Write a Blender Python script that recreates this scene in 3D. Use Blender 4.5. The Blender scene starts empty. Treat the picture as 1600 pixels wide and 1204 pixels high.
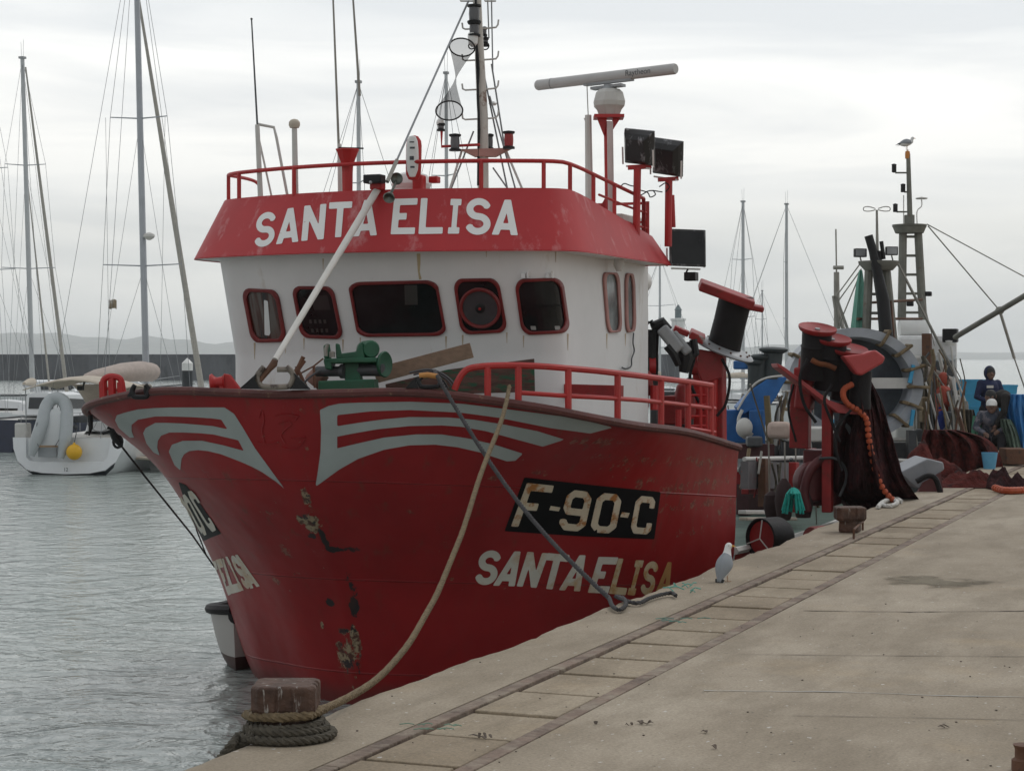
import bpy, bmesh, math, random
import numpy as np
from mathutils import Vector, Matrix, Quaternion
from mathutils.bvhtree import BVHTree

random.seed(7); np.random.seed(7)
S = bpy.context.scene
COL = S.collection
R = math.radians

# ------------------------------------------------------------------ camera
# world axes: +Y runs along the quay away from the camera, +X points inland, z = 0 is the water
TH = math.atan(1180.0/3000.0)
PITCH = math.atan(42.0/3000.0)
CAM = Vector((0, 0, 3.6))
cd = bpy.data.cameras.new("camera"); cam = bpy.data.objects.new("camera", cd); COL.objects.link(cam)
cd.sensor_width = 36; cd.lens = 3000/1600*36; cd.clip_start = 0.5; cd.clip_end = 20000
cam.location = CAM; cam.rotation_euler = (R(90)-PITCH, 0, TH)
S.camera = cam
FW = Vector((-math.sin(TH)*math.cos(PITCH), math.cos(TH)*math.cos(PITCH), -math.sin(PITCH)))
RT = Vector((math.cos(TH), math.sin(TH), 0))
UP = RT.cross(FW)

# ------------------------------------------------------------------ world, sun, exposure
w = bpy.data.worlds.new("World"); S.world = w; w.use_nodes = True
nt = w.node_tree; nt.nodes.clear()
def _n(t, **k):
    n = nt.nodes.new(t)
    for a, b in k.items(): setattr(n, a, b)
    return n
L = nt.links.new
SUN_EL, SUN_AZ = R(52), R(25)
sky = _n('ShaderNodeTexSky', sky_type='NISHITA', sun_disc=False, sun_elevation=SUN_EL, sun_rotation=SUN_AZ)
tc = _n('ShaderNodeTexCoord')
sep = _n('ShaderNodeSeparateXYZ'); L(tc.outputs['Generated'], sep.inputs[0])
mp = _n('ShaderNodeMapping'); mp.inputs['Scale'].default_value = (1.6, 1.6, 13.0); L(tc.outputs['Generated'], mp.inputs[0])
nz = _n('ShaderNodeTexNoise'); nz.inputs['Scale'].default_value = 1.9; nz.inputs['Detail'].default_value = 5; nz.inputs['Roughness'].default_value = .5
nz.inputs['Distortion'].default_value = .6
L(mp.outputs[0], nz.inputs['Vector'])
cr = _n('ShaderNodeValToRGB'); L(nz.outputs['Fac'], cr.inputs[0])
cr.color_ramp.elements[0].position = .36; cr.color_ramp.elements[0].color = (.68, .695, .705, 1)
cr.color_ramp.elements[1].position = .58; cr.color_ramp.elements[1].color = (.86, .857, .84, 1)
gr = _n('ShaderNodeValToRGB'); L(sep.outputs[2], gr.inputs[0])   # overcast sky: darker bank near the horizon, brighter overhead
e = gr.color_ramp.elements
e[0].position = 0.0; e[0].color = (1.0, 1.01, 1.0, 1)
e[1].position = 1.0; e[1].color = (.98, 1.0, 1.03, 1)
x = e.new(.066); x.color = (.97, .975, .96, 1)
x = e.new(.088); x.color = (1.13, 1.13, 1.115, 1)
x = e.new(.125); x.color = (1.27, 1.26, 1.235, 1)
x = e.new(.20); x.color = (1.17, 1.19, 1.2, 1)
x = e.new(.42); x.color = (1.0, 1.02, 1.05, 1)
mul = _n('ShaderNodeMix', data_type='RGBA', blend_type='MULTIPLY'); mul.inputs[0].default_value = 1
L(cr.outputs[0], mul.inputs[6]); L(gr.outputs[0], mul.inputs[7])
# made-up falloff: sky dimmed behind the camera to tone the light on the walls
dirn = _n('ShaderNodeVectorMath', operation='DOT_PRODUCT'); L(tc.outputs['Generated'], dirn.inputs[0]); dirn.inputs[1].default_value = (-math.sin(TH), math.cos(TH), 0)
dr = _n('ShaderNodeMapRange', interpolation_type='SMOOTHSTEP'); L(dirn.outputs['Value'], dr.inputs[0]); dr.inputs[1].default_value = -.5; dr.inputs[2].default_value = .9; dr.inputs[3].default_value = .66; dr.inputs[4].default_value = 1.0
bg1 = _n('ShaderNodeBackground'); L(dr.outputs[0], bg1.inputs[1]); L(mul.outputs[2], bg1.inputs[0])
bg2 = _n('ShaderNodeBackground'); L(sky.outputs[0], bg2.inputs[0]); bg2.inputs[1].default_value = .06
mx = _n('ShaderNodeMixShader'); mx.inputs[0].default_value = .10; L(bg1.outputs[0], mx.inputs[1]); L(bg2.outputs[0], mx.inputs[2])
wo = _n('ShaderNodeOutputWorld'); L(mx.outputs[0], wo.inputs[0])
sd = bpy.data.lights.new("sun", 'SUN'); sd.energy = .55; sd.angle = R(18); sd.color = (1, .97, .93)
so = bpy.data.objects.new("sun", sd); COL.objects.link(so)
so.rotation_euler = (R(90)-SUN_EL, 0, R(180)-SUN_AZ)   # high sun beyond the boat, veiled
S.view_settings.view_transform = 'Standard'; S.view_settings.look = 'None'
S.view_settings.gamma = 1; S.view_settings.exposure = 0.15; S.view_settings.use_curve_mapping = False

# ------------------------------------------------------------------ helpers
def ray(px, py):
    return FW + RT*((px-800)/3000.0) + UP*((602-py)/3000.0)
def at(px, py, d=None, x=None, y=None, z=None):
    """point seen at a photo pixel, at a given distance or on a given plane"""
    r = ray(px, py)
    if d is not None: return CAM + r*d
    if x is not None: return CAM + r*((x-CAM.x)/r.x)
    if y is not None: return CAM + r*((y-CAM.y)/r.y)
    return CAM + r*((z-CAM.z)/r.z)
BX, BY = -8.76, 16.2
def B(u, v, z): return Vector((BX+v, BY+u, z))
def bv(px, py, v): return at(px, py, x=BX+v)
def bu(px, py, u): return at(px, py, y=BY+u)

def catmull(P, t):
    n = len(P)-1; t = min(max(t, 0), n-1e-9); i = int(t); f = t-i
    p0 = P[i-1] if i > 0 else [2*a-b for a, b in zip(P[0], P[1])]
    p1, p2 = P[i], P[i+1]
    p3 = P[i+2] if i+2 <= n else [2*a-b for a, b in zip(P[n], P[n-1])]
    return [.5*(2*b+(c-a)*f+(2*a-5*b+4*c-d)*f*f+(-a+3*b-3*c+d)*f**3) for a, b, c, d in zip(p0, p1, p2, p3)]
def smooth(P, k=8):
    P = [list(p) for p in P]; n = len(P)-1
    return [Vector(catmull(P, i/k)) for i in range(n*k+1)]

def shade(me, smooth_on, ang=35):
    for p in me.polygons: p.use_smooth = smooth_on
    if smooth_on:
        try: me.set_sharp_from_angle(angle=R(ang))
        except Exception: pass

class MB:
    def __init__(s): s.v = []; s.f = []
    def add(s, vs, fs):
        o = len(s.v); s.v += [Vector(p) for p in vs]; s.f += [tuple(i+o for i in q) for q in fs]; return s
    def box(s, c, size, rz=0, M=None):
        hx, hy, hz = size[0]/2, size[1]/2, size[2]/2
        m = M if M is not None else Matrix.Rotation(rz, 3, 'Z')
        vs = [Vector(c)+m@Vector((a*hx, b*hy, d*hz)) for a in (-1, 1) for b in (-1, 1) for d in (-1, 1)]
        return s.add(vs, [(0,1,3,2), (4,6,7,5), (0,4,5,1), (2,3,7,6), (0,2,6,4), (1,5,7,3)])
    def bar(s, p0, p1, w, h, up=(0,0,1)):
        p0, p1 = Vector(p0), Vector(p1); d = (p1-p0).normalized(); up = Vector(up)
        if abs(d.dot(up)) > .99: up = Vector((0,1,0))
        a = d.cross(up).normalized(); b = a.cross(d)
        vs = [p+a*(i*w/2)+b*(j*h/2) for p in (p0, p1) for i, j in ((-1,-1),(1,-1),(1,1),(-1,1))]
        return s.add(vs, [(3,2,1,0), (4,5,6,7)]+[(i, (i+1)%4, 4+(i+1)%4, 4+i) for i in range(4)])
    def tube(s, P, r, n=8, caps=True, closed=False, flat=1.0):
        P = [Vector(p) for p in P]; m = len(P)
        rr = r if isinstance(r, (list, tuple)) else [r]*m
        if len(rr) != m: rr = [rr[0]+(rr[-1]-rr[0])*i/(m-1) for i in range(m)]
        vs = []; pa = None
        for i in range(m):
            if closed: d = P[(i+1)%m]-P[i-1]
            else: d = P[min(i+1, m-1)]-P[max(i-1, 0)]
            if d.length < 1e-9: d = Vector((0,0,1))
            d.normalize()
            if pa is None:
                up = Vector((0,0,1)) if abs(d.z) < .9 else Vector((0,1,0))
                a = d.cross(up).normalized()
            else:
                a = pa-d*pa.dot(d); a.normalize()
            pa = a; b = d.cross(a)
            vs += [P[i]+(a*math.cos(2*math.pi*k/n)+b*(flat*math.sin(2*math.pi*k/n)))*rr[i] for k in range(n)]
        fs = []
        for i in range(m if closed else m-1):
            j = (i+1) % m
            fs += [(i*n+k, i*n+(k+1)%n, j*n+(k+1)%n, j*n+k) for k in range(n)]
        if caps and not closed: fs += [tuple(range(n))[::-1], tuple((m-1)*n+k for k in range(n))]
        return s.add(vs, fs)
    def lathe(s, prof, c, axis=(0,0,1), n=24, caps=True, sx=1, sy=1, up=None):
        ax = Vector(axis).normalized(); u0 = Vector(up) if up is not None else (Vector((1,0,0)) if abs(ax.x) < .9 else Vector((0,1,0)))
        a = (u0-ax*u0.dot(ax)).normalized(); b = ax.cross(a); c = Vector(c); vs = []
        for r, z in prof:
            vs += [c+ax*z+a*(r*sx*math.cos(2*math.pi*k/n))+b*(r*sy*math.sin(2*math.pi*k/n)) for k in range(n)]
        m = len(prof)
        fs = [(i*n+k, i*n+(k+1)%n, (i+1)*n+(k+1)%n, (i+1)*n+k) for i in range(m-1) for k in range(n)]
        if caps: fs += [tuple(range(n))[::-1], tuple((m-1)*n+k for k in range(n))]
        return s.add(vs, fs)
    def ball(s, c, r, n=16, m=10, sz=1, sx=1, sy=1):
        return s.lathe([(r*math.sin(math.pi*i/m)+1e-4, -r*sz*math.cos(math.pi*i/m)) for i in range(m+1)], c, n=n, sx=sx, sy=sy)
    def prism(s, poly, off):
        """closed solid: polygon of 3D points pushed by the vector off"""
        off = Vector(off); n = len(poly); P = [Vector(p) for p in poly]
        return s.add(P+[p+off for p in P], [tuple(range(n))[::-1], tuple(range(n, 2*n))]+[(i, (i+1)%n, n+(i+1)%n, n+i) for i in range(n)])
    def grid(s, rows, close=False):
        m = len(rows[0]); vs = [p for r in rows for p in r]; fs = []
        for i in range(len(rows)-1):
            for k in range(m if close else m-1):
                fs.append((i*m+k, i*m+(k+1)%m, (i+1)*m+(k+1)%m, (i+1)*m+k))
        return s.add(vs, fs)
    def build(s, name, mat, parent=None, label=None, smooth=True, bevel=0, ang=35, solid=0, origin=None, uv=None):
        me = bpy.data.meshes.new(name)
        loc = Vector(parent['_loc']) if parent is not None and '_loc' in parent else (Vector(origin) if origin is not None else Vector((0,0,0)))
        me.from_pydata([tuple(p-loc) for p in s.v], [], s.f); me.update()
        bm = bmesh.new(); bm.from_mesh(me); bmesh.ops.recalc_face_normals(bm, faces=bm.faces); bm.to_mesh(me); bm.free()
        shade(me, smooth, ang)
        o = bpy.data.objects.new(name, me); COL.objects.link(o)
        for m_ in (mat if isinstance(mat, (list, tuple)) else [mat]): me.materials.append(m_)
        if parent is not None: o.parent = parent; o['_loc'] = tuple(loc)
        else: o.location = loc; o['_loc'] = tuple(loc)
        if label: o['label'] = label
        if bevel:
            b = o.modifiers.new('bevel', 'BEVEL'); b.width = bevel; b.segments = 2; b.limit_method = 'ANGLE'; b.angle_limit = R(40)
        if solid:
            b = o.modifiers.new('solid', 'SOLIDIFY'); b.thickness = solid; b.offset = 1
        return o

def each(mb, name, mat, parent=None, label=None, **k):
    """one object per connected piece"""
    n = len(mb.v); p = list(range(n))
    def find(a):
        while p[a] != a: p[a] = p[p[a]]; a = p[a]
        return a
    for f in mb.f:
        for i in f[1:]: p[find(i)] = find(f[0])
    groups = {}
    for f in mb.f: groups.setdefault(find(f[0]), []).append(f)
    out = []
    for fs in groups.values():
        idx = sorted({i for f in fs for i in f}); mp = {a: b for b, a in enumerate(idx)}
        m = MB(); m.v = [mb.v[i] for i in idx]; m.f = [tuple(mp[i] for i in f) for f in fs]
        out.append(m.build(name, mat, parent, label, **k))
    return out
def tag(o, label=None, cat=None, group=None, kind=None):
    if label: o['label'] = label
    if cat: o['category'] = cat
    if group: o['group'] = group
    if kind: o['kind'] = kind
    return o
def empty(name, loc, label, cat, group=None):
    o = bpy.data.objects.new(name, None); COL.objects.link(o); o.location = Vector(loc); o['_loc'] = tuple(loc)
    o.empty_display_size = .2
    return tag(o, label, cat, group)
def kids(o): return [c for c in list(COL.objects) if c.parent == o]
def copy_tree(o, parent=None):
    c = o.copy(); COL.objects.link(c)
    if parent: c.parent = parent
    for k in kids(o): copy_tree(k, c)
    return c

# ------------------------------------------------------------------ materials
def mat(name, col, rough=.6, metal=0, var=.15, vscale=3, bump=0, bscale=20, col2=None, f2=.5, w2=.12, s2=2.0, stretch=(1,1,1), spec=.5, coat=0, stretch2=None):
    m = bpy.data.materials.new(name); m.use_nodes = True; t = m.node_tree; b = t.nodes['Principled BSDF']
    g = t.nodes.new('ShaderNodeNewGeometry')
    mpn = t.nodes.new('ShaderNodeMapping'); mpn.inputs['Scale'].default_value = stretch; t.links.new(g.outputs['Position'], mpn.inputs[0])
    n = t.nodes.new('ShaderNodeTexNoise'); n.inputs['Scale'].default_value = vscale; n.inputs['Detail'].default_value = 6; n.inputs['Roughness'].default_value = .65
    t.links.new(mpn.outputs[0], n.inputs['Vector'])
    r = t.nodes.new('ShaderNodeValToRGB'); t.links.new(n.outputs['Fac'], r.inputs[0])
    r.color_ramp.elements[0].position = .3; r.color_ramp.elements[1].position = .7
    c = Vector(col[:3]); lo = c*(1-var); hi = c*(1+var)
    r.color_ramp.elements[0].color = (*lo, 1); r.color_ramp.elements[1].color = (*[min(1, x) for x in hi], 1)
    out = r.outputs[0]
    if col2:
        mp2 = t.nodes.new('ShaderNodeMapping'); mp2.inputs['Scale'].default_value = stretch2 or stretch; mp2.inputs['Location'].default_value = (3.1, 7.7, 1.3)
        t.links.new(g.outputs['Position'], mp2.inputs[0])
        n2 = t.nodes.new('ShaderNodeTexNoise'); n2.inputs['Scale'].default_value = s2; n2.inputs['Detail'].default_value = 8; n2.inputs['Roughness'].default_value = .7
        t.links.new(mp2.outputs[0], n2.inputs['Vector'])
        r2 = t.nodes.new('ShaderNodeValToRGB'); t.links.new(n2.outputs['Fac'], r2.inputs[0])
        r2.color_ramp.elements[0].position = f2; r2.color_ramp.elements[1].position = min(1, f2+w2)
        x = t.nodes.new('ShaderNodeMix'); x.data_type = 'RGBA'; t.links.new(r2.outputs[0], x.inputs[0])
        t.links.new(out, x.inputs[6]); x.inputs[7].default_value = (*col2, 1); out = x.outputs[2]
    t.links.new(out, b.inputs['Base Color'])
    b.inputs['Roughness'].default_value = rough; b.inputs['Metallic'].default_value = metal
    b.inputs['Specular IOR Level'].default_value = spec
    if coat: b.inputs['Coat Weight'].default_value = coat; b.inputs['Coat Roughness'].default_value = .25
    if bump:
        nb = t.nodes.new('ShaderNodeTexNoise'); nb.inputs['Scale'].default_value = bscale; nb.inputs['Detail'].default_value = 4
        t.links.new(mpn.outputs[0], nb.inputs['Vector'])
        bp = t.nodes.new('ShaderNodeBump'); bp.inputs['Strength'].default_value = bump; bp.inputs['Distance'].default_value = .02
        t.links.new(nb.outputs['Fac'], bp.inputs['Height']); t.links.new(bp.outputs[0], b.inputs['Normal'])
    return m

RUST = (.10, .035, .015)
M = {}
M['red'] = mat('red paint', (.42, .014, .014), .45, var=.2, col2=(.14,.03,.02), f2=.66, w2=.06, s2=5)
M['redworn'] = mat('worn red paint', (.27, .014, .014), .55, var=.3, col2=RUST, f2=.58, w2=.1, s2=9, bump=.2)
M['capred'] = mat('rusty cap rail', (.09, .022, .018), .6, var=.35, col2=(.22,.12,.07), f2=.6, w2=.08, s2=11, bump=.3)
M['white'] = mat('white paint', (.74, .74, .735), .5, var=.05, vscale=1.5, col2=(.52,.47,.40), f2=.60, w2=.16, s2=2.2, stretch2=(1,1,.25))
M['white2'] = mat('plain white', (.74, .74, .72), .45, var=.05)
M['offwhite'] = mat('off white', (.55, .54, .51), .55, var=.1)
M['black'] = mat('black metal', (.013, .013, .014), .5, var=.4, col2=(.08,.08,.08), f2=.62, w2=.1, s2=4, spec=.3)
M['rubber'] = mat('black rubber', (.010, .009, .010), .6, var=.4, bump=.2, spec=.22)
M['grey'] = mat('grey metal', (.30, .31, .32), .45, metal=.3, var=.15)
M['dgrey'] = mat('dark grey metal', (.07, .075, .08), .5, metal=.2, var=.3)
M['galv'] = mat('galvanised steel', (.28, .27, .24), .5, metal=.4, var=.2, col2=(.16,.08,.04), f2=.62, w2=.1, s2=6)
M['rustpaint'] = mat('rusty steel', (.12, .055, .03), .75, var=.4, bump=.4, col2=(.05,.035,.03), f2=.55, w2=.15, s2=12)
M['green'] = mat('green machine paint', (.008, .085, .04), .5, var=.3, col2=(.03,.04,.03), f2=.6, w2=.1, s2=9)
M['wood'] = mat('bare plank', (.22, .15, .10), .75, var=.2, vscale=4, stretch=(1,6,6))
M['deck'] = mat('deck paint', (.045, .085, .065), .7, var=.3)
M['rope'] = mat('tan rope', (.17, .125, .07), .85, var=.35, vscale=25)
M['ropedark'] = mat('dark rope', (.045, .043, .045), .85, var=.4, vscale=20)
M['ropegrey'] = mat('grey brown rope', (.075, .065, .048), .9, var=.4, vscale=25)
M['alu'] = mat('mast aluminium', (.38, .40, .43), .4, metal=.3, var=.08)
M['wire'] = mat('rigging wire', (.25, .26, .27), .4, metal=.5, var=.1)
M['blue'] = mat('blue paint', (.012, .11, .33), .5, var=.25)
M['crate'] = mat('cyan blue plastic', (.04, .32, .55), .5, var=.15)
M['navy'] = mat('navy hull', (.012, .018, .045), .3, var=.2)
M['cream'] = mat('cream canvas', (.50, .44, .36), .8, var=.1)
M['yellow'] = mat('yellow float', (.75, .42, .01), .4, var=.06)
M['orange'] = mat('orange floats', (.40, .07, .02), .6, var=.3)
M['teal'] = mat('teal netting', (.01, .30, .25), .8, var=.3, vscale=30)
M['net'] = mat('maroon net', (.026, .009, .010), .9, var=.5, vscale=14, bump=1.0, bscale=60, spec=.1, col2=(.07,.018,.018), f2=.52, s2=4)
M['netred'] = mat('red brown net', (.085, .018, .015), .9, var=.5, vscale=10, bump=1.0, bscale=40, spec=.1, col2=(.02,.010,.010), f2=.5, s2=3)
M['hypalon'] = mat('grey inflatable', (.42, .45, .46), .5, var=.05)
def glass(name, col=(.012,.013,.014), rough=.08):
    return mat(name, col, rough, var=.5, vscale=3, spec=.3)
M['glass'] = glass('dark cabin glass'); M['glass2'] = glass('pale side glass', (.20,.22,.22), .15)

# painted letter / stripe coats that carry their own rust
M['lettersW'] = mat('white lettering', (.78, .78, .76), .5, var=.04, col2=(.35,.2,.16), f2=.68, w2=.08, s2=7)
M['lettersR'] = mat('rust stained lettering', (.60, .51, .38), .6, var=.12, col2=(.38,.15,.035), f2=.50, w2=.1, s2=6)
M['lettersH'] = mat('hull name lettering', (.60, .57, .50), .6, var=.1, col2=(.48,.27,.10), f2=.50, w2=.16, s2=1.6)
M['stripe'] = mat('pale grey stripe paint', (.33, .36, .35), .55, var=.1, vscale=2, col2=(.20,.11,.05), f2=.68, w2=.05, s2=8)
M['plate'] = mat('black number plate paint', (.005, .005, .006), .55, var=.4, spec=.12)
# ================================================================== SETTING
def water_mat():
    m = bpy.data.materials.new('harbour water'); m.use_nodes = True; t = m.node_tree; b = t.nodes['Principled BSDF']
    b.inputs['Base Color'].default_value = (.31, .355, .335, 1); b.inputs['Roughness'].default_value = .10; b.inputs['IOR'].default_value = 1.33
    g = t.nodes.new('ShaderNodeNewGeometry')
    def noise(scale, st, det=4, dist=0):
        mp = t.nodes.new('ShaderNodeMapping'); mp.inputs['Scale'].default_value = st; mp.inputs['Rotation'].default_value = (0, 0, -TH)
        t.links.new(g.outputs['Position'], mp.inputs[0])
        n = t.nodes.new('ShaderNodeTexNoise'); n.inputs['Scale'].default_value = scale; n.inputs['Detail'].default_value = det; n.inputs['Distortion'].default_value = dist
        t.links.new(mp.outputs[0], n.inputs['Vector']); return n
    a = noise(1.15, (.8, .75, 1), 4, 1.2); c = noise(4.2, (.8, .9, 1), 4, .6); d = noise(.12, (.4, 1, 1), 3)
    r = t.nodes.new('ShaderNodeMapRange'); t.links.new(d.outputs['Fac'], r.inputs[0]); r.inputs[1].default_value = .35; r.inputs[2].default_value = .65; r.inputs[3].default_value = .45; r.inputs[4].default_value = .85
    ad = t.nodes.new('ShaderNodeMath'); ad.operation = 'MULTIPLY_ADD'; t.links.new(c.outputs['Fac'], ad.inputs[0]); ad.inputs[1].default_value = .38; t.links.new(a.outputs['Fac'], ad.inputs[2])
    bp = t.nodes.new('ShaderNodeBump'); bp.inputs['Distance'].default_value = .20; t.links.new(ad.outputs[0], bp.inputs['Height']); t.links.new(r.outputs[0], bp.inputs['Strength'])
    t.links.new(bp.outputs[0], b.inputs['Normal'])
    return m
wm = MB(); wm.add([(-6500,-70,0),(6500,-70,0),(6500,8500,0),(-6500,8500,0)], [(0,1,2,3)])
tag(wm.build('water', water_mat(), smooth=False), kind='structure')

QX, QZ = -4.72, 1.7
def quay_mat(name, tint=(1,1,1)):
    m = bpy.data.materials.new(name); m.use_nodes = True; t = m.node_tree; b = t.nodes['Principled BSDF']
    g = t.nodes.new('ShaderNodeNewGeometry'); b.inputs['Roughness'].default_value = .85
    def noise(scale, st=(1,1,1), det=8, rough=.65, loc=(0,0,0)):
        mp = t.nodes.new('ShaderNodeMapping'); mp.inputs['Scale'].default_value = st; mp.inputs['Location'].default_value = loc
        t.links.new(g.outputs['Position'], mp.inputs[0])
        n = t.nodes.new('ShaderNodeTexNoise'); n.inputs['Scale'].default_value = scale; n.inputs['Detail'].default_value = det; n.inputs['Roughness'].default_value = rough
        t.links.new(mp.outputs[0], n.inputs['Vector']); return n.outputs['Fac']
    def ramp(fac, stops):
        r = t.nodes.new('ShaderNodeValToRGB'); t.links.new(fac, r.inputs[0])
        while len(r.color_ramp.elements) < len(stops): r.color_ramp.elements.new(.5)
        for e, (p, c) in zip(r.color_ramp.elements, stops): e.position = p; e.color = (*c, 1)
        return r.outputs[0]
    def mix(fac, A, Bc, k=None):
        x = t.nodes.new('ShaderNodeMix'); x.data_type = 'RGBA'; t.links.new(fac, x.inputs[0]); t.links.new(A, x.inputs[6])
        if isinstance(Bc, tuple): x.inputs[7].default_value = (*Bc, 1)
        else: t.links.new(Bc, x.inputs[7])
        return x.outputs[2]
    T = lambda c: tuple(a*b_*k_ for a, b_, k_ in zip(c, tint, (1.06,1.03,.97)))
    base = ramp(noise(.55), [(.3, T((.25,.21,.158))), (.5, T((.33,.282,.222))), (.7, T((.40,.35,.285)))])
    grit = ramp(noise(30, det=3), [(.3, (0,0,0)), (.75, (1,1,1))])
    o = mix(ramp(noise(2.2, (1.6,.5,1), loc=(5,2,0)), [(.44,(0,0,0)), (.64,(.58,.58,.58))]), base, T((.20,.165,.12)))      # dark stains
    o = mix(ramp(noise(1.0, (1,1,1), loc=(9,9,0)), [(.58,(0,0,0)), (.74,(.32,.32,.32))]), o, T((.42,.32,.20)))          # ochre blooms
    o = mix(ramp(noise(17, (1.2,1,1), det=2, loc=(1,4,0)), [(.70,(0,0,0)), (.735,(.9,.9,.9))]), o, (.60,.58,.54))        # droppings
    o = mix(ramp(noise(26, (1,1,1), det=2, loc=(8,1,0)), [(.71,(0,0,0)), (.74,(.8,.8,.8))]), o, (.07,.06,.05))           # grit specks
    x = t.nodes.new('ShaderNodeMix'); x.data_type = 'RGBA'; x.blend_type = 'MULTIPLY'; x.inputs[0].default_value = .6
    t.links.new(o, x.inputs[6]); t.links.new(ramp(noise(60, det=2), [(.3,(.6,.6,.6)), (.7,(1.2,1.2,1.2))]), x.inputs[7]); o = x.outputs[2]
    # a slanting skin of faint joints across the slab
    t.links.new(o, b.inputs['Base Color'])
    bp = t.nodes.new('ShaderNodeBump'); bp.inputs['Strength'].default_value = .5; bp.inputs['Distance'].default_value = .012
    t.links.new(noise(14, det=8), bp.inputs['Height']); t.links.new(bp.outputs[0], b.inputs['Normal'])
    return m
MQ = quay_mat('quay concrete'); MQ2 = quay_mat('slab concrete', (.98,.96,.92)); MQ3 = quay_mat('coping concrete', (1.06,1.03,1.0))
M['gap'] = mat('dirt filled joint', (.12,.10,.08), .95, var=.4)
M['lime'] = mat('pale lime streak', (.42,.41,.38), .9, var=.2, vscale=6)
# quay: the deck is a sheet with a rounded, chipped coping edge towards the water
q = MB(); ys = []
yy = -20.0
while yy < 60: ys.append(yy); yy += .12 if 5 < yy < 30 else .6
ys += [80, 140]
TR0, TR1 = -4.11, -3.39          # trench for the cable covers
rows = []
rnd = random.Random(3)
def wob(y): return .02*math.sin(y*1.7)+.015*math.sin(y*4.3+1)+rnd.uniform(-.008, .008)
for y in ys:
    k = wob(y)
    chip = .05 if rnd.random() < .06 else 0
    rows.append([Vector((QX-.02+k, y, -3)), Vector((QX-.02+k, y, QZ-.10)), Vector((QX+k+.01+chip, y, QZ-.035-chip*.3)), Vector((QX+k+.055+chip, y, QZ-.004)), Vector((QX+.13+chip, y, QZ)), Vector((TR0, y, QZ)), Vector((TR0, y, QZ-.06)), Vector((TR1, y, QZ-.06)), Vector((TR1, y, QZ)), Vector((120, y, QZ))])
q.grid(rows)
qo = q.build('quay', MQ, smooth=True, ang=40); tag(qo, kind='structure')
# rusty steel edge strips of the cable duct
for i, (x0, lab) in enumerate(((TR0+.055, 'rusty steel duct edging nearest the water, set flush in the quay'), (TR1-.055, 'rusty steel duct edging on the inland side of the cover slabs'))):
    r_ = MB(); yy = 2.0
    r2 = random.Random(i)
    while yy < 56:
        l = 3.0; r_.box((x0+r2.uniform(-.006,.006), yy+l/2, QZ-.029), (.088, l-.012, .062), rz=r2.uniform(-.002,.002)); yy += l
    ro = r_.build('duct_edging', mat('rusted rail %d' % i, (.17,.12,.09), .8, var=.45, vscale=5, bump=.6, bscale=30, col2=(.30,.25,.19), f2=.46, w2=.2, s2=3.5), smooth=False, bevel=.006, origin=(x0, 2, QZ-.06)); tag(ro, lab, 'edging', 'duct edgings in the quay')
# cover slabs between the strips
cs = MB(); cs2 = MB(); yy = 2.1; k = 0; rr = random.Random(11)
while yy < 55:
    l = .68; t_ = cs if rr.random() < .7 else cs2
    g1, g2 = rr.uniform(.015,.035), rr.uniform(.015,.045)
    t_.box(((TR0+TR1)/2+rr.uniform(-.01,.01), yy+l/2, QZ-.034+rr.uniform(-.006,.004)), (TR1-TR0-.235, l-g1-g2, .055), rz=rr.uniform(-.012,.012)); yy += l; k += 1
o1 = cs.build('duct_cover_slabs', MQ2, smooth=False, bevel=.008, origin=(-3.75,2,QZ-.06)); tag(o1, kind='structure')
o2 = cs2.build('duct_cover_slabs', quay_mat('older slab concrete', (.84,.80,.74)), smooth=False, bevel=.008, origin=(-3.75,2,QZ-.06)); tag(o2, kind='structure')
# slab joints across the quay, following the photo (slightly skewed) : shallow dirt strips, 4 mm proud sheets with ragged edges
def strip(pts, wd, z, mt, name='joint', seed=0):
    rg = random.Random(seed); b_ = MB(); L_ = []; R_ = []
    P = []
    for a, c in zip(pts[:-1], pts[1:]):
        n = max(2, int((Vector(c)-Vector(a)).length/.08))
        P += [Vector(a).lerp(Vector(c), i/n) for i in range(n)]
    P.append(Vector(pts[-1])); rows = []
    for i, p in enumerate(P):
        d = (P[min(i+1,len(P)-1)]-P[max(i-1,0)]).normalized(); nrm = Vector((-d.y, d.x, 0))
        wv = wd*rg.uniform(.35, 1.2)*(.5+.5*math.sin(i*.37+seed)**2)
        p = p+nrm*rg.uniform(-.3,.3)*wd
        rows.append([Vector((p.x, p.y, z))-nrm*wv/2, Vector((p.x, p.y, z))+nrm*wv/2])
    b_.grid(rows); o = b_.build(name, mt, smooth=False, origin=(pts[0][0], pts[0][1], z)); tag(o, kind='structure'); return o
def qz(px, py): 
    p = at(px, py, z=QZ); return (p.x, p.y, 0)
strip([qz(1255,954), qz(1420,956), qz(1640,954)], .030, QZ+.004, M['gap'], 'quay_joint', 1)
strip([qz(1100,1079), qz(1320,1081), qz(1480,1087), qz(1640,1090)], .022, QZ+.004, M['lime'], 'lime_streak', 2)
strip([qz(1150,1022), qz(1330,1024), qz(1640,1026)], .012, QZ+.004, M['gap'], 'quay_joint', 3)
strip([qz(1240,1118), qz(1420,1121), qz(1640,1126)], .010, QZ+.004, M['gap'], 'quay_joint', 4)
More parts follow.
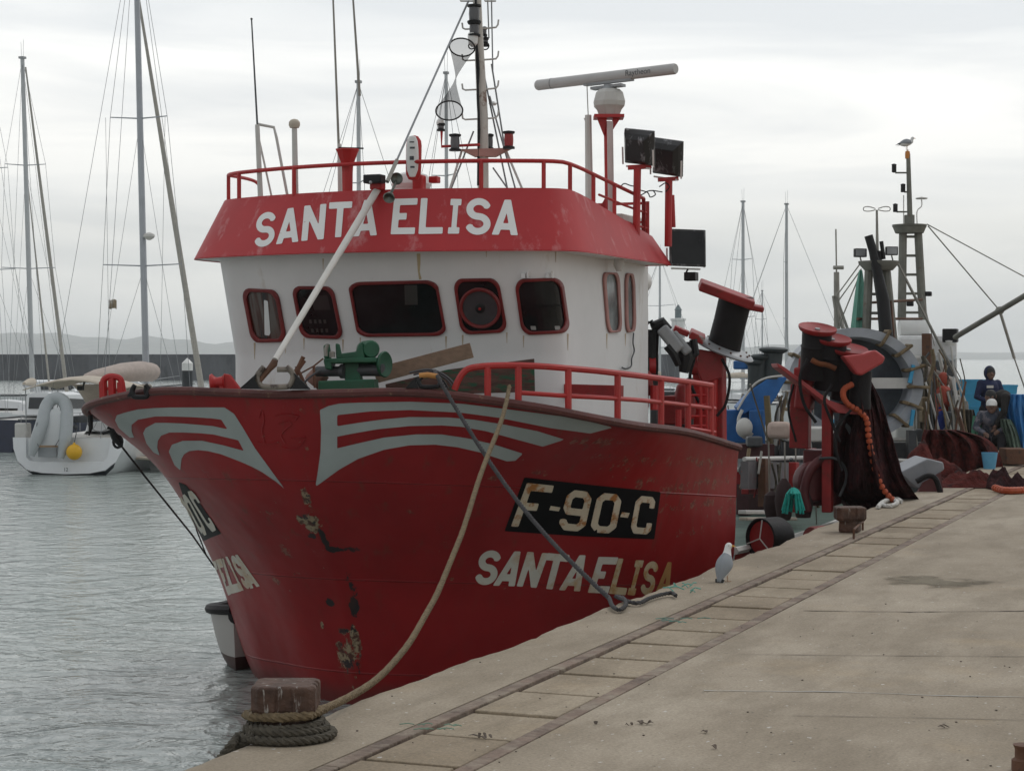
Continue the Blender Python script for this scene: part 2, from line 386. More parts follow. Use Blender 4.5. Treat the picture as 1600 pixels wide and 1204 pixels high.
# damp patch with soft edges: a thin sheet whose wetness fades out
c0 = at(1470, 909, z=QZ); dm = MB(); bwd = Vector((-math.sin(TH), math.cos(TH), 0))
dm.add([tuple(Vector((c0.x, c0.y, QZ+.004))+RT*a*.55+bwd*b_*.75) for a, b_ in ((-1,-1),(1,-1),(1,1),(-1,1))], [(0,1,2,3)])
md = quay_mat('damp concrete', (.62,.63,.58)); t = md.node_tree; ou = [n for n in t.nodes if n.type == 'OUTPUT_MATERIAL'][0]; pb_ = t.nodes['Principled BSDF']
g = t.nodes.new('ShaderNodeNewGeometry'); sb_ = t.nodes.new('ShaderNodeVectorMath'); sb_.operation = 'DISTANCE'; t.links.new(g.outputs['Position'], sb_.inputs[0]); sb_.inputs[1].default_value = (c0.x, c0.y, QZ+.004)
nn_ = t.nodes.new('ShaderNodeTexNoise'); nn_.inputs['Scale'].default_value = 3.2; nn_.inputs['Detail'].default_value = 5; t.links.new(g.outputs['Position'], nn_.inputs['Vector'])
ma_ = t.nodes.new('ShaderNodeMath'); ma_.operation = 'MULTIPLY_ADD'; t.links.new(nn_.outputs['Fac'], ma_.inputs[0]); ma_.inputs[1].default_value = 1.1; t.links.new(sb_.outputs['Value'], ma_.inputs[2])
mr_ = t.nodes.new('ShaderNodeMapRange'); mr_.interpolation_type = 'SMOOTHSTEP'; t.links.new(ma_.outputs[0], mr_.inputs[0]); mr_.inputs[1].default_value = .70; mr_.inputs[2].default_value = 1.02; mr_.inputs[3].default_value = .85; mr_.inputs[4].default_value = 0
t.links.new(mr_.outputs[0], pb_.inputs['Alpha'])
tag(dm.build('damp_patch', md, smooth=False), kind='structure')

# breakwater
bw = MB(); A = at(-700, 594, z=0); Cc = at(1062, 594, z=0); dirv = (Cc-A).normalized(); nb = Vector((-dirv.y, dirv.x, 0))
hb = 4.3
prof = [(-.4,0,-2),(0,0,0),(.15,0,hb-.5),(.6,0,hb-.5),(.6,0,hb),(2.2,0,hb),(2.2,0,hb-1.5),(8,0,hb-1.5),(12,0,-2)]
n = 60; rows = []
for i in range(n+1):
    p = A.lerp(Cc, i/n); rows.append([p+nb*a[0]+Vector((0,0,a[2])) for a in prof])
bw.grid(rows); bw.f.append(tuple(range(len(prof)))); bw.f.append(tuple(n*len(prof)+i for i in range(len(prof))))
bwo = bw.build('breakwater', mat('breakwater concrete', (.085,.09,.10), .9, var=.4, vscale=.35, stretch=(1,1,.3), col2=(.05,.055,.06), f2=.55, w2=.1, s2=.6), smooth=False, origin=A)
tag(bwo, 'long dark grey breakwater wall across the harbour mouth', 'breakwater')

# hills beyond
MH = mat('distant hillside', (.13,.14,.12), .95, var=.45, vscale=.01, stretch=(1,1,6), col2=(.34,.32,.28), f2=.56, w2=.08, s2=.022)
def hills(x0, x1, D, ridge, seed):
    h = MB(); rows = []; n = 160
    for i in range(n+1):
        px = x0+(x1-x0)*i/n; hy = ridge(px)
        f0 = at(px, 560, d=D); f0.z = -2; bk = at(px, 560, d=D*1.25)
        hgt = max(2, (560-hy)/3000*D*1.12+3.6)
        row = []
        for k in range(9):
            t = k/8; p = f0.lerp(bk, t); p.z = -2+(hgt+2)*math.sin(t*math.pi/2)**1.1*(1+.05*math.sin(px*.05+k*2.1+seed)*(t<.95)); row.append(p)
        rows.append(row)
    h.grid(rows); o = h.build('hills', MH, smooth=True, ang=80); tag(o, kind='structure'); return o
hills(-1500, 1300, 4200, lambda x: 524-6*math.sin(x*.011+1)-3*math.sin(x*.031)-2*math.sin(x*.09)+max(0, x-300)*.02, 0)
hills(1250, 3800, 5600, lambda x: 548-3*math.sin(x*.008)-2*math.sin(x*.027), 3)
# ================================================================== RED TRAWLER: hull
boat = empty('fishing_boat', (BX, BY+8, 0), 'big red steel fishing boat with flared bow and white wheelhouse moored at the quay', 'fishing boat')
LV = [
 [(0,0,3.28),(.03,.7,3.30),(.11,1.2,3.31),(.24,1.7,3.28),(.55,2.42,3.17),(.95,2.80,3.07),(1.7,3.02,2.97),(3.2,3.12,2.85),(5.15,3.15,2.61)],
 [(.4,0,2.36),(.46,.4,2.36),(.58,.85,2.36),(.78,1.3,2.36),(1.15,1.87,2.36),(1.6,2.27,2.36),(2.3,2.67,2.36),(3.5,2.97,2.3),(5.15,3.12,2.2)],
 [(1.28,0,1.25),(1.36,.4,1.25),(1.5,.8,1.25),(1.8,1.25,1.25),(2.2,1.78,1.25),(2.7,2.26,1.25),(3.3,2.62,1.25),(4.2,2.90,1.25),(5.15,3.08,1.25)],
 [(1.73,0,0),(1.85,.35,0),(2.0,.65,0),(2.3,1.1,0),(2.7,1.67,0),(3.2,2.08,0),(3.8,2.42,0),(4.5,2.7,0),(5.15,2.87,0)],
 [(2.0,0,-.6),(2.15,.3,-.6),(2.35,.55,-.6),(2.7,.9,-.6),(3.2,1.45,-.6),(3.7,1.85,-.6),(4.2,2.15,-.6),(4.8,2.4,-.6),(5.15,2.5,-.6)]]
def hullpt(a, t):          # a in 0..8 along, t in 0..4 down
    col = [catmull(l, a) for l in LV]
    return catmull(col, t)
NA, NT = 64, 40
def hullrow(t, sgn=1, inner=0):
    out = []
    for i in range(NA+1):
        u, v, z = hullpt(8*i/NA, t); out.append(B(u, sgn*max(v, 0), z))
    return out
hm = MB(); rows = []
for j in range(NT+1):
    t = 4*j/NT
    p = hullrow(t, 1); s_ = hullrow(t, -1)
    rows.append(s_[::-1]+p[1:])
hm.grid(rows)
hull_bvh = BVHTree.FromPolygons([tuple(p) for p in hm.v], hm.f)
# aft body, low in the water behind the forecastle
LVA = [[(5.15,3.10,1.38),(8,3.15,1.30),(12,3.15,1.30),(16,2.95,1.40),(18,2.45,1.55)],
       [(5.15,3.08,1.0),(8,3.12,1.0),(12,3.12,1.0),(16,2.85,1.0),(18,2.3,1.05)],
       [(5.15,2.87,0),(8,3.0,0),(12,3.0,0),(16,2.6,0),(18,1.9,0)],
       [(5.15,2.5,-.6),(8,2.7,-.6),(12,2.7,-.6),(16,2.2,-.6),(18,1.5,-.6)]]
rows = []
for l in LVA:
    P = [catmull(l, 4*i/24) for i in range(25)]
    rows.append([B(u, -v, z) for u, v, z in P]+[B(u, v, z) for u, v, z in P][::-1])
hm.grid(rows)
# break of the forecastle: bulkhead
P1 = [B(*hullpt(8, t)) for t in [4*j/NT for j in range(NT+1)]]
P2 = [B(5.15, -(p.x-BX), p.z) for p in P1]
hm.add(P1+P2[::-1], [tuple(range(2*len(P1)))])
def surf(bvh, px, py, off):
    r = ray(px, py).normalized(); loc, nor, idx, dist = bvh.ray_cast(CAM, r, 100)
    if loc is None: return None
    if nor.dot(r) > 0: nor = -nor
    return loc+nor*off
MHULL = None
def hull_material():
    m = bpy.data.materials.new('red hull paint with rust'); m.use_nodes = True; t = m.node_tree; b = t.nodes['Principled BSDF']
    N = t.nodes.new; K = t.links.new
    g = N('ShaderNodeNewGeometry'); sx = N('ShaderNodeSeparateXYZ'); K(g.outputs['Position'], sx.inputs[0])
    def noise(sc, st=(1,1,1), det=6, loc=(0,0,0), rough=.65, dist=0):
        mp = N('ShaderNodeMapping'); mp.inputs['Scale'].default_value = st; mp.inputs['Location'].default_value = loc; K(g.outputs['Position'], mp.inputs[0])
        n = N('ShaderNodeTexNoise'); n.inputs['Scale'].default_value = sc; n.inputs['Detail'].default_value = det; n.inputs['Roughness'].default_value = rough; n.inputs['Distortion'].default_value = dist
        K(mp.outputs[0], n.inputs['Vector']); return n.outputs['Fac']
    def math_(op, a, b_=None, c=None, clamp=False):
        x = N('ShaderNodeMath'); x.operation = op; x.use_clamp = clamp
        for i, q_ in enumerate((a, b_, c)):
            if q_ is None: continue
            if isinstance(q_, (int, float)): x.inputs[i].default_value = q_
            else: K(q_, x.inputs[i])
        return x.outputs[0]
    def step(a, lo, hi):
        x = N('ShaderNodeMapRange'); x.interpolation_type = 'SMOOTHSTEP'; K(a, x.inputs[0]); x.inputs[1].default_value = lo; x.inputs[2].default_value = hi; return x.outputs[0]
    def mix(f, A, Bc):
        x = N('ShaderNodeMix'); x.data_type = 'RGBA'
        if isinstance(f, float): x.inputs[0].default_value = f
        else: K(f, x.inputs[0])
        for i, q_ in ((6, A), (7, Bc)):
            if isinstance(q_, tuple): x.inputs[i].default_value = (*q_, 1)
            else: K(q_, x.inputs[i])
        return x.outputs[2]
    o = mix(step(noise(.9), .35, .7), (.215, .0045, .006), (.28, .008, .010))
    o = mix(math_('MULTIPLY', step(noise(2.5, (1,1,.15), loc=(4,0,0)), .5, .75), .35), o, (.20, .014, .016))   # faint runs
    Z = sx.outputs[2]; X = math_('SUBTRACT', sx.outputs[0], BX)
    # scrape clusters: (centre seen on the hull, half width, half height, how dark)
    def cluster(lst):
        tot = None
        for px, py, rx, ry in lst:
            c = surf(hull_bvh, px, py, 0); k = (c-CAM).dot(FW)/3000
            dx = math_('DIVIDE', math_('SUBTRACT', sx.outputs[0], c.x), rx*k*1.05); dz = math_('DIVIDE', math_('SUBTRACT', Z, c.z), ry*k)
            d = math_('SQRT', math_('ADD', math_('MULTIPLY', dx, dx), math_('MULTIPLY', dz, dz)))
            m_ = math_('SUBTRACT', 1.0, step(d, .1, 1.45)); tot = m_ if tot is None else math_('MAXIMUM', tot, m_)
        return tot
    stem = cluster([(482,788,13,26),(488,815,17,22),(470,812,8,8),(543,1032,20,38),(552,1060,14,30),(530,1005,10,10),(556,1000,9,30),(503,974,6,10),(536,985,14,7)])
    blk = cluster([(507,842,6,26),(522,858,14,6),(552,858,14,6),(550,915,9,24),(553,945,8,24),(516,940,8,7),(560,1045,6,30),(486,835,9,7)])
    shl = cluster([(985,722,36,16),(945,692,26,10),(1045,765,34,14),(1000,750,14,12),(930,712,16,8),(1065,792,40,10),(842,738,8,8),(1110,720,14,14),(1090,755,20,8),(1120,800,10,14),(900,690,12,8),(770,745,8,8),(640,800,8,6),(700,900,10,8),(430,905,12,10),(420,800,10,8),(475,700,7,7),(590,790,6,6),(1080,830,14,8),(470,640,10,6),(450,860,14,14),(462,895,12,12)])
    s1 = math_('ADD', noise(4.2, (1,1,.55), 10, rough=.74), math_('MULTIPLY', stem, .19))
    scr = step(s1, .635, .665)
    halo = step(s1, .60, .67)
    o = mix(math_('MULTIPLY', math_('MULTIPLY', halo, step(stem, .05, .3)), .45), o, (.16,.045,.02))
    bleed = step(noise(9, (1,1,.07), 4, loc=(4,4,0)), .52, .70)
    o = mix(math_('MULTIPLY', math_('MULTIPLY', bleed, step(stem, .0, .5)), .35), o, (.17,.06,.03))
    cc = mix(step(noise(14, det=3), .42, .6), (.30,.24,.15), (.07,.025,.018)); cc = mix(step(noise(7, det=4, loc=(3,3,3)), .52, .58), cc, (.02,.02,.022))
    o = mix(math_('MULTIPLY', scr, step(stem, .05, .25)), o, cc)
    sb = math_('ADD', noise(5.0, (1,1,.5), 9, rough=.7, loc=(6,6,1)), math_('MULTIPLY', blk, .20))
    o = mix(math_('MULTIPLY', step(sb, .62, .65), step(blk, .05, .3)), o, (.016,.014,.015))
    Y = math_('SUBTRACT', sx.outputs[1], BY)
    s2 = math_('ADD', noise(7.5, (1,1,1.2), 9, rough=.74, loc=(1.5,2.2,.3)), math_('MULTIPLY', shl, .10))
    o = mix(math_('MULTIPLY', math_('MULTIPLY', step(s2, .60, .64), step(shl, .05, .4)), .7), o, mix(step(noise(22, det=2), .42, .58), (.22,.14,.09), (.10,.03,.02)))
    # scratches / tiny chips everywhere
    o = mix(math_('MULTIPLY', step(noise(11, (1,1,1), 5, loc=(9,2,4)), .70, .73), .8), o, (.20,.12,.09))
    # welded plate seams, fine
    fz = math_('ABSOLUTE', math_('SUBTRACT', math_('FRACT', math_('MULTIPLY_ADD', Z, 1.02, math_('MULTIPLY', Y, .085))), .5))
    seam = math_('SUBTRACT', 1.0, step(fz, 0, .012))
    o = mix(math_('MULTIPLY', seam, .30), o, (.12,.02,.02))
    runs = math_('MULTIPLY', step(noise(6, (1,1,.06), 5, loc=(7,1,0)), .56, .70), step(Z, .3, 2.6))
    o = mix(math_('MULTIPLY', runs, .60), o, (.12,.035,.022))
    fad = step(noise(1.1, (1,1,.6), 3, loc=(0,5,5)), .48, .72)
    o = mix(math_('MULTIPLY', fad, .30), o, (.33,.02,.022))
    # rust tide near water
    tz = math_('SUBTRACT', 1.0, step(math_('ADD', Z, math_('MULTIPLY', noise(3), .3)), .2, .5))
    o = mix(math_('MULTIPLY', tz, .6), o, (.06,.03,.025))
    K(o, b.inputs['Base Color'])
    K(math_('MULTIPLY_ADD', noise(1.7, det=5), .25, .30), b.inputs['Roughness'])
    b.inputs['Specular IOR Level'].default_value = .33
    bp = N('ShaderNodeBump'); bp.inputs['Strength'].default_value = .55; bp.inputs['Distance'].default_value = .05
    hb_ = math_('ADD', noise(1.3, det=2), math_('MULTIPLY', scr, -.15)); hb_ = math_('ADD', hb_, math_('MULTIPLY', seam, .25))
    K(hb_, bp.inputs['Height']); K(bp.outputs[0], b.inputs['Normal'])
    return m
MHULL = hull_material()
hull = hm.build('hull', MHULL, boat, smooth=True, ang=50)

# cap rail along the bulwark top and its thickness
top = hullrow(0, -1)[::-1]+hullrow(0, 1)[1:]
cap = MB(); cap.tube([p+Vector((0,0,-.025)) for p in top], .042, n=8)
ap = [B(5.15, v, 2.61-.0) for v in (3.15, -3.15)]
cap.build('cap_rail', M['capred'], boat)
# inner bulwark and foredeck
def inset(p, d=.07):
    c = Vector((BX, BY+3.2, p.z)); k = (c-p); k.z = 0
    return p+k.normalized()*d
inn = MB(); low = hullrow(.62, -1)[::-1]+hullrow(.62, 1)[1:]
rows = [[inset(p, .03) for p in top], [inset(p, .10) for p in low]]
inn.grid(rows); inn.build('bulwark_lining', M['redworn'], boat)
dk = MB(); hl = len(low)//2
dk.grid([[inset(low[hl+i], .08)+Vector((0,0,.02)) for i in range(0, hl+1, 2)], [inset(low[hl-i], .08)+Vector((0,0,.02)) for i in range(0, hl+1, 2)]])
dk.build('foredeck', M['deck'], boat, smooth=False)
adk = MB(); adk.add([B(5.16,-3.0,1.02),B(5.16,3.0,1.02),B(16,2.75,1.02),B(18,2.2,1.06),B(18,-2.2,1.06),B(16,-2.75,1.02)], [(0,1,2,3,4,5)])
adk.build('main_deck', M['deck'], boat, smooth=False)
gw = MB()
for sg in (1, -1): gw.tube([B(u, sg*v, z+.02) for u, v, z in [catmull(LVA[0], 4*i/24) for i in range(25)]], .045, n=6)
gw.tube([B(18, 2.45, 1.57), B(18, -2.45, 1.57)], .045, n=6)
gw.build('gunwale', M['offwhite'], boat)

# ------------------------------------------------------------------ paint laid on curved surfaces
def mask_mesh(mb, field, x0, x1, y0, y1, nx, ny, to3):
    X, Y = np.meshgrid(np.linspace(x0, x1, nx+1), np.linspace(y0, y1, ny+1)); F = field(X, Y)
    cache = {}
    def vert(a, b_):
        k = (round(a, 4), round(b_, 4))
        if k not in cache:
            p = to3(a, b_)
            if p is None: cache[k] = None
            else: mb.v.append(p); cache[k] = len(mb.v)-1
        return cache[k]
    for j in range(ny):
        for i in range(nx):
            c = [(j,i),(j,i+1),(j+1,i+1),(j+1,i)]; f = [F[q_] for q_ in c]
            if max(f) <= 0: continue
            poly = []
            for k in range(4):
                a, b_ = c[k], c[(k+1)%4]; fa, fb = F[a], F[b_]
                if fa > 0: poly.append((X[a], Y[a]))
                if (fa > 0) != (fb > 0):
                    t = fa/(fa-fb); poly.append((X[a]+(X[b_]-X[a])*t, Y[a]+(Y[b_]-Y[a])*t))
            ids = [vert(*p) for p in poly]
            if None in ids: continue
            ids = [q_ for n_, q_ in enumerate(ids) if q_ != ids[n_-1]]
            if len(set(ids)) >= 3 and len(set(ids)) == len(ids): mb.f.append(tuple(ids))
def sd_poly(poly):
    P = np.array(poly, float)
    def f(X, Y):
        d = np.full(X.shape, 1e9); ins = np.zeros(X.shape, bool)
        for (ax, ay), (bx, by) in zip(P, np.roll(P, -1, 0)):
            ex, ey = bx-ax, by-ay; wx, wy = X-ax, Y-ay
            t = np.clip((wx*ex+wy*ey)/(ex*ex+ey*ey+1e-12), 0, 1)
            d = np.minimum(d, np.hypot(wx-ex*t, wy-ey*t))
            c = ((ay > Y) != (by > Y)) & (X < ex*(Y-ay)/(ey+1e-12)+ax); ins ^= c
        return np.where(ins, d, -d)
    return f
def union(fs): return lambda X, Y: np.max([f(X, Y) for f in fs], axis=0)
# --- letters as strokes in a box W x 1
LW = .66
def arc(cx, cy, rx, ry, a0, a1, n=14): return [(cx+rx*math.cos(R(a0+(a1-a0)*i/n)), cy+ry*math.sin(R(a0+(a1-a0)*i/n))) for i in range(n+1)]
def glyph(ch, h):
    l, r, b_, t = h, LW-h, h, 1-h; c = LW/2
    if ch == 'S':
        ry = (t-b_)/4; my = b_+2*ry
        return [arc(c, my+ry, (r-l)/2, ry, 15, 270, 18)+arc(c, b_+ry, (r-l)/2, ry, 90, -165, 18)[1:]]
    if ch == 'A': return [[(h*.8, 0), (c, 1-h*.2), (LW-h*.8, 0)], [(l+.09, .24), (r-.09, .24)]]
    if ch == 'N': return [[(l, 0), (l, 1)], [(l+.01, 1-h*.7), (r-.01, h*.7)], [(r, 0), (r, 1)]]
    if ch == 'T': return [[(0, t), (LW, t)], [(c, 0), (c, t)]]
    if ch == 'E': return [[(l, 0), (l, 1)], [(l, t), (LW, t)], [(l, b_), (LW, b_)], [(l, .5), (LW*.6, .5)]]
    if ch == 'L': return [[(l, 0), (l, 1)], [(l, b_), (LW, b_)]]
    if ch == 'I': return [[(c, 0), (c, 1)], [(c-.2, t), (c+.2, t)], [(c-.2, b_), (c+.2, b_)]]
    if ch == 'F': return [[(l, 0), (l, 1)], [(l, t), (LW*1.1, t)], [(l, .47), (LW*.72, .47)]]
    k = .11
    if ch == '0': return [[(l+k, b_), (r-k, b_), (r, b_+k), (r, t-k), (r-k, t), (l+k, t), (l, t-k), (l, b_+k), (l+k, b_)]]
    if ch == '9': return [[(l, b_+.16), (l, b_+k), (l+k, b_), (r-k, b_), (r, b_+k), (r, t-k), (r-k, t), (l+k, t), (l, t-k), (l, .56), (l+k*.6, .47), (r, .47)]]
    if ch == 'C': return [[(r, t-.22), (r, t-k*.6), (r-k*.6, t), (l+k, t), (l, t-k), (l, b_+k), (l+k*.7, b_), (r-k*.6, b_), (r, b_+k*.6), (r, b_+.22)]]
    if ch == '-': return [[(0, .5), (LW, .5)]]
def letter_field(ch, h):
    st = glyph(ch, h)
    def f(X, Y):
        out = np.full(X.shape, -9.)
        for pl in st:
            n = len(pl)-1
            for i in range(n):
                (ax, ay), (bx, by) = pl[i], pl[i+1]; L_ = math.hypot(bx-ax, by-ay)
                ex, ey = (bx-ax)/L_, (by-ay)/L_; wx, wy = X-ax, Y-ay
                al = wx*ex+wy*ey; pe = np.abs(wx*-ey+wy*ex)
                if n > 4 or ch == 'A' and n == 2:
                    t = np.clip(al, 0, L_); v = h-np.hypot(wx-ex*t, wy-ey*t)
                    if ch != 'A' and (i == 0 or i == n-1):   # flat stroke ends
                        v = np.where((al < 0) if i == 0 else (al > L_), -1, v)
                else:
                    v = np.minimum(h-pe, L_/2-np.abs(al-L_/2))
                out = np.maximum(out, v)
        return np.minimum(out, np.minimum(Y+.0, 1-Y)) if ch in 'A' else out
    return f
def letters(specs, bvh, off, hw=.095, res=30):
    mb = MB()
    for ch, TL, TR_, BR, BL in specs:
        h = hw if ch != '-' else .5
        wbox = LW
        def to3(a, b_):
            s_, t_ = a/wbox, b_
            px = (BL[0]*(1-s_)+BR[0]*s_)*(1-t_)+(TL[0]*(1-s_)+TR_[0]*s_)*t_
            py = (BL[1]*(1-s_)+BR[1]*s_)*(1-t_)+(TL[1]*(1-s_)+TR_[1]*s_)*t_
            return surf(bvh, px, py, off)
        if ch == '-': fld = lambda X, Y: np.minimum(np.minimum(X, LW-X), np.minimum(Y, 1-Y))+1e-6
        else: fld = letter_field(ch, h)
        mask_mesh(mb, fld, -.05, LW+.1, -.01, 1.01, int(res*.8), res, to3)
    return mb
# bow stripes, port
P = [
 [(500,640),(513,634),(530,630),(560,628.5),(640,627),(720,630),(780,637),(880,650),(925,659),(958,667),(922,676.5),(860,668),(780,652),(720,644),(640,640),(580,642),(527,648),(527,665),
  (527,682),(527,700),(527,718),(510,742),(493,760),(497,735),(501,705),(502,670)],
 [(520,666.5),(560,660),(600,654.5),(640,651),(700,651.5),(740,655),(790,663),(840,673),(882,686),(848,697),(800,684),(760,673),(720,666),(690,664),(640,665),(590,670),(550,677),(520,683)],
 [(520,701.5),(560,692),(600,683),(650,678),(690,678),(730,684),(770,693),(817,708),(805,719),(792,720),(750,706),(715,698),(680,694),(640,695),(600,702),(560,716),(530,733),(493,760),(512,730)]]
sm = MB(); mask_mesh(sm, union([sd_poly(p) for p in P]), 485, 965, 622, 765, 240, 72, lambda a, b_: surf(hull_bvh, a, b_, .004))
sm.build('bow_stripes', M['stripe'], boat, 'pale grey wing stripes on the port bow')
P = [
 [(180,656),(183,648),(197,643.5),(216,639),(240,637),(266,636),(310,636),(351,636),(366,646),(380,668),(399,700),(423,733),(445,763),(432,752),(410,737),(388,724),(368,716),(381,703),(372,686),(361,678),(346,655),(330,653),(299,651),(265,650),(243,650),(216,655),(206,663),(206,673),(210,683),(203,683),(186,668)],
 [(224,676),(228,668),(243,660),(260,660),(286,661),(333,665),(360,671),(376,690),(372,687),(333,678),(310,676),(286,675),(265,675),(252,680),(247,688),(246,699),(250,711),(240,706),(229,692)],
 [(264,705),(269,694),(286,688),(316,688),(349,695),(386,705),(400,722),(410,737),(395,729),(377,721),(346,709),(325,704),(310,702.5),(296,704),(288,709),(284,716),(282,734),(273,726)]]
sm = MB(); mask_mesh(sm, union([sd_poly(p) for p in P]), 170, 450, 630, 768, 200, 100, lambda a, b_: surf(hull_bvh, a, b_, .004))
sm.build('bow_stripes', M['stripe'], boat, 'pale grey wing stripes on the starboard bow')
# number plates
def quad_plate(Q_, name, off, nx=24, ny=12, lab=None):
    mb = MB(); mask_mesh(mb, sd_poly(Q_), min(p[0] for p in Q_)-1, max(p[0] for p in Q_)+1, min(p[1] for p in Q_)-1, max(p[1] for p in Q_)+1, nx*2, ny*3, lambda a, b_: surf(hull_bvh, a, b_, off))
    return mb.build(name, M['plate'], boat, lab)
pl = quad_plate([(819,745),(925,757),(1032,768),(1022,842),(905,837),(788,829)], 'number_plate', .004, 50, 14, 'black painted panel carrying the registration on the port bow')
reg = letters([('F',(823,753),(861,757),(843,823),(798,821)),('-',(860,789),(875,791.5),(872.5,797.5),(857.5,795.5)),('9',(888,763),(926,768),(912,830),(870,826)),('0',(934,768),(972,772),(960,833),(920,830)),
 ('-',(971,799),(983,800.5),(980,808),(968,806.5)),('C',(994,773),(1024,776),(1015,834.5),(983,832))], hull_bvh, .009, .085, 40)
o = reg.build('registration', M['lettersR'], pl); 
nm = letters([('S',(752,858),(786,860),(773,914),(739,912)),('A',(792,860),(825,861),(803,915),(771,914)),('N',(824,861),(857,863.5),(838,917.5),(807,915)),('T',(855,863),(890,866),(875,921),(841,918)),
 ('A',(894,866),(926,867),(905,923),(874,921)),('E',(935,869),(966,870),(950,926.5),(918,925)),], hull_bvh, .004, .1, 34)
lb = letters([('L',(966,871.5),(992,873),(977,929),(951,926.5)),('I',(989,874),(1010,875),(995,930),(976,928)),
 ('S',(1009,875.5),(1031,877),(1019,930),(998,927))], hull_bvh, .004, .1, 34)
lb.build('yellowed_letters', mat('yellowed lettering', (.52,.42,.27), .65, var=.15, col2=(.45,.25,.09), f2=.48, w2=.12, s2=5), boat, 'yellowed letters near the end of the port bow name')
la = letters([('A',(1036,877),(1056,878),(1044,929),(1023,928))], hull_bvh, .004, .1, 34)
la.build('stained_letter', mat('ochre stained letter', (.42,.22,.07), .7, var=.25, vscale=4), boat, 'ochre stained last letter of the port bow name')
nm.build('boat_name', M['lettersH'], boat, 'rust stained white boat name on the port bow')
pl = quad_plate([(279,752),(291,757),(305,775),(325,803),(346,833),(330,839),(318,845),(306,820),(290,785)], 'number_plate', .004, 16, 20, 'black painted panel carrying the registration on the starboard bow')
reg = letters([('C',(291,767),(302,765),(340,826),(331,831)),('0',(284,774),(291,769),(326,833),(317,837)),('9',(281,778),(285,774),(313,838),(307,841))], hull_bvh, .009, .1, 40)
reg.build('registration', M['lettersH'], pl)
nm = letters([('T',(331,877),(337,875),(353,932),(347,935)),('E',(337,874),(346,871.5),(362,927),(357,930)),('L',(347,872),(354,870),(377,923),(362,927)),('I',(351,869.5),(357,868),(383,921),(375,923)),
 ('S',(358,868),(369,866),(393,917),(384,921)),('A',(364,867),(375,864.5),(406,915),(392,919))], hull_bvh, .004, .12, 40)
nm.build('boat_name', M['lettersH'], boat, 'white boat name on the starboard bow')
# welded emblem outline on the stem
em = MB()
for pts in ([(405,652),(409,640),(413,655),(410,672),(414,692)], [(403,691),(420,692),(436,690)], [(430,650),(448,646),(468,650)], [(466,650),(462,656)], [(436,662),(448,657),(456,662),(447,670),(440,680),(446,692)], [(440,698),(455,701),(468,697),(478,684)], [(455,684),(470,683),(478,682)]):
    Q_ = [surf(hull_bvh, p.x, p.y, .004) for p in smooth([(a, b_, 0) for a, b_ in pts], 4)]
    em.tube([p for p in Q_ if p], .008, n=5)
em.build('stem_emblem', MHULL, boat, 'raised red emblem welded on the stem')
# ================================================================== wheelhouse
HW = 1.92
def front_plan(hw, s0, bulge, n=40, r=.0, p=2.0):
    out = []
    for i in range(n+1):
        v = -hw+2*hw*i/n; k = abs(v)/hw
        out.append((v, s0-BY-bulge*(1-k**p)))
    return out
def wall_outline(rake):
    # front curve, rounded shoulders, straight sides
    pts = []; rc = .30
    for i in range(31):
        v = -(HW-rc)+2*(HW-rc)*i/30; k = abs(v)/HW
        pts.append((18.45-BY-.36*(1-k**2)+rake, v))
    u_e, v_e = pts[-1]
    for i in range(1, 9):
        a = R(90*i/8); pts.append((u_e+rc*.95*(1-math.cos(a)), v_e+rc*math.sin(a)))
    side = [(pts[-1][0]+(5.6-pts[-1][0])*i/10, HW) for i in range(1, 11)]
    full = pts+side
    stb = [(u, -v) for u, v in full if v > HW-rc+1e-6][::-1]
    return [(u, v*1.045 if v < 0 else v) for u, v in stb+full]
zk = 3.64
levels = [(4.72, 0), (4.4, .33*.31), (4.1, .33*.6), (3.85, .33*.84), (3.68, .33), (3.60, .345), (3.2, .345), (2.38, .345)]
hs = MB(); rows = []
for z, rk in levels:
    rk = .34*(4.68-max(z, zk))/(4.68-zk)
    rows.append([B(u, v, z) for u, v in wall_outline(rk)])
hs.grid(rows)
aft = [r[-1] for r in rows]; aft2 = [r[0] for r in rows]
hs.add(aft+aft2[::-1], [tuple(range(2*len(aft)))])
house_bvh = BVHTree.FromPolygons([tuple(p) for p in hs.v], hs.f)
house = hs.build('wheelhouse', M['white'], boat, ang=30)

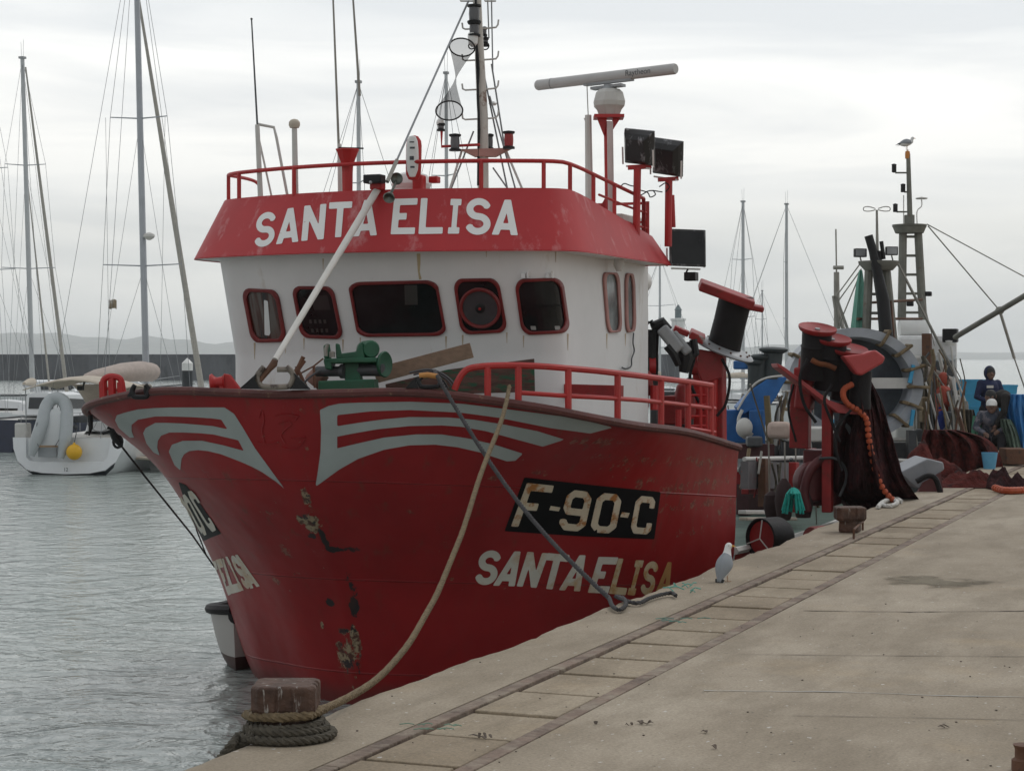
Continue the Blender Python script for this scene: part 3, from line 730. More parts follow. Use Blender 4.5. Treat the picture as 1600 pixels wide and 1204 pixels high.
def rrect_field(r, inner=None):
    def sd(X, Y, w_, h_, r_):
        qx = np.abs(X-.5)*1.0-(.5-r_)-w_; qy = np.abs(Y-.5)*1.0-(.5-r_)-h_
        return -(np.hypot(np.maximum(qx, 0), np.maximum(qy, 0))+np.minimum(np.maximum(qx, qy), 0)-r_)
    if inner is None: return lambda X, Y: sd(X, Y, 0, 0, r)
    return lambda X, Y: np.minimum(sd(X, Y, 0, 0, r), -sd(X, Y, -inner[0], -inner[1], r))
def bil(Q_, s_, t_):   # TL TR BR BL, t down
    TL, TR_, BR, BL = Q_
    return ((TL[0]*(1-s_)+TR_[0]*s_)*(1-t_)+(BL[0]*(1-s_)+BR[0]*s_)*t_, (TL[1]*(1-s_)+TR_[1]*s_)*(1-t_)+(BL[1]*(1-s_)+BR[1]*s_)*t_)
def window(Q_, fw, gl, r=.17, lab=None, frame=None, n=34):
    wpx = math.hypot(Q_[1][0]-Q_[0][0], Q_[1][1]-Q_[0][1]); hpx = math.hypot(Q_[3][0]-Q_[0][0], Q_[3][1]-Q_[0][1])
    f = MB(); mask_mesh(f, rrect_field(r, (fw/wpx, fw/hpx)), -.02, 1.02, -.02, 1.02, n, n, lambda a, b_: surf(house_bvh, *bil(Q_, a, b_), .004))
    fo = f.build('window', frame or M['frame'], house, lab, solid=.022)
    g = MB(); mask_mesh(g, rrect_field(r), -.01+fw/wpx*.5, 1.01-fw/wpx*.5, -.01+fw/hpx*.5, 1.01-fw/hpx*.5, n, n, lambda a, b_: surf(house_bvh, *bil(Q_, a, b_), .0025))
    g.build('pane', gl, fo); return fo
M['frame'] = mat('dark red window frame', (.17, .014, .014), .45, var=.25)
M['framep'] = mat('faded pink window frame', (.36, .17, .15), .6, var=.2)
# left pane shows the curtained far side of the cabin
mw = bpy.data.materials.new('curtained glass'); mw.use_nodes = True; t_ = mw.node_tree; b_ = t_.nodes['Principled BSDF']
g_ = t_.nodes.new('ShaderNodeNewGeometry'); m_ = t_.nodes.new('ShaderNodeMapping'); m_.inputs['Scale'].default_value = (14, 3, .6); m_.inputs['Rotation'].default_value = (0, R(-8), 0)
t_.links.new(g_.outputs['Position'], m_.inputs[0]); n_ = t_.nodes.new('ShaderNodeTexNoise'); n_.inputs['Scale'].default_value = 1; n_.inputs['Detail'].default_value = 3; t_.links.new(m_.outputs[0], n_.inputs['Vector'])
r_ = t_.nodes.new('ShaderNodeValToRGB'); t_.links.new(n_.outputs['Fac'], r_.inputs[0]); r_.color_ramp.elements[0].position = .4; r_.color_ramp.elements[0].color = (.012,.012,.014,1)
r_.color_ramp.elements[1].position = .62; r_.color_ramp.elements[1].color = (.12,.10,.09,1); e_ = r_.color_ramp.elements.new(.52); e_.color = (.07,.022,.015,1)
t_.links.new(r_.outputs[0], b_.inputs['Base Color']); b_.inputs['Roughness'].default_value = .12
M['curtain'] = mw
W1 = [(379,449.5),(435,452.5),(449.5,533),(395,534)]
w1 = window(W1, 5, mw, .2, 'narrow front window showing curtains behind the glass')
st = MB(); mask_mesh(st, sd_poly([(413,468),(419,470),(423,520),(421,524),(414,523)]), 410, 426, 465, 527, 16, 40, lambda a, b_: surf(house_bvh, a, b_, .006))
st.build('painted_light_strip', mat('painted pale daylight', (.75,.78,.78), .4, var=.03), w1)  # pale strip painted on the pane to imitate daylight through the cabin
W2 = [(457,446.5),(521,447),(538,529),(472,526.5)]; window(W2, 4.5, M['glass'], .18)
W3 = [(544.5,440.5),(683,437),(699,523.5),(560,525.5)]; w3 = window(W3, 4.5, M['glass'], .14, 'wide centre window')
W4 = [(708,435),(779,434),(794,518),(721,522)]; w4 = window(W4, 4.5, M['glass'], .2, 'front window with a round clear-view screen')
W5 = [(803.5,436),(876,433),(888.5,519.5),(815.5,522.5)]; w5 = window(W5, 4.5, M['glass'], .2)
W6 = [(939.5,425),(965,426),(969.5,518),(947.5,520)]; window(W6, 3.5, M['glass2'], .2, 'narrow side window with faded frame', M['framep'])
W7 = [(975,426),(989,428),(991.5,517),(976,520)]; window(W7, 3, M['glass2'], .25, 'narrow side window with faded frame', M['framep'])
# things behind the glass, seen as pale shapes
def onhouse(poly, off, name, mt, parent, n=24):
    mb = MB(); xs = [p[0] for p in poly]; ys_ = [p[1] for p in poly]
    mask_mesh(mb, sd_poly(poly), min(xs)-1, max(xs)+1, min(ys_)-1, max(ys_)+1, n, n, lambda a, b_: surf(house_bvh, a, b_, off)); return mb.build(name, mt, parent)
M['inside'] = mat('dim interior', (.045,.043,.04), .3, var=.1)
onhouse([(632,445),(652,445),(653,476),(633,476)], .006, 'hanging_box', M['inside'], w3)
onhouse([(486,461),(512,461),(517,484),(491,484)], .006, 'instrument_panel', mat('dim instrument', (.03,.03,.03), .2), w3)
for k in range(4):
    for j in range(2):
        x_ = 483+j*3+k*7.5; y_ = 499+j*14; onhouse([(x_,y_),(x_+4,y_),(x_+5,y_+6),(x_+1,y_+6)], .006, 'instrument_dial', M['inside'], w3, 6)
onhouse([(820,479),(876,476),(877,478),(820,481)], .006, 'blind_edge', M['plate'], w5)
for x_ in (829, 866): onhouse([(x_,509),(x_+8,509),(x_+9,515),(x_+1,515)], .006, 'catch', mat('catch', (.3,.3,.29), .5), w5, 8)
for x_ in (819, 855):
    c = surf(house_bvh, x_, 430, .02)
    if c: hb_ = MB(); hb_.box(c, (.045,.04,.05)); hb_.box(c+Vector((.05,0,.01)), (.012,.05,.07)); hb_.build('window_hinge', M['white'], house)
# round clear view screen
cv_c = surf(house_bvh, 751, 480, .03); nrm = Vector((.0, -1, -.33)).normalized(); r0 = ray(751,480).normalized()
loc, nn, ii, dd = house_bvh.ray_cast(CAM, r0, 100); nn = nn if nn.dot(r0) < 0 else -nn
cv = MB(); cv.lathe([(.185,0),(.215,0),(.22,.03),(.205,.045),(.185,.04),(.182,.0)], loc+nn*.01, nn, 40, caps=False); cvo = cv.build('clear_view_screen', M['frame'], w4)
cg = MB(); cg.lathe([(.187,0),(.187,.008)], loc+nn*.02, nn, 40); cg.build('glass_disc', mat('grey spinning glass', (.055,.056,.06), .25, var=.2), cvo)
ch = MB(); ch.lathe([(.05,0),(.05,.012),(.02,.022)], loc+nn*.03, nn, 20); ch.build('hub', M['black'], cvo)
ch = MB(); ch.lathe([(.014,0),(.014,.012)], loc+nn*.05, nn, 10); ch.build('hub_cap', M['red'], cvo)

# ------------------------------------------------------------------ red visor (roof fascia)
def par_z(u):  # top of the fascia falls towards the stern
    return 5.36 if u < 2.6 else 5.36-.33*(u-2.6)/2.8
def topline():
    pts = []
    hw = 2.04
    for i in range(41):
        v = -hw+2*hw*i/40; pts.append((18.72-BY-.55*(1-(abs(v)/hw)**2), v))
    u0 = pts[-1][0]
    for i in range(1, 17): u = u0+(5.38-u0)*i/16; pts.append((u, hw))
    return [(5.38-(5.38-u)*1.0, -v) for u, v in pts[41:]][::-1]+pts
def botline():
    pts = []; hw = 2.25
    for i in range(41):
        v = -hw+2*hw*i/40; pts.append((18.40-BY-.57*(1-(abs(v)/hw)**2), v))
    u0 = pts[-1][0]
    for i in range(1, 17): u = u0+(5.5-u0)*i/16; pts.append((u, hw))
    return [(u, -v) for u, v in pts[41:]][::-1]+pts
TLn, BLn = [[(u, v*1.045 if v < 0 else v) for u, v in l_] for l_ in (topline(), botline())]
for P_ in (TLn, BLn):      # soften the two front corners
    idx = [i for i, p in enumerate(P_)]
    for _ in range(3):
        for c0 in (16, 56):
            for i in range(c0-2, c0+3):
                a, b2, c2 = P_[i-1], P_[i], P_[i+1]; P_[i] = ((a[0]+2*b2[0]+c2[0])/4, (a[1]+2*b2[1]+c2[1])/4)
vs_ = MB(); rows = []
for k in range(7):
    f = k/6; rows.append([B(a[0]*(1-f)+b2[0]*f, a[1]*(1-f)+b2[1]*f, par_z(a[0])*(1-f)+4.69*f) for a, b2 in zip(TLn, BLn)])
vs_.grid(rows); m0 = len(rows[0])
visor_bvh = BVHTree.FromPolygons([tuple(p) for p in vs_.v], vs_.f)
# inner lining, roof deck and soffit
rows2 = [[p+Vector((0,0,0)) for p in rows[0]], [p+(Vector((BX, BY+4, p.z))-p).normalized()*.07 for p in rows[0]], [Vector(((p+(Vector((BX, BY+4, p.z))-p).normalized()*.12).x, (p+(Vector((BX, BY+4, p.z))-p).normalized()*.12).y, 4.93)) for p in rows[0]]]
vs_.grid(rows2)
vs_.add([rows[0][0], rows[-1][0], rows[-1][-1], rows[0][-1]], [(0,1,2,3)])
M['visor'] = mat('faded red roof fascia', (.42, .018, .022), .55, var=.1, vscale=1.2, col2=(.52,.20,.20), f2=.56, w2=.16, s2=4.5, stretch2=(1,1,.28))
visor = vs_.build('roof_fascia', M['visor'], boat, ang=40)
rf = MB(); rf.add([Vector((p.x, p.y, 4.95)) for p in rows2[2]], [tuple(range(m0))]); rf.build('roof_deck', M['offwhite'], boat, smooth=False)
sf = MB(); sf.add([Vector((p.x, p.y, 4.70)) for p in rows[-1]], [tuple(range(m0))]); sf.build('roof_soffit', M['white'], boat, smooth=False)
nm = letters([('S',(403,334),(433,329.5),(428,383),(396,388.5)),('A',(438,328),(471,323),(465.5,378),(432.5,382)),('N',(476,322),(510.5,318.7),(506,374),(471,377)),('T',(515,316.7),(551,315),(546,370),(511,372)),
 ('A',(556,314),(593,311),(588,368),(552,370)),('E',(616,311),(653,310),(648,366),(610.5,366.5)),('L',(658,310),(695,310),(691.5,365.5),(654,366)),('I',(699,311),(727,311.5),(723,365.5),(694,365.5)),
 ('S',(730,309.5),(768,310.5),(766,367.5),(726,367)),('A',(775,312),(812,313),(808,368),(769.5,367))], visor_bvh, .005, .092, 40)
nm.build('boat_name', M['lettersW'], visor, 'bold white boat name across the red fascia')

# lamp strip under the visor, soffit light, life raft drum
o = MB(); p0, p1 = at(553,397,y=BY+2.0), at(637,392,y=BY+2.0); o.bar(p0, p1, .10, .07); o.build('strip_light', M['offwhite'], boat, bevel=.015)
o = MB(); c = at(967,402, x=BX+2.08); o.lathe([(.03,0),(.055,.03),(.06,.14),(.03,.2)], c+Vector((0,0,.05)), (0,0,-1), 14); o.build('side_lamp', M['offwhite'], boat)
o = MB(); p0 = B(5.0, 1.75, 4.52); p1 = B(6.35, 1.75, 4.52); o.lathe([(.02,0),(.11,.02),(.155,.08),(.165,.3),(.165,.62),(.155,.80),(.11,.86),(.02,.88)], p0, (0,1,0), 20); o.build('liferaft_canister', M['white2'], boat)
# wheelhouse aft annex below the canister and cables
o = MB(); o.box(B(5.9, 0, 3.3), (3.5, .6, 1.9)); o.build('deckhouse', M['white'], boat, bevel=.05)
cb = MB(); pts = [at(990+dx, y_, x=BX+1.95) for dx, y_ in ((0,520),(-1,535),(1,548),(-3,560),(-4,572),(-12,576),(-18,574))]; cb.tube(smooth(pts, 4), .009, n=6); cb.build('cable', M['dgrey'], boat)
# yellow drip stain on the front wall below the fascia centre
st = MB(); rg = random.Random(2); poly = [(651,396),(657,396),(657,410),(656,425),(659,436),(655,437),(653,425),(652,410)]
mask_mesh(st, sd_poly(poly), 649, 661, 394, 438, 10, 30, lambda a, b_: surf(house_bvh, a, b_, .002)); st.build('rust_stain', mat('ochre drip', (.50,.40,.24), .6, var=.15), house)
MD = mat('rusty weep', (.48,.38,.27), .7, var=.25)
for x_, y0, y1, w_ in ((398,535,562,1.6),(446,534,552,1.2),(475,528,546,1.2),(536,530,549,1.4),(563,527,541,1),(697,525,546,1.5),(723,523,548,1.4),(792,519,536,1.1),(818,524,543,1.2),(887,521,548,1.5),(948,521,545,1.2),(977,521,540,1),(505,404,421,1.2),(760,388,402,1.1),(868,386,410,1.3)):
    mb = MB(); poly = [(x_-w_,y0),(x_+w_,y0),(x_+w_*.5,(y0+y1)/2),(x_+.3,y1),(x_-.3,y1),(x_-w_*.6,(y0+y1)/2)]
    mask_mesh(mb, sd_poly(poly), x_-w_-1, x_+w_+1, y0-1, y1+1, 8, 16, lambda a, b_: surf(house_bvh, a, b_, .002)); mb.build('rust_weep', MD, house)
# drip-rail shadow: a thin gutter bead round the base of the raked front
# ================================================================== fittings of the red boat
def post(mb, px, y0, y1, v, r=.03, rake=0):
    p = bv(px, y1, v); q_ = bv(px, y0, v); q_ = Vector((p.x, p.y, q_.z)); mb.tube([p-Vector((0,0,.06)), q_], r, n=8)
# guard rail on the port bulwark: 3D line standing on the cap
def capat(u):   # port cap position at distance u from the stem
    best = min(((hullpt(8*i/200, 0)) for i in range(201)), key=lambda c: abs(c[0]-u)); return best
wallP = [hullpt(8*i/200, 0) for i in range(201)]
wv = []; wf = []
for i, (u, v, z) in enumerate(wallP):
    p = B(u, v, 0); c = Vector((BX, BY+3.2, 0)); p = p+(c-p).normalized()*.05; wv += [(p.x, p.y, 1.5), (p.x, p.y, 5)]
    if i: wf.append((2*i-2, 2*i-1, 2*i+1, 2*i))
rail_bvh = BVHTree.FromPolygons(wv, wf)
def onrail(px, py):
    r = ray(px, py).normalized(); h = rail_bvh.ray_cast(CAM, r, 60)[0]; return h
def foot(p):
    c = min(wallP, key=lambda c: (B(c[0], c[1], 0)-Vector((p.x, p.y, 0))).length); return Vector((p.x, p.y, c[2]-.02))
gr_ = MB()
tp = [onrail(*q_) for q_ in ((710,609),(716,594),(724,582),(735,575),(760,571.5),(800,570.5),(845,572),(890,575.5),(930,579),(965,583),(1000,587),(1040,592),(1080,597),(1112,602))]
tp = [p for p in tp if p]
gr_.tube(smooth(tp, 4), .032, n=8)
lo_ = [onrail(*q_) for q_ in ((806,613),(845,615.5),(890,618.5),(930,620.5),(965,622.5),(1000,625),(1040,629),(1080,633.5),(1117,638))]
gr_.tube(smooth([p for p in lo_ if p], 3), .022, n=8)
lo2 = [onrail(*q_) for q_ in ((1074,668),(1117,675))]; gr_.tube([p for p in lo2 if p], .02, n=6)
for px, py in ((762,572),(810,571),(888,575.5),(965,583),(1033,591),(1075,596),(1111,601)):
    p = onrail(px, py); gr_.tube([foot(p), p], .034, n=8)
gr_.build('guard_rail', mat('bright red rail paint', (.42,.025,.022), .45, var=.15, col2=(.26,.15,.10), f2=.62, w2=.08, s2=7), boat)

# starboard roller frame on the bow
def oncap(px, py, off=0): # point above starboard/port cap at the pixel: pick the cap point nearest in the image column
    best = None
    for p in top:
        d = p-CAM; xx = 800+3000*d.dot(RT)/d.dot(FW)
        if d.dot(FW) > 0 and (best is None or abs(xx-px) < best[0]) : best = (abs(xx-px), p, d.dot(FW))
    return best
def near(px, py, side=None):
    # like oncap but restricted to the starboard (-1) or port (+1) rim, front part
    best = None
    for p in top:
        if side and (p.x-BX)*side < 0: continue
        if p.y > BY+1.6 and side == -1: continue
        d = p-CAM; xx = 800+3000*d.dot(RT)/d.dot(FW)
        if best is None or abs(xx-px) < best[0]: best = (abs(xx-px), d.dot(FW))
    return at(px, py, d=best[1])
rf_ = MB(); D0 = 20.0
for x_, y0, y1 in ((162,596,630),(176,590,628),(190,597,624)):
    rf_.bar(at(x_, y1, d=D0), at(x_-1, y0, d=D0), .062, .06)
rf_.tube(smooth([at(161,606,d=D0), at(162,594,d=D0), at(170,588.5,d=D0), at(180,588.5,d=D0), at(188,592,d=D0), at(191,603,d=D0), at(194,622,d=D0)], 4), .035, n=8)
rf_.bar(at(162,606,d=D0+.02), at(188,610,d=D0+.02), .03, .03)
rf_.build('roller_frame', M['red'], boat)
def fairlead(xc, yb, wpx, hpx, D, lab=None, thick=.02, capcol=None):
    """oval fairlead ring on edge with two gusset plates"""
    mb = MB(); ring = []
    a, c = wpx/2, hpx
    pts = [(xc-a*.62, yb-c*.95), (xc-a*.95, yb-c*.6), (xc-a, yb-c*.45), (xc-a*.88, yb-c*.15), (xc-a*.6, yb), (xc+a*.6, yb), (xc+a*.88, yb-c*.15), (xc+a, yb-c*.45), (xc+a*.92, yb-c*.7), (xc+a*.62, yb-c*.95)]
    P_ = smooth([tuple(at(x_, y_-2, d=D)) for x_, y_ in pts], 5)
    mb.tube(P_, thick, n=8)
    return mb, pts
mb, pts = fairlead(430, 606, 56, 33, 18.2, thick=.028)
# leave the mouth of the bull nose open towards the top right
mb.tube([at(433,577,d=18.2), at(450,577,d=18.2), at(457,582,d=18.2)], .026, n=8)
ck = mb.build('bow_chock', mat('scuffed steel', (.20,.17,.14), .6, var=.4, col2=(.05,.03,.025), f2=.5, w2=.1, s2=12), boat, 'open oval chock at the stem head')
g2 = MB()
for poly in ([(374,606),(400,583),(398,592),(404,603),(410,607)], [(452,607),(459,600),(462,590),(459,581),(484,607)]):
    g2.prism([at(x_, y_+1, d=18.15) for x_, y_ in poly], FW*.10)
each(g2, 'gusset', M['black'], ck, smooth=False)
mb, pts = fairlead(219, 622, 26, 20, 19.0, thick=.024); ck2 = mb.build('fairlead', M['black'], boat, 'small black fairlead on the starboard bow')
g2 = MB()
for poly in ([(198,620),(204,608),(211,602),(208,612),(211,619)], [(226,601),(233,603),(239,617),(226,618),(224,610)]): g2.prism([at(x_, y_, d=19.0) for x_, y_ in poly], FW*.09)
each(g2, 'gusset', M['black'], ck2, smooth=False)
mb, pts = fairlead(671, 606, 34, 18, 17.9, thick=.02); ck3 = mb.build('fairlead', M['black'], boat, 'low black fairlead with a worn orange top on the port bow')
g2 = MB(); g2.tube([at(655,587,d=17.9), at(668,585.5,d=17.9), at(684,588,d=17.9)], .026, n=8); g2.build('wear_bar', mat('orange wear bar', (.45,.20,.05), .6), ck3)
g2 = MB()
for poly in ([(634,606),(644,594),(652,588),(650,598),(654,606)], [(684,588),(694,594),(701,606),(688,606)]): g2.prism([at(x_, y_, d=17.9) for x_, y_ in poly], FW*.09)
each(g2, 'gusset', M['black'], ck3, smooth=False)
# deck tackle behind fairlead: orange-red pipe lying on the foredeck
# red mooring roller
ro = MB(); D0 = 18.7; c0 = at(329,599,d=D0); c1 = at(352,597,d=D0); ax = (c1-c0).normalized()
Ln = (c1-c0).length; ro.lathe([(.02,0),(.088,0),(.095,.02),(.062,.05),(.055,Ln*.5),(.062,Ln-.02),(.09,Ln),(.02,Ln)], c0, ax, 20)
ro.build('mooring_roller', M['redr'] if 'redr' in M else M['red'], boat)
ro = MB(); ro.prism([at(x_, y_, d=D0-.05) for x_, y_ in ((345,590),(350,583.5),(358,585),(377,610),(343,613),(341,600))], FW*.12); ro.build('roller_bracket', M['red'], boat, smooth=False, bevel=.01)
# forked rusty anchor lying on the fore deck
an = MB(); D0 = 18.6
an.tube([at(478,598,d=D0), at(459,607,d=D0), at(464,580,d=D0), at(476,563,d=D0)][1:], [.022,.02,.018], n=7)
an.tube([at(458,586,d=D0), at(466,574,d=D0), at(474,557,d=D0)], .022, n=7); an.tube([at(463,572,d=D0), at(478,603,d=D0)], .018, n=7)
an.tube([at(468,584,d=D0), at(490,572,d=D0), at(505,560,d=D0)], .009, n=6); an.tube([at(490,572,d=D0), at(492,606,d=D0)], .014, n=6)
an.build('anchor', M['rustpaint'], boat)

# green winch
wn = empty
D0 = 18.9
def dw(px, py, d=0): return at(px, py, d=D0+d)
W_ = MB(); W_.prism([dw(505,560,-.25), dw(588,558,-.25), dw(588,566,-.25), dw(508,568,-.25)], FW*.5)
W_.prism([dw(505,562,-.25), dw(517,560,-.25), dw(518,578,-.25), dw(508,576,-.25)], FW*.45)
W_.prism([dw(535,566,-.12), dw(560,566,-.12), dw(564,596,-.12), dw(539,596,-.12)], FW*.3)
W_.prism([dw(497,595,-.3), dw(584,592,-.3), dw(586,612,-.3), dw(497,612,-.3)], FW*.6)
W_.prism([dw(524,536,-.2), dw(530,537,-.2), dw(535,560,-.2), dw(525,560,-.2)], FW*.06)
W_.prism([dw(524,536,.15), dw(530,537,.15), dw(535,560,.15), dw(525,560,.15)], FW*.06)
W_.prism([dw(505,540,-.2), dw(511,536,-.2), dw(514,560,-.2), dw(506,560,-.2)], FW*.3)
W_.prism([dw(533,552,-.2), dw(556,549,-.2), dw(560,538,-.2), dw(566,534,-.2), dw(570,560,-.2), dw(533,560,-.2)], FW*.35)
winch = W_.build('windlass', M['green'], boat, 'dark green anchor windlass', smooth=False, bevel=.012)
wm_ = MB(); wm_.lathe([(.02,-.2),(.085,-.2),(.09,-.17),(.09,.15),(.075,.2),(.02,.2)], dw(575,546), (RT*.25-FW), 24); wm_.build('motor', M['green'], winch)
wm_ = MB(); c = dw(596,569,-.1); axx = (RT*.85-FW*.5).normalized()
wm_.lathe([(.03,-.28),(.05,-.28),(.055,-.18),(.06,-.05),(.085,.0),(.125,.025),(.13,.04),(.12,.05),(.05,.03),(.01,.03)], c, axx, 24); wm_.build('warping_head', M['green'], winch)
wm_ = MB(); wm_.lathe([(.02,-.2),(.05,-.2),(.05,.05),(.07,.06),(.07,.1),(.02,.1)], dw(524,580,-.1), (RT*.9-FW*.3).normalized(), 16); wm_.lathe([(.02,-.2),(.06,-.2),(.06,.14),(.02,.14)], dw(578,578,-.1), (RT*.9-FW*.3).normalized(), 16); wm_.build('gear_drum', M['dgrey'], winch)
wm_ = MB(); wm_.tube([dw(509,556,-.3), dw(509,545,-.3), dw(512,538,-.3)], .02, n=6); wm_.lathe([(.01,0),(.03,0),(.03,.05),(.01,.06)], dw(519,558,-.2), (0,0,1), 10); wm_.build('brake_screw', M['galv'], winch)

# deck coaming seen through the guard rail
o = MB(); o.bar(bu(800,607,2.75), bu(972,612,2.75), .10, .13); o.build('coaming', M['redworn'], boat, smooth=False)

# long white stay strut from the fascia to the bow chock, turnbuckle and upper wire
st = MB(); pA = surf(visor_bvh, 594, 297, .05); pB = at(430,562,d=18.25)
st.tube([pA, pB], [.040,.030], n=12); strut = st.build('stay_strut', mat('chipped white tube', (.66,.64,.60), .5, var=.1, col2=(.40,.22,.12), f2=.66, w2=.05, s2=14), boat)
st = MB(); st.tube([pB, at(428,568,d=18.25), at(421,576,d=18.22), at(405,596,d=18.2)], [.03,.038,.03,.022], n=8); st.build('turnbuckle', M['rustpaint'], strut)
st = MB(); st.box(pA+Vector((0,-.02,.03)), (.14,.12,.12)); st.build('strut_bracket', M['red'], boat, bevel=.02)
MASTU = 20.6-BY   # mast stands on the roof
mastD = 21.2
def pm(px, py, dd=0): return at(px, py, d=mastD+dd)
st = MB(); st.tube([at(605,284,d=19.3), pm(732,2)], .012, n=6); st.build('stay_wire', M['wire'], boat)
st = MB(); pA2 = at(605,284,d=19.3); pT = pm(732,2); st.tube([pA2, pA2.lerp(pT, .11)], .022, n=6); st.build('wire_tensioner', M['galv'], boat)

# ---------------- roof guard rail
def par(v_, u_): return None
rp = []
for (u, v) in TLn: 
    z = 5.64 if u < 2.6 else 5.64-.19*(u-2.6)/2.8
    rp.append(B(u, v*.975, z))
n_st = 16
front = rp[16:]            # from the starboard front corner over the front to the port stern
front = front[:-1]
rr_ = MB(); rr_.tube(front, .022, n=8)
# starboard return
c0 = front[0]; ret = [c0, c0+Vector((0,.35,-.0)), c0+Vector((0,.62,-.02)), c0+Vector((.0,.72,-.09)), c0+Vector((0,.74,-.32))]; rr_.tube(smooth([tuple(p) for p in ret], 4), .02, n=8)
def pk(px):
    best = min(front, key=lambda p: abs(800+3000*(p-CAM).dot(RT)/(p-CAM).dot(FW)-px)); return best
for px in (375,462,748,852,894,929,962,1005,1030):
    p = pk(px); u = p.y-BY; zz = (5.36 if u < 2.6 else 5.36-.33*(u-2.6)/2.8)-.02
    rr_.tube([Vector((p.x, p.y, zz)), p], .024, n=8)
p = front[0]; rr_.tube([Vector((p.x, p.y, 5.34)), p], .022, n=8)
# mid rails on the port quarter
for dz in (.20, .02):
    q_ = [B(u, 2.04*.975, z-dz-.1) for u, z in ((3.6,5.5),(4.5,5.45),(5.35,5.42))]; rr_.tube(q_, .014, n=6)
q_ = [B(5.35, v, 5.42) for v in (1.99, .8, -.5)]; rr_.tube(q_, .018, n=6); q_ = [B(5.35, v, 5.2) for v in (1.99, .8, -.5)]; rr_.tube(q_, .014, n=6)
rr_.tube([B(5.35,1.99,5.44), B(5.35,1.99,4.95)], .024, n=8)
rr_.build('roof_rail', M['red'], boat)

# ---------------- antennas on the roof
def antenna(pts, D, r, name, mt, tip=None, lab=None):
    mb = MB(); P_ = [at(x_, y_, d=D) for x_, y_ in pts]; mb.tube(P_, r, n=8)
    if tip: mb.ball(P_[-1], tip, 8, 6)
    return mb.build(name, mt, boat, lab)
antenna([(408,330),(402,195)], 20.9, [.032,.026], 'antenna_mast', M['offwhite'])
antenna([(403,212),(393,30)], 20.9, [.012,.008], 'whip_antenna', M['dgrey'], .014)
antenna([(402,194),(428,199),(432,215),(449,305)], 20.95, .016, 'antenna_brace', M['offwhite']); antenna([(402,205),(425,310)], 21.0, .012, 'antenna_brace', M['offwhite'])
antenna([(462,310),(460,196)], 20.6, [.034,.030], 'dome_post', M['offwhite'])
mb = MB(); mb.lathe([(.02,-.045),(.05,-.04),(.062,-.01),(.06,.02),(.04,.045),(.01,.055)], at(460,194,d=20.6), (0,0,1), 18); mb.build('gps_dome', M['cream'], boat)
antenna([(532,300),(519,-40)], 20.9, [.016,.010], 'whip_antenna', M['galv']); antenna([(532,300),(530,225)], 20.88, [.03,.022], 'antenna_base', M['offwhite'])
antenna([(562,150),(549,-40)], 21.0, [.016,.010], 'whip_antenna', M['galv'])
antenna([(921,330),(919,180)], 22.0, [.05,.04], 'antenna_base', M['offwhite']); antenna([(919,180),(917,130)], 22.0, .006, 'whip_antenna', M['galv'])
mb = MB(); mb.bar(at(913,187,d=22), at(921,184,d=22), .03, .03); mb.build('antenna_clamp', M['offwhite'], boat)
# funnel-shaped red vent
mb = MB(); c = at(543,296,d=20.3); mb.lathe([(.055,-.15),(.06,.18),(.065,.26),(.12,.40),(.13,.41),(.13,.425),(.10,.425),(.01,.42)], c, (0,0,1), 8); mb.build('funnel_vent', M['red'], boat, ang=30)
mb = MB(); mb.bar(at(529,231,d=20.3), at(568,232,d=20.3), .02, .015); mb.build('vent_lip', M['black'], boat)
# small black floodlight at the fascia edge
mb = MB(); c = at(585,280,d=19.9); mb.box(c, (.20,.14,.09)); fl = mb.build('floodlight', M['black'], boat, 'small black box light above the strut', bevel=.012)
mb = MB(); mb.ball(at(579,285,d=19.8), .018, 8, 6); mb.build('lens', M['grey'], fl)
# twin trumpet horn
def trumpet(p, d, r, l, mb): mb.lathe([(.012,0),(.016,l*.3),(r*.5,l*.75),(r,l),(r*.93,l),(r*.4,l*.8),(.005,l*.6)], p, d, 20)
mb = MB(); a_ = at(619,280,d=19.75)
dd_ = (CAM-a_).normalized(); mb.lathe([(.01,-.05),(.05,-.03),(.065,.03),(.062,.04),(.045,.02),(.01,.0)], at(619,280,d=19.75), (dd_+Vector((.25,0,.2))).normalized(), 20)
mb.lathe([(.01,-.05),(.04,-.03),(.062,.03),(.055,.04),(.035,.02),(.01,.0)], at(608.5,307,d=19.6), (dd_+Vector((-.2,0,-.45))).normalized(), 20)
mb.tube([at(619,283,d=19.75), at(615,293,d=19.66), at(610,304,d=19.62)], [.018,.014,.018], n=8); mb.build('horn', mat('tarnished brass horn', (.14,.15,.13), .35, metal=.7, var=.3), boat, 'twin trumpet horn')
# white domed winch behind, red fitting
mb = MB(); c = at(643,281,d=20.6); mb.lathe([(.2,-.09),(.215,-.05),(.20,.0),(.17,.05),(.10,.075),(.01,.08)], c, (0,0,1), 24); mb.lathe([(.19,-.2),(.19,-.09)], c, (0,0,1), 20); mb.build('radome', M['white2'], boat)
mb = MB(); mb.box(at(679,281,d=20.3), (.10,.1,.07)); mb.build('roof_bracket', M['red'], boat, bevel=.01)
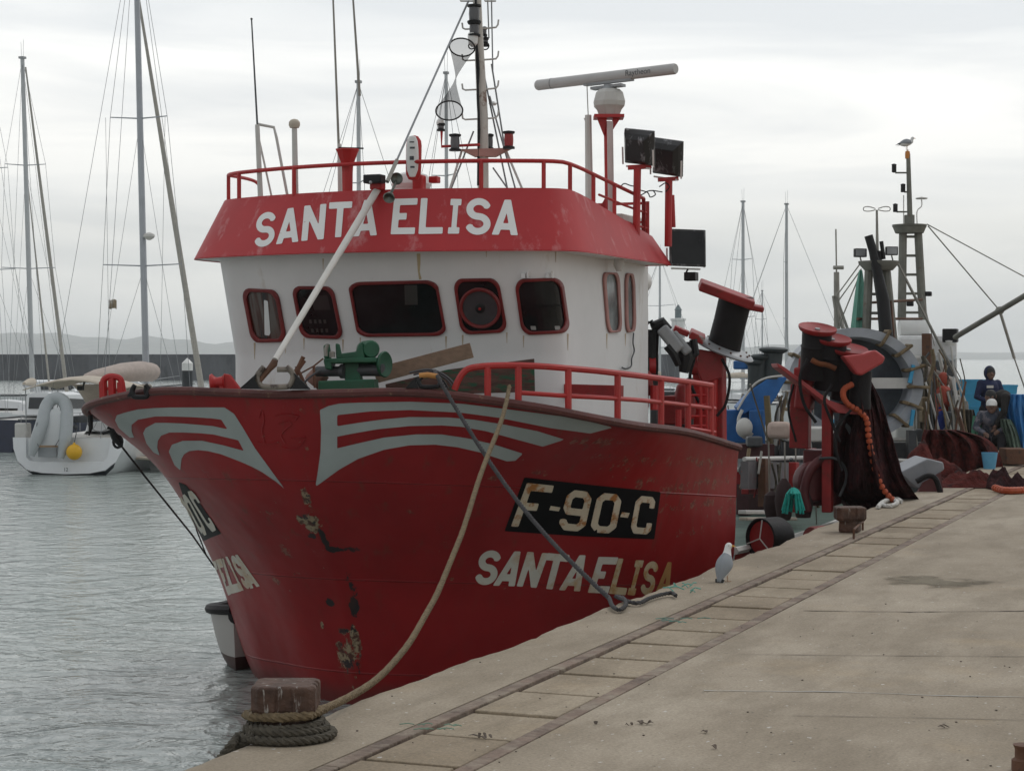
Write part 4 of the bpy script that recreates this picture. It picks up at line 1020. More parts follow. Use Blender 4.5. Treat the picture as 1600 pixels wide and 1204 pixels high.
# red post with the white oval lamp
mb = MB(); c = at(645,283,d=20.0); q1 = at(647,218,d=20.0)
prof_ = [(0,-.46),(.055,-.44),(.09,-.36),(.088,.0),(.088,.28),(.075,.36),(.03,.39)]
rows = []
cc = at(646,246,d=20.0)
mb.lathe([(.01,-.235),(.05,-.225),(.078,-.17),(.082,-.1),(.082,.13),(.075,.18),(.045,.225),(.01,.235)], cc+FW*.05, (RT*.02+Vector((0,0,1))), 24, sx=1, sy=.6, up=RT)
lp = mb.build('searchlight_housing', M['red'], boat, 'red housing behind the white oval lamp')
mb = MB(); mb.lathe([(.01,-.215),(.03,-.21),(.058,-.14),(.066,-.03),(.063,.08),(.055,.16),(.035,.205),(.01,.215)], at(644.5,245,d=19.97)-FW*.03, Vector((0,0,1)), 24, sx=1, sy=.5, up=RT); cap_ = mb.build('white_cover', M['white2'], lp)
mb = MB()
for y_, hh in ((222,2),(231,3),(247,6),(261,3)):
    for k in range(2): mb.box(at(643+rnd.uniform(-1,2)+k*3, y_, d=19.86), (.03-.008*k,.006,hh/3000*20))
mb.build('cover_markings', M['dgrey'], cap_)
mb = MB(); mb.box(at(655,281,d=20.25)+Vector((0,0,-.1)), (.12,.12,.3)); mb.build('lamp_foot', M['red'], boat, bevel=.02)

# ---------------- roof mast
mt = MB(); mt.tube([pm(755,300), pm(754,180), pm(748,60), pm(743,-60)], [.062,.06,.05,.045], n=14)
mast = mt.build('mast', mat('mast paint', (.55,.52,.47), .5, var=.12, col2=(.18,.10,.07), f2=.58, w2=.1, s2=5), boat)
mt = MB(); mt.tube([pm(747,290,-.08), pm(748,180,-.08), pm(745,90,-.08), pm(742,-60,-.08)], .014, n=6); mt.tube(smooth([tuple(pm(x_,y_,-.09)) for x_,y_ in ((749,286),(747,250),(749,200),(746,150),(748,110),(744,60))], 4), .012, n=6); mt.build('cable_run', M['black'], mast)
mt = MB()
for y_ in (45, 94, 140, 186):
    for x0, x1 in ((722,746),(760,779)):
        dy = -4 if x0 < 740 else -3
        if x0 < 740: P_ = [pm(x0,y_-9), pm(x0+1,y_-1), pm(x0+5,y_+1), pm(x1,y_)]
        else: P_ = [pm(x0-10,y_), pm(x0+6,y_-1), pm(x1-4,y_-2), pm(x1-1,y_-6), pm(x1,y_-14)]
        mt.tube(P_, .011, n=6)
for x0, x1 in ((718,740),(756,775)): mt.tube([pm(x0,-3), pm(x0+2,2), pm(x1,2)], .011, n=6)
each(mt, 'mast_steps', M['offwhite'], mast)
# all-round lights near the top
def lantern(px, py, w_, h_, dd=0, name='navigation_light', body=None, lens=None, parent=boat, lab=None):
    c = pm(px, py, dd); r = w_/2/3000*(mastD+dd); H = h_/3000*(mastD+dd)
    mb = MB(); mb.lathe([(.01,-H/2),(r,-H/2),(r,-H/2+.02),(r*.72,-H/2+.03)], c, (0,0,1), 16); mb.lathe([(r*.72,H/2-.03),(r,H/2-.02),(r,H/2),(.01,H/2+.01)], c, (0,0,1), 16)
    mb.lathe([(r*.3,-H/2+.01),(r*.3,H/2-.01)], c, (0,0,1), 8)
    o = mb.build(name, body or M['black'], parent, lab)
    mb = MB(); mb.lathe([(r*.72,-H/2+.028),(r*.78,0),(r*.72,H/2-.028)], c, (0,0,1), 16, caps=True); mb.build('lens', lens or M['glasslens'], o); return o
M['glasslens'] = mat('smoky lens', (.10,.10,.105), .2, var=.2); M['redlens'] = mat('red lens', (.30,.012,.012), .25, var=.1)
lantern(741,22,22,28,-.1,parent=mast); lantern(741,46,20,22,-.1,parent=mast); 
mt = MB(); mt.lathe([(.05,0),(.06,-.03),(.05,-.12),(.02,-.15)], pm(739,52,-.1), (0,0,1), 12); mt.build('lamp_base', M['white2'], mast)
lantern(757,50,9,14,.15,parent=mast); lantern(759,66,10,14,.15,parent=mast)
mt = MB(); mt.tube([tuple(pm(758+6*math.cos(a), 72+6*math.sin(a), .12)) for a in [i*math.pi/6 for i in range(12)]], .008, n=5, closed=True); mt.tube([tuple(pm(737+5*math.cos(a), 72+5*math.sin(a), -.1)) for a in [i*math.pi/6 for i in range(12)]], .008, n=5, closed=True); each(mt, 'cable_loop', M['black'], mast)
# black radar-reflector style hoops with twisted net (day shape)
ds = MB()
def hoop(cx, cy, rx, ry, rot=0): return [pm(cx+rx*math.cos(a)*math.cos(rot)-ry*math.sin(a)*math.sin(rot), cy+rx*math.cos(a)*math.sin(rot)+ry*math.sin(a)*math.cos(rot), -.25+.12*math.sin(a)) for a in [2*math.pi*i/28 for i in range(28)]]
h1, h2 = hoop(722,74,20,14,.12), hoop(702,173,21,15,-.05)
daysh = empty('day_shape', pm(712,124,-.25), 'hourglass day signal of dark wire hoops and black mesh hanging beside the roof mast', 'day signal')
d1 = MB(); d1.tube(h1, .009, n=5, closed=True); d1.build('hoop', M['black'], daysh)
d1 = MB(); d1.tube(h2, .009, n=5, closed=True); d1.build('hoop', M['black'], daysh)
tm = bpy.data.materials.new('fine black mesh'); tm.use_nodes = True; tn = tm.node_tree; tn.nodes['Principled BSDF'].inputs['Base Color'].default_value = (.03,.03,.032,1); tn.nodes['Principled BSDF'].inputs['Alpha'].default_value = .42; tn.nodes['Principled BSDF'].inputs['Roughness'].default_value = .8
mid = pm(712,125,-.25); rows = []
for k in range(13):
    f = k/12; row = []
    for i in range(28):
        a, b2 = h1[i], h2[(i+9)%28]; p = a.lerp(b2, f); w_ = abs(2*f-1)**1.15
        ax_ = h1[0].lerp(h1[14], .5).lerp(h2[0].lerp(h2[14], .5), f) 
        src = (h1[i]-h1[0].lerp(h1[14],.5)) if f < .5 else (h2[(i+9)%28]-h2[0].lerp(h2[14],.5))
        row.append(ax_+src*max(w_, .05))
    rows.append(row)
d1 = MB(); d1.grid([[p for p in r] for r in rows], close=True); d1.build('mesh_cone', tm, daysh)
# stays of the mast
mt = MB()
for a_, b2 in (((765,150),(815,330)),((757,120),(800,330)),((740,205),(703,300)),((770,262),(818,330)),((768,100),(790,240))): mt.tube([pm(*a_), pm(*b2, .1)], .010, n=5)
mt.tube([pm(768,0), pm(770,110)], .008, n=5); mt.tube([pm(762,0), pm(764,60)], .008, n=5); each(mt, 'mast_stays', M['wire'], mast)
# spreader arm with running lights
mt = MB(); mt.tube([pm(690,205,-.1), pm(690,229,-.1), pm(750,226,-.1)], .016, n=8); mt.build('lamp_arm', M['red'], boat)
mt = MB(); mt.prism([pm(720,233,-.1), pm(800,231,-.1), pm(775,244,-.1), pm(742,244,-.1)], FW*.12); mt.build('light_bracket', mat('pinkish bracket paint', (.40,.20,.17), .6), boat, smooth=False)
mt = MB(); mt.tube([pm(722,234), pm(703,295)], .014, n=6); mt.tube([pm(790,234), pm(818,300)], .014, n=6); each(mt, 'bracket_strut', M['offwhite'], boat)
lantern(711,223,19,26,-.15); lantern(766,222,11,24,.2); lantern(795,219,19,27,-.15, lens=M['redlens'])
lantern(689,199,13,12,-.1)
mb = MB(); c = pm(688,192,-.1); mb.ball(c, .045, 14, 8, sz=1.1); mb.build('gps_mushroom', M['white2'], boat)
mb = MB(); mb.lathe([(.03,-.02),(.05,0),(.03,.02)], pm(770,162,.1), (0,0,1), 12); mb.build('gps_mushroom', M['white2'], boat)

# ---------------- radar
D0 = 21.9
rb = MB(); rb.tube([at(953,345,d=D0), at(950,190,d=D0)], [.055,.05], n=12); rp_ = rb.build('radar_mast', M['red'], boat)
rb = MB(); rb.tube([at(955,345,d=D0-.12), at(953,190,d=D0-.12)], .036, n=12); rb.build('radar_mast_tube', mat('pinkish white tube', (.52,.42,.40), .5), rp_)
rb = MB()
for x0, x1, xt in ((932,949,944),(958,971,957)): rb.prism([at(x0,182,d=D0-.05), at(x1,182,d=D0-.05), at(xt if x0 < 940 else 952,212,d=D0-.05)], FW*.05)
rb.box(at(951,183,d=D0), (.34,.30,.035), rz=TH); rb.prism([at(938,322,d=D0), at(951,300,d=D0), at(953,345,d=D0)], FW*.03); each(rb, 'radar_bracket', M['red'], rp_, smooth=False)
rb = MB(); rb.lathe([(.10,-.17),(.125,-.155),(.15,-.09),(.185,-.05),(.192,.0),(.165,.10),(.12,.14),(.06,.15)], at(952,159,d=D0), (0,0,1), 8, caps=True); rad = rb.build('radar_gearbox', M['offwhite'], boat, ang=20, bevel=.01)
rb = MB(); a_, b2 = at(839,133.5,d=22.55), at(1056,107.5,d=21.3); rb.tube([a_, a_.lerp(b2,.01), a_.lerp(b2,.99), b2], [.052,.062,.062,.052], n=20)
bar = rb.build('radar_scanner', mat('scanner grey white', (.46,.45,.44), .5, var=.06), boat, 'long grey white radar scanner bar')
rb = MB(); m1 = a_.lerp(b2,.36); m2 = a_.lerp(b2,.70); rb.bar(m1-Vector((0,0,.062)), m2-Vector((0,0,.062)), .07, .03); rb.bar(at(926,139,d=22), at(974,133,d=21.8), .12, .03); rb.lathe([(.10,0),(.06,.07)], at(952,142,d=D0), (0,0,1), 16); rb.build('scanner_mount', M['grey'], bar)
rb = MB(); k0 = a_.lerp(b2,.115); dx_ = (b2-a_).normalized(); rb.lathe([(.064,0),(.064,.006)], k0, dx_, 20); rb.build('scanner_ring', M['dgrey'], bar)
def text_mesh(txt, size, name, mt, parent, origin, xdir, ydir, off=.0):
    cu = bpy.data.curves.new('tmp', 'FONT'); cu.body = txt; cu.size = size; o = bpy.data.objects.new('tmp', cu); COL.objects.link(o)
    dg = bpy.context.evaluated_depsgraph_get(); me = bpy.data.meshes.new_from_object(o.evaluated_get(dg)); bpy.data.objects.remove(o); bpy.data.curves.remove(cu)
    mb = MB(); nrm = xdir.cross(ydir).normalized()
    mb.v = [Vector(origin)+xdir*v.co.x+ydir*v.co.y+nrm*off for v in me.vertices]; mb.f = [tuple(p.vertices) for p in me.polygons]; bpy.data.meshes.remove(me)
    return mb.build(name, mt, parent, smooth=False)
yv = Vector((0,0,1)); yv = (yv-dx_*yv.dot(dx_)).normalized(); org = a_.lerp(b2,.67)+dx_.cross(yv)*.064-yv*.026
text_mesh('Raytheon', .092, 'maker_name', M['dgrey'], bar, org, dx_, yv)

# ---------------- floodlights on the port quarter
def flood(px, py, w_, h_, D, tilt, yaw, lab=None, par_=boat, roll=0):
    """boxy floodlight: tapering back, front glass, bracket"""
    c = at(px, py, d=D); sw, sh = w_/3000*D, h_/3000*D
    m = Matrix.Rotation(TH+yaw, 3, 'Z') @ Matrix.Rotation(tilt, 3, 'X') @ Matrix.Rotation(roll, 3, 'Y')
    mb = MB(); dpt = .16
    rows = []
    for yy_, k in ((0,1.0),(.03,1.0),(.10,.86),(dpt,.62)):
        rows.append([c+m@Vector((a*sw/2*k, yy_, b_*sh/2*k)) for a, b_ in ((-1,-1),(1,-1),(1,1),(-1,1))])
    mb.grid(rows, close=True); mb.f += [(0,1,2,3), (12,13,14,15)]
    o = mb.build('floodlight', M['floodbody'], par_, lab, smooth=False, bevel=.006)
    g = MB(); g.add([c+m@Vector((a*sw*.45, -.004, b_*sh*.44)) for a, b_ in ((-1,-1),(1,-1),(1,1),(-1,1))], [(0,1,2,3)]); g.build('lens', M['glass'], o, smooth=False)
    b_ = MB(); b_.bar(c+m@Vector((-sw*.4,.08,-sh*.55)), c+m@Vector((sw*.4,.08,-sh*.55)), .03, .02); b_.bar(c+m@Vector((-sw*.52,.08,-sh*.5)), c+m@Vector((-sw*.52,.08,0)), .02,.01); b_.bar(c+m@Vector((sw*.52,.08,-sh*.5)), c+m@Vector((sw*.52,.08,0)), .02,.01); b_.build('bracket', M['white2'], o, smooth=False)
    return o
M['floodbody'] = mat('black lamp housing with lime streaks', (.016,.016,.017), .4, var=.3, col2=(.26,.26,.27), f2=.53, w2=.12, s2=5, stretch2=(2.5,2.5,.4))
flood(1001,229,50,56,21.9,R(-22),R(150),'tall black floodlight with white streaks nearest the radar mast', roll=R(-9))
flood(1045,245,50,58,22.3,R(-22),R(150),'tall black floodlight on the outer quarter post', roll=R(-11))
flood(1075,387,60,58,22.6,R(-4),R(16),'square black floodlight hanging outside the fascia corner', roll=R(1))
ps = MB()
ps.tube([at(994,375,d=21.9), at(996,262,d=21.9)], .045, n=10); ps.bar(at(981,262,d=21.9), at(1018,260,d=21.9), .06, .05)
ps.tube([at(1044,385,d=22.3), at(1045,282,d=22.3)], .045, n=10); ps.tube([at(1052,355,d=22.4), at(1050,305,d=22.4)], .03, n=10); ps.bar(at(1028,281,d=22.3), at(1060,279,d=22.3), .06, .045); each(ps, 'lamp_post', M['red'], boat)
cb = MB()
for seq in (((968,294),(975,287),(985,290),(996,292)), ((985,300),(1000,305),(1015,298),(1035,300)), ((1000,297),(1012,301),(1016,308),(1024,304),(1020,297)), ((1030,292),(1040,286),(1046,292),(1040,300))):
    cb.tube(smooth([tuple(at(x_, y_, d=22.1)) for x_, y_ in seq], 5), .007, n=5)
each(cb, 'loose_cable', M['black'], boat)
mb = MB(); mb.box(B(5.3,1.2,5.12), (1.3,.9,.30)); mb.build('roof_locker', M['offwhite'], boat, bevel=.02)
mb = MB(); c = at(1080,432,d=22.6); mb.box(c, (.14,.14,.10)); mb.tube([at(1071,428,d=22.6), at(1075,420,d=22.6)], .012, n=6); mb.lathe([(.01,0),(.03,0),(.032,.02)], at(1074,433,d=22.5), (CAM-c).normalized(), 10); mb.build('small_deck_lamp', M['black'], boat, bevel=.015)

# ---------------- things behind the wheelhouse: hydraulic arm, power block pillar
D0 = 23.2
def pz(x_, y_, dd=0): return at(x_, y_, d=D0+dd)
ar = MB(); ar.tube([pz(1018,605), pz(1019,560), pz(1020,515)], [.085,.075,.08], n=10); ar.tube([pz(1018,512), pz(1035,505), pz(1046,516)], [.07,.08,.05], n=10); arm = ar.build('crane_arm', M['black'], boat, 'folded black hydraulic arm behind the wheelhouse')
ar = MB(); ar.bar(pz(1033,512,-.1), pz(1062,548,-.1), .16, .15); ar.bar(pz(1050,520,-.05), pz(1076,552,-.05), .12, .12); each(ar, 'arm_boom', M['grey'], arm, smooth=False, bevel=.03)
ar = MB(); ar.tube([pz(1042,540,-.15), pz(1052,552,-.15), pz(1060,570,-.1)], [.05,.05,.04], n=8); ar.tube([pz(1068,535), pz(1072,560), pz(1068,582)], [.09,.10,.06], n=8); ar.tube([pz(1083,530), pz(1087,552), pz(1078,560)], .05, n=8); each(ar, 'hydraulic_ram', M['black'], arm)
ar = MB(); ar.tube(smooth([tuple(pz(x_,y_,-.1)) for x_,y_ in ((1022,506),(1010,503),(1003,512),(1004,524),(1012,531))], 5), .014, n=6); ar.tube(smooth([tuple(pz(x_,y_,-.1)) for x_,y_ in ((1020,500),(1012,506),(1008,515),(1013,525))], 5), .012, n=6); ar.build('hose', M['rubber'], arm)
ar = MB(); ar.tube([pz(1014,572), pz(1024,572)], .12, n=12); ar.tube([pz(1018,600), pz(1018,570)], .05, n=8); ar.build('arm_pivot', M['red'], arm)
D0 = 23.7
pl_ = MB(); pl_.bar(pz(1103,700), pz(1106,548), .30, .30, up=(0,1,0)); pillar = pl_.build('block_pillar', M['red'], boat, 'stout red pillar carrying the power block', smooth=False, bevel=.02)
pl_ = MB(); pl_.bar(pz(1123,700), pz(1122,552), .16, .2, up=(0,1,0)); pl_.prism([pz(1092,545,-.2), pz(1130,552,-.2), pz(1128,590,-.2), pz(1098,600,-.2), pz(1088,575,-.2)], FW*.3); pl_.lathe([(.02,0),(.10,0),(.10,.2),(.02,.2)], pz(1080,573,-.1), RT, 14); pl_.build('pillar_head', M['redworn'], pillar, smooth=False, bevel=.015)
axd = (RT*math.sin(R(13))+UP*math.cos(R(13))); axd.normalize()
fd = (RT*math.cos(R(21))-UP*math.sin(R(21))).normalized(); fn = (RT*math.sin(R(21))+UP*math.cos(R(21))).normalized()
c = pz(1130,545); c_fl = c; tiltv = (fn-FW*.22).normalized()
pb = MB(); pb.lathe([(.02,-.03),(.38,-.02),(.40,.0),(.38,.02),(.25,.05),(.02,.05)], c, tiltv, 36); pb.build('lower_flange', M['galvl'] if 'galvl' in M else M['grey'], boat)
pb = MB(); pb.lathe([(.215,.0),(.205,.12),(.20,.35),(.205,.62),(.215,.70)], c+FW*0, (axd-FW*.15).normalized(), 28); drum = pb.build('block_drum', M['rubber'], boat, 'black rubber power block drum')
c2 = pz(1136,463); pb = MB(); pb.bar(pz(1093,444,-.2), pz(1177,475,-.2), .36, .115, up=tiltv); pb.bar(pz(1165,478,-.1), pz(1193,483,-.1), .16, .07, up=tiltv); pb.build('upper_flange', M['redworn'], drum, smooth=False, bevel=.02)
pb = MB(); pb.bar(pz(1053,512,-.25), pz(1076,522,-.25), .10, .07, up=tiltv); pb.bar(pz(1078,520,-.25), pz(1100,530,-.25), .3, .09, up=tiltv); pb.build('block_arm', mat('red and pale arm', (.36,.03,.03), .5, var=.1, col2=(.4,.38,.36), f2=.56, w2=.03, s2=3), boat, smooth=False, bevel=.012)
# clutter on the after side of the forecastle: ladder, bollards, red machines
cl = MB()
for x_, y0, y1, r in ((1095,600,676,.02),(1105,598,680,.02),(1060,640,672,.04),(1022,602,640,.05)): cl.tube([pz(x_,y1,-.8), pz(x_,y0,-.8)], r, n=8)
for y_ in (617,632,650,665): cl.tube([pz(1080,y_,-.8), pz(1107,y_,-.8)], .016, n=6)
each(cl, 'boarding_ladder', M['red'], boat)
cl = MB(); cl.lathe([(.12,0),(.14,.1),(.13,.3),(.10,.42),(.03,.46)], pz(1070,655,-.3), (0,0,1), 12); cl.box(pz(1060,640,-.2), (.3,.3,.35)); cl.box(pz(1003,612,-.6), (.12,.2,.4)); cl.lathe([(.08,0),(.1,.12),(.08,.3),(.02,.33)], pz(993,618,-.9), (0,0,1), 12); cl.lathe([(.07,0),(.09,.1),(.06,.28),(.02,.3)], pz(1010,618,-.7), (0,0,1), 12); each(cl, 'deck_gear', M['redworn'], boat, bevel=.02)
cl = MB(); cl.box(pz(1042,660,-.1), (.35,.3,.5)); cl.box(pz(1060,655,.3), (.5,.3,.7)); cl.tube([pz(1078,665,-.3), pz(1078,590,-.3)], .05, n=8); cl.tube([pz(1030,660,-.4), pz(1030,600,-.4)], .035, n=8); each(cl, 'dark_deck_gear', M['dgrey'], boat, bevel=.02)

# ---------------- purse seine hauler near the stern
D0 = 25.6
hl_ = MB(); hl_.prism([pz(1214,567,-.2), pz(1224,572,-.2), pz(1296,625,-.2), pz(1340,640,-.2), pz(1345,648,-.2), pz(1310,645,-.2), pz(1290,630,-.2), pz(1216,573,-.2)], FW*.6)
haul = hl_.build('net_hauler', mat('faded red hauler beam', (.36,.045,.045), .5, var=.2), boat, 'slanting red hauler beam with four black rollers', smooth=False, bevel=.01)
for (x_, y_, rx, xb, yb) in ((1277,516,30,1272,590),(1300,532,30,1296,606),(1325,548,31,1322,622)):
    c = pz(x_, y_); r = rx/3000*D0; tv = (UP+RT*.10-FW*.30).normalized()
    d = MB(); d.lathe([(.02,.015),(r*.45,.0),(r*.9,.03),(r,.045),(r,.02),(r*.93,-.01),(r*.55,-.06),(.12,-.08)], c, tv, 32); disc = d.build('roller_flange', M['discred'] if 'discred' in M else M['redworn'], haul)
    d = MB(); d.lathe([(.01,.03),(.035,.03),(.04,-.01)], c, tv, 12); d.build('hub', M['grey'], disc)
    b2 = pz(xb, yb, .15); ln = (b2-c).length; ax = (b2-c).normalized()
    d = MB(); d.lathe([(.20,.03),(.195,ln*.3),(.20,ln*.32),(.21,ln*.34),(.20,ln*.36),(.195,ln*.8),(.21,ln)], c, ax, 24); d.build('roller', M['rubber'], haul)
c = pz(1349,567,-.3); d = MB()
d.prism([pz(1317,556,-.4), pz(1350,552,-.4), pz(1368,546,-.4), pz(1384,558,-.4), pz(1380,567,-.4), pz(1346,587,-.4), pz(1338,584,-.4)], FW*.5); d.build('roller_flange', mat('light red flange', (.40,.05,.05), .5), haul, 'angular red end flange', smooth=False, bevel=.03)
d = MB(); d.lathe([(.15,0),(.14,.3),(.15,.5)], pz(1345,580,-.1), (pz(1343,640,-.1)-pz(1345,580,-.1)).normalized(), 20); d.build('roller', M['rubber'], haul)
d = MB(); d.tube(smooth([tuple(pz(x_,y_,-.15)) for x_,y_ in ((1268,562),(1280,568),(1292,570),(1306,576))], 4), .035, n=8); d.build('chafe_ring', mat('rusty orange band', (.16,.05,.015), .8, var=.3), haul)
d = MB(); d.bar(pz(1256,640,.3), pz(1264,560,.3), .22, .3, up=(0,1,0)); d.box(pz(1262,585,.3), (.3,.4,.2)); d.build('hauler_motor', M['redworn'], haul, smooth=False, bevel=.03)
hp = MB(); hp.bar(pz(1293,800,.1), pz(1293,630,.1), .13, .16, up=(0,1,0)); hp.bar(pz(1250,700,.5), pz(1252,600,.5), .26, .2, up=(0,1,0)); each(hp, 'hauler_post', M['redworn'], boat, smooth=False, bevel=.015)
hp = MB(); c = pz(1268,770,.1)
for k in range(2): hp.tube(smooth([tuple(pz(x_,y_,.1+.3*k)) for x_,y_ in ((1262,800),(1256,770),(1262,742),(1275,724),(1292,714))], 5), .07, n=8)
hp.box(pz(1285,745,.5), (.45,.4,.75)); hp.lathe([(.02,-.1),(.26,-.1),(.28,0),(.26,.1),(.02,.1)], pz(1270,752,.25), (FW*-.9+RT*.3), 22); each(hp, 'trawl_winch', mat('dark red winch', (.085,.010,.012), .5, var=.4), boat, bevel=.02)
hp = MB(); hp.tube(smooth([tuple(pz(x_,y_,.0)) for x_,y_ in ((1280,716),(1305,716),(1320,730),(1322,750),(1312,775))], 5), .02, n=6); hp.tube(smooth([tuple(pz(x_,y_,.0)) for x_,y_ in ((1305,660),(1322,664),(1332,680))], 5), .03, n=6); each(hp, 'winch_hose', M['dgrey'], boat)
# grey pound boards / deck house aft, pale rail above it
hp = MB(); hp.bar(bv(1163,742,1.4), bv(1262,742,1.4), .12, .42); hp.build('pound_board', mat('scuffed grey board', (.13,.12,.125), .7, var=.3, col2=(.22,.05,.05), f2=.57, w2=.08, s2=4), boat, smooth=False)
hp = MB(); hp.tube([bv(1163,717,1.35), bv(1292,714,1.35)], .035, n=8); hp.build('pound_rail', M['offwhite'], boat)
hp = MB(); hp.lathe([(.02,0),(.10,0),(.12,.04),(.08,.08),(.02,.08)], bv(1166,733,1.28), (-.3,-1,0), 20); hp.build('pulley', M['dgrey'], boat)
hp = MB(); hp.bar(bv(1185,740,1.55), bv(1190,705,1.55), .03,.03); 
for x_ in (1203,1228,1245,1262): hp.tube([bv(x_,800,1.9), bv(x_-2,690,1.9)], .012, n=5)
for a_, b2 in (((1172,600),(1200,690)),((1228,610),(1240,700)),((1256,640),(1262,800)),((1271,700),(1276,820))): hp.tube([bv(*a_,2.3), bv(*b2,2.3)], .012, n=5)
hp.tube([bv(1222,612,2.2), bv(1296,604,2.2)], .012, n=5); hp.build('deck_lines', M['galv'], boat)
hp = MB(); hp.bar(bv(1160,780,.8), bv(1300,790,.8), .2, .5); hp.build('dark_hatch', mat('dark red hatch', (.05,.012,.014), .7, var=.4), boat, smooth=False)
hp = MB(); hp.lathe([(.08,0),(.1,.05),(.13,.25),(.1,.45),(.03,.55)], pz(1225,812,-.2), (0,0,1), 12); hp.lathe([(.08,0),(.12,.15),(.1,.3),(.03,.35)], pz(1206,808,.2), (0,0,1), 12); hp.lathe([(.1,0),(.14,.2),(.1,.35),(.03,.4)], pz(1255,808,.2), (0,0,1), 12); each(hp, 'net_sack', mat('dark sacks', (.03,.016,.016), .9, var=.5), boat)

# more gear on the main deck: boards, posts and a beige hatch
for k, (x0, y0, x1, y1, v_, m_) in enumerate(((1166,797,1238,803,1.9,'offwhite'),(1168,808,1246,813,2.1,'cream'),(1172,752,1262,762,1.2,'capred'),(1196,716,1204,792,1.6,'rustpaint'),(1244,722,1249,800,2.0,'redworn'),(1270,700,1276,790,2.4,'redworn'),(1170,764,1200,772,1.3,'redworn'),(1210,772,1262,780,1.5,'capred'))):
    a_, b_ = bv(x0, (y0+y1)/2, v_), bv(x1, (y0+y1)/2, v_); 
    mb = MB(); p00, p10, p11, p01 = bv(x0,y0,v_), bv(x1,y0,v_), bv(x1,y1,v_), bv(x0,y1,v_); mb.prism([p00,p10,p11,p01], Vector((-.12,0,0))); mb.build('deck_board', M[m_], boat, smooth=False, bevel=.01)
for k in range(10):
    x_ = rnd.uniform(1170, 1300); y_ = rnd.uniform(700, 730); v_ = rnd.uniform(1.2, 2.4)
    P_ = [bv(x_, y_, v_), bv(x_+rnd.uniform(-8,8), y_+35, v_), bv(x_+rnd.uniform(-14,14), y_+rnd.uniform(60,85), v_)]
    mb = MB(); mb.tube(smooth([tuple(p) for p in P_], 5), rnd.choice([.012,.018,.03]), n=6); mb.build('deck_line', M[rnd.choice(['ropegrey','galv','redworn','dgrey','rope'])], boat)

for seq, D_, r_ in ((((1262,560),(1250,590),(1256,630),(1275,660)),25.3,.022),(((1300,600),(1288,625),(1300,660),(1312,690)),25.2,.02),(((1330,640),(1310,665),(1306,700),(1316,735)),25.2,.018),(((1085,560),(1078,590),(1088,620),(1100,640)),23.3,.02),(((1128,560),(1140,590),(1134,630),(1120,650)),23.4,.018),(((1240,600),(1232,640),(1244,690)),25.6,.016)):
    mb = MB(); mb.tube(smooth([tuple(at(x_, y_, d=D_)) for x_, y_ in seq], 6), r_, n=7); mb.build('hydraulic_hose', M['rubber'], boat)
mb = MB()
for k in range(14):
    a = 2*math.pi*k/14; ub = tiltv.cross(FW).normalized(); vb = tiltv.cross(ub); mb.lathe([(.012,.02),(.014,.045),(.004,.05)], c_fl+ub*.33*math.cos(a)+vb*.33*math.sin(a), tiltv, 6)
each(mb, 'flange_bolt', M['rustpaint'], boat)
# ================================================================== ropes, bollards, timber, birds
def at_plane(px, py, A, Bp):
    n = Vector((Bp.y-A.y, -(Bp.x-A.x), 0)); r = ray(px, py); return CAM+r*((A-CAM).dot(n)/r.dot(n))
def laid_rope(mb, path, r, pitch=.16, strands=3, n=6, step=.02):
    P_ = [Vector(p) for p in path]; out = [P_[0]]
    for a, b in zip(P_[:-1], P_[1:]):
        k = max(1, int((b-a).length/step)); out += [a.lerp(b, i/k) for i in range(1, k+1)]
    fr = []; pa = None; s_ = 0
    for i, p in enumerate(out):
        d = (out[min(i+1, len(out)-1)]-out[max(i-1, 0)]).normalized()
        if pa is None: up = Vector((0,0,1)) if abs(d.z) < .9 else Vector((1,0,0)); a = d.cross(up).normalized()
        else: a = pa-d*pa.dot(d); a.normalize()
        pa = a; b = d.cross(a); fr.append((p, a, b, s_)); s_ += (out[min(i+1, len(out)-1)]-p).length
    for k in range(strands):
        mb.tube([p+(a*math.cos(2*math.pi*(s2/pitch+k/strands))+b*math.sin(2*math.pi*(s2/pitch+k/strands)))*r*.5 for p, a, b, s2 in fr], r*.56, n=n)
A_ = at(795, 604, d=17.75); BB = at(508, 1106, d=9.80)
pts = [(796,603),(793,620),(787,645),(778,672),(762,712),(748,750),(735,792),(722,832),(706,872),(684,925),(664,962),(640,1003),(610,1040),(583,1065),(555,1083),(530,1096),(508,1106)]
path = [tuple(at_plane(x_, y_, A_, BB)) for x_, y_ in pts]
rp1 = MB(); laid_rope(rp1, smooth(path, 4), .0215, pitch=.13); 
o = rp1.build('mooring_rope', M['rope'], origin=BB); tag(o, 'thick tan mooring rope sagging from the bow rim down to the near bollard', 'rope', 'mooring ropes')
# splice end over the rim
A2 = at(684, 589, d=17.85); E2 = at(952, 934, z=QZ+.03)
rp = MB(); mid = [A2.lerp(E2, i/12)+Vector((0,0,-.18*math.sin(math.pi*i/12))) for i in range(13)]
laid_rope(rp, [A2+Vector((-.25,.5,.05)), A2+Vector((-.06,.1,.03))]+mid, .020, pitch=.12)
o = rp.build('mooring_rope', M['ropedark'], origin=E2); tag(o, 'straight dark grey mooring rope running from the port fairlead to the quay edge', 'rope', 'mooring ropes')
rp = MB(); seq = [(952,934),(957,946),(968,952),(978,944),(974,934),(962,931),(985,940),(1000,941),(1015,934),(1035,928),(1050,926),(1056,930)]
laid_rope(rp, smooth([tuple(at(x_, y_, z=QZ+.03)) for x_, y_ in seq], 5), .017, pitch=.14)
o = rp.build('rope_tail', M['ropedark'], origin=at(1000,938,z=QZ)); tag(o, 'dark knotted rope end lying on the quay lip beside the gull', 'rope')
rp = MB(); rg = random.Random(4)
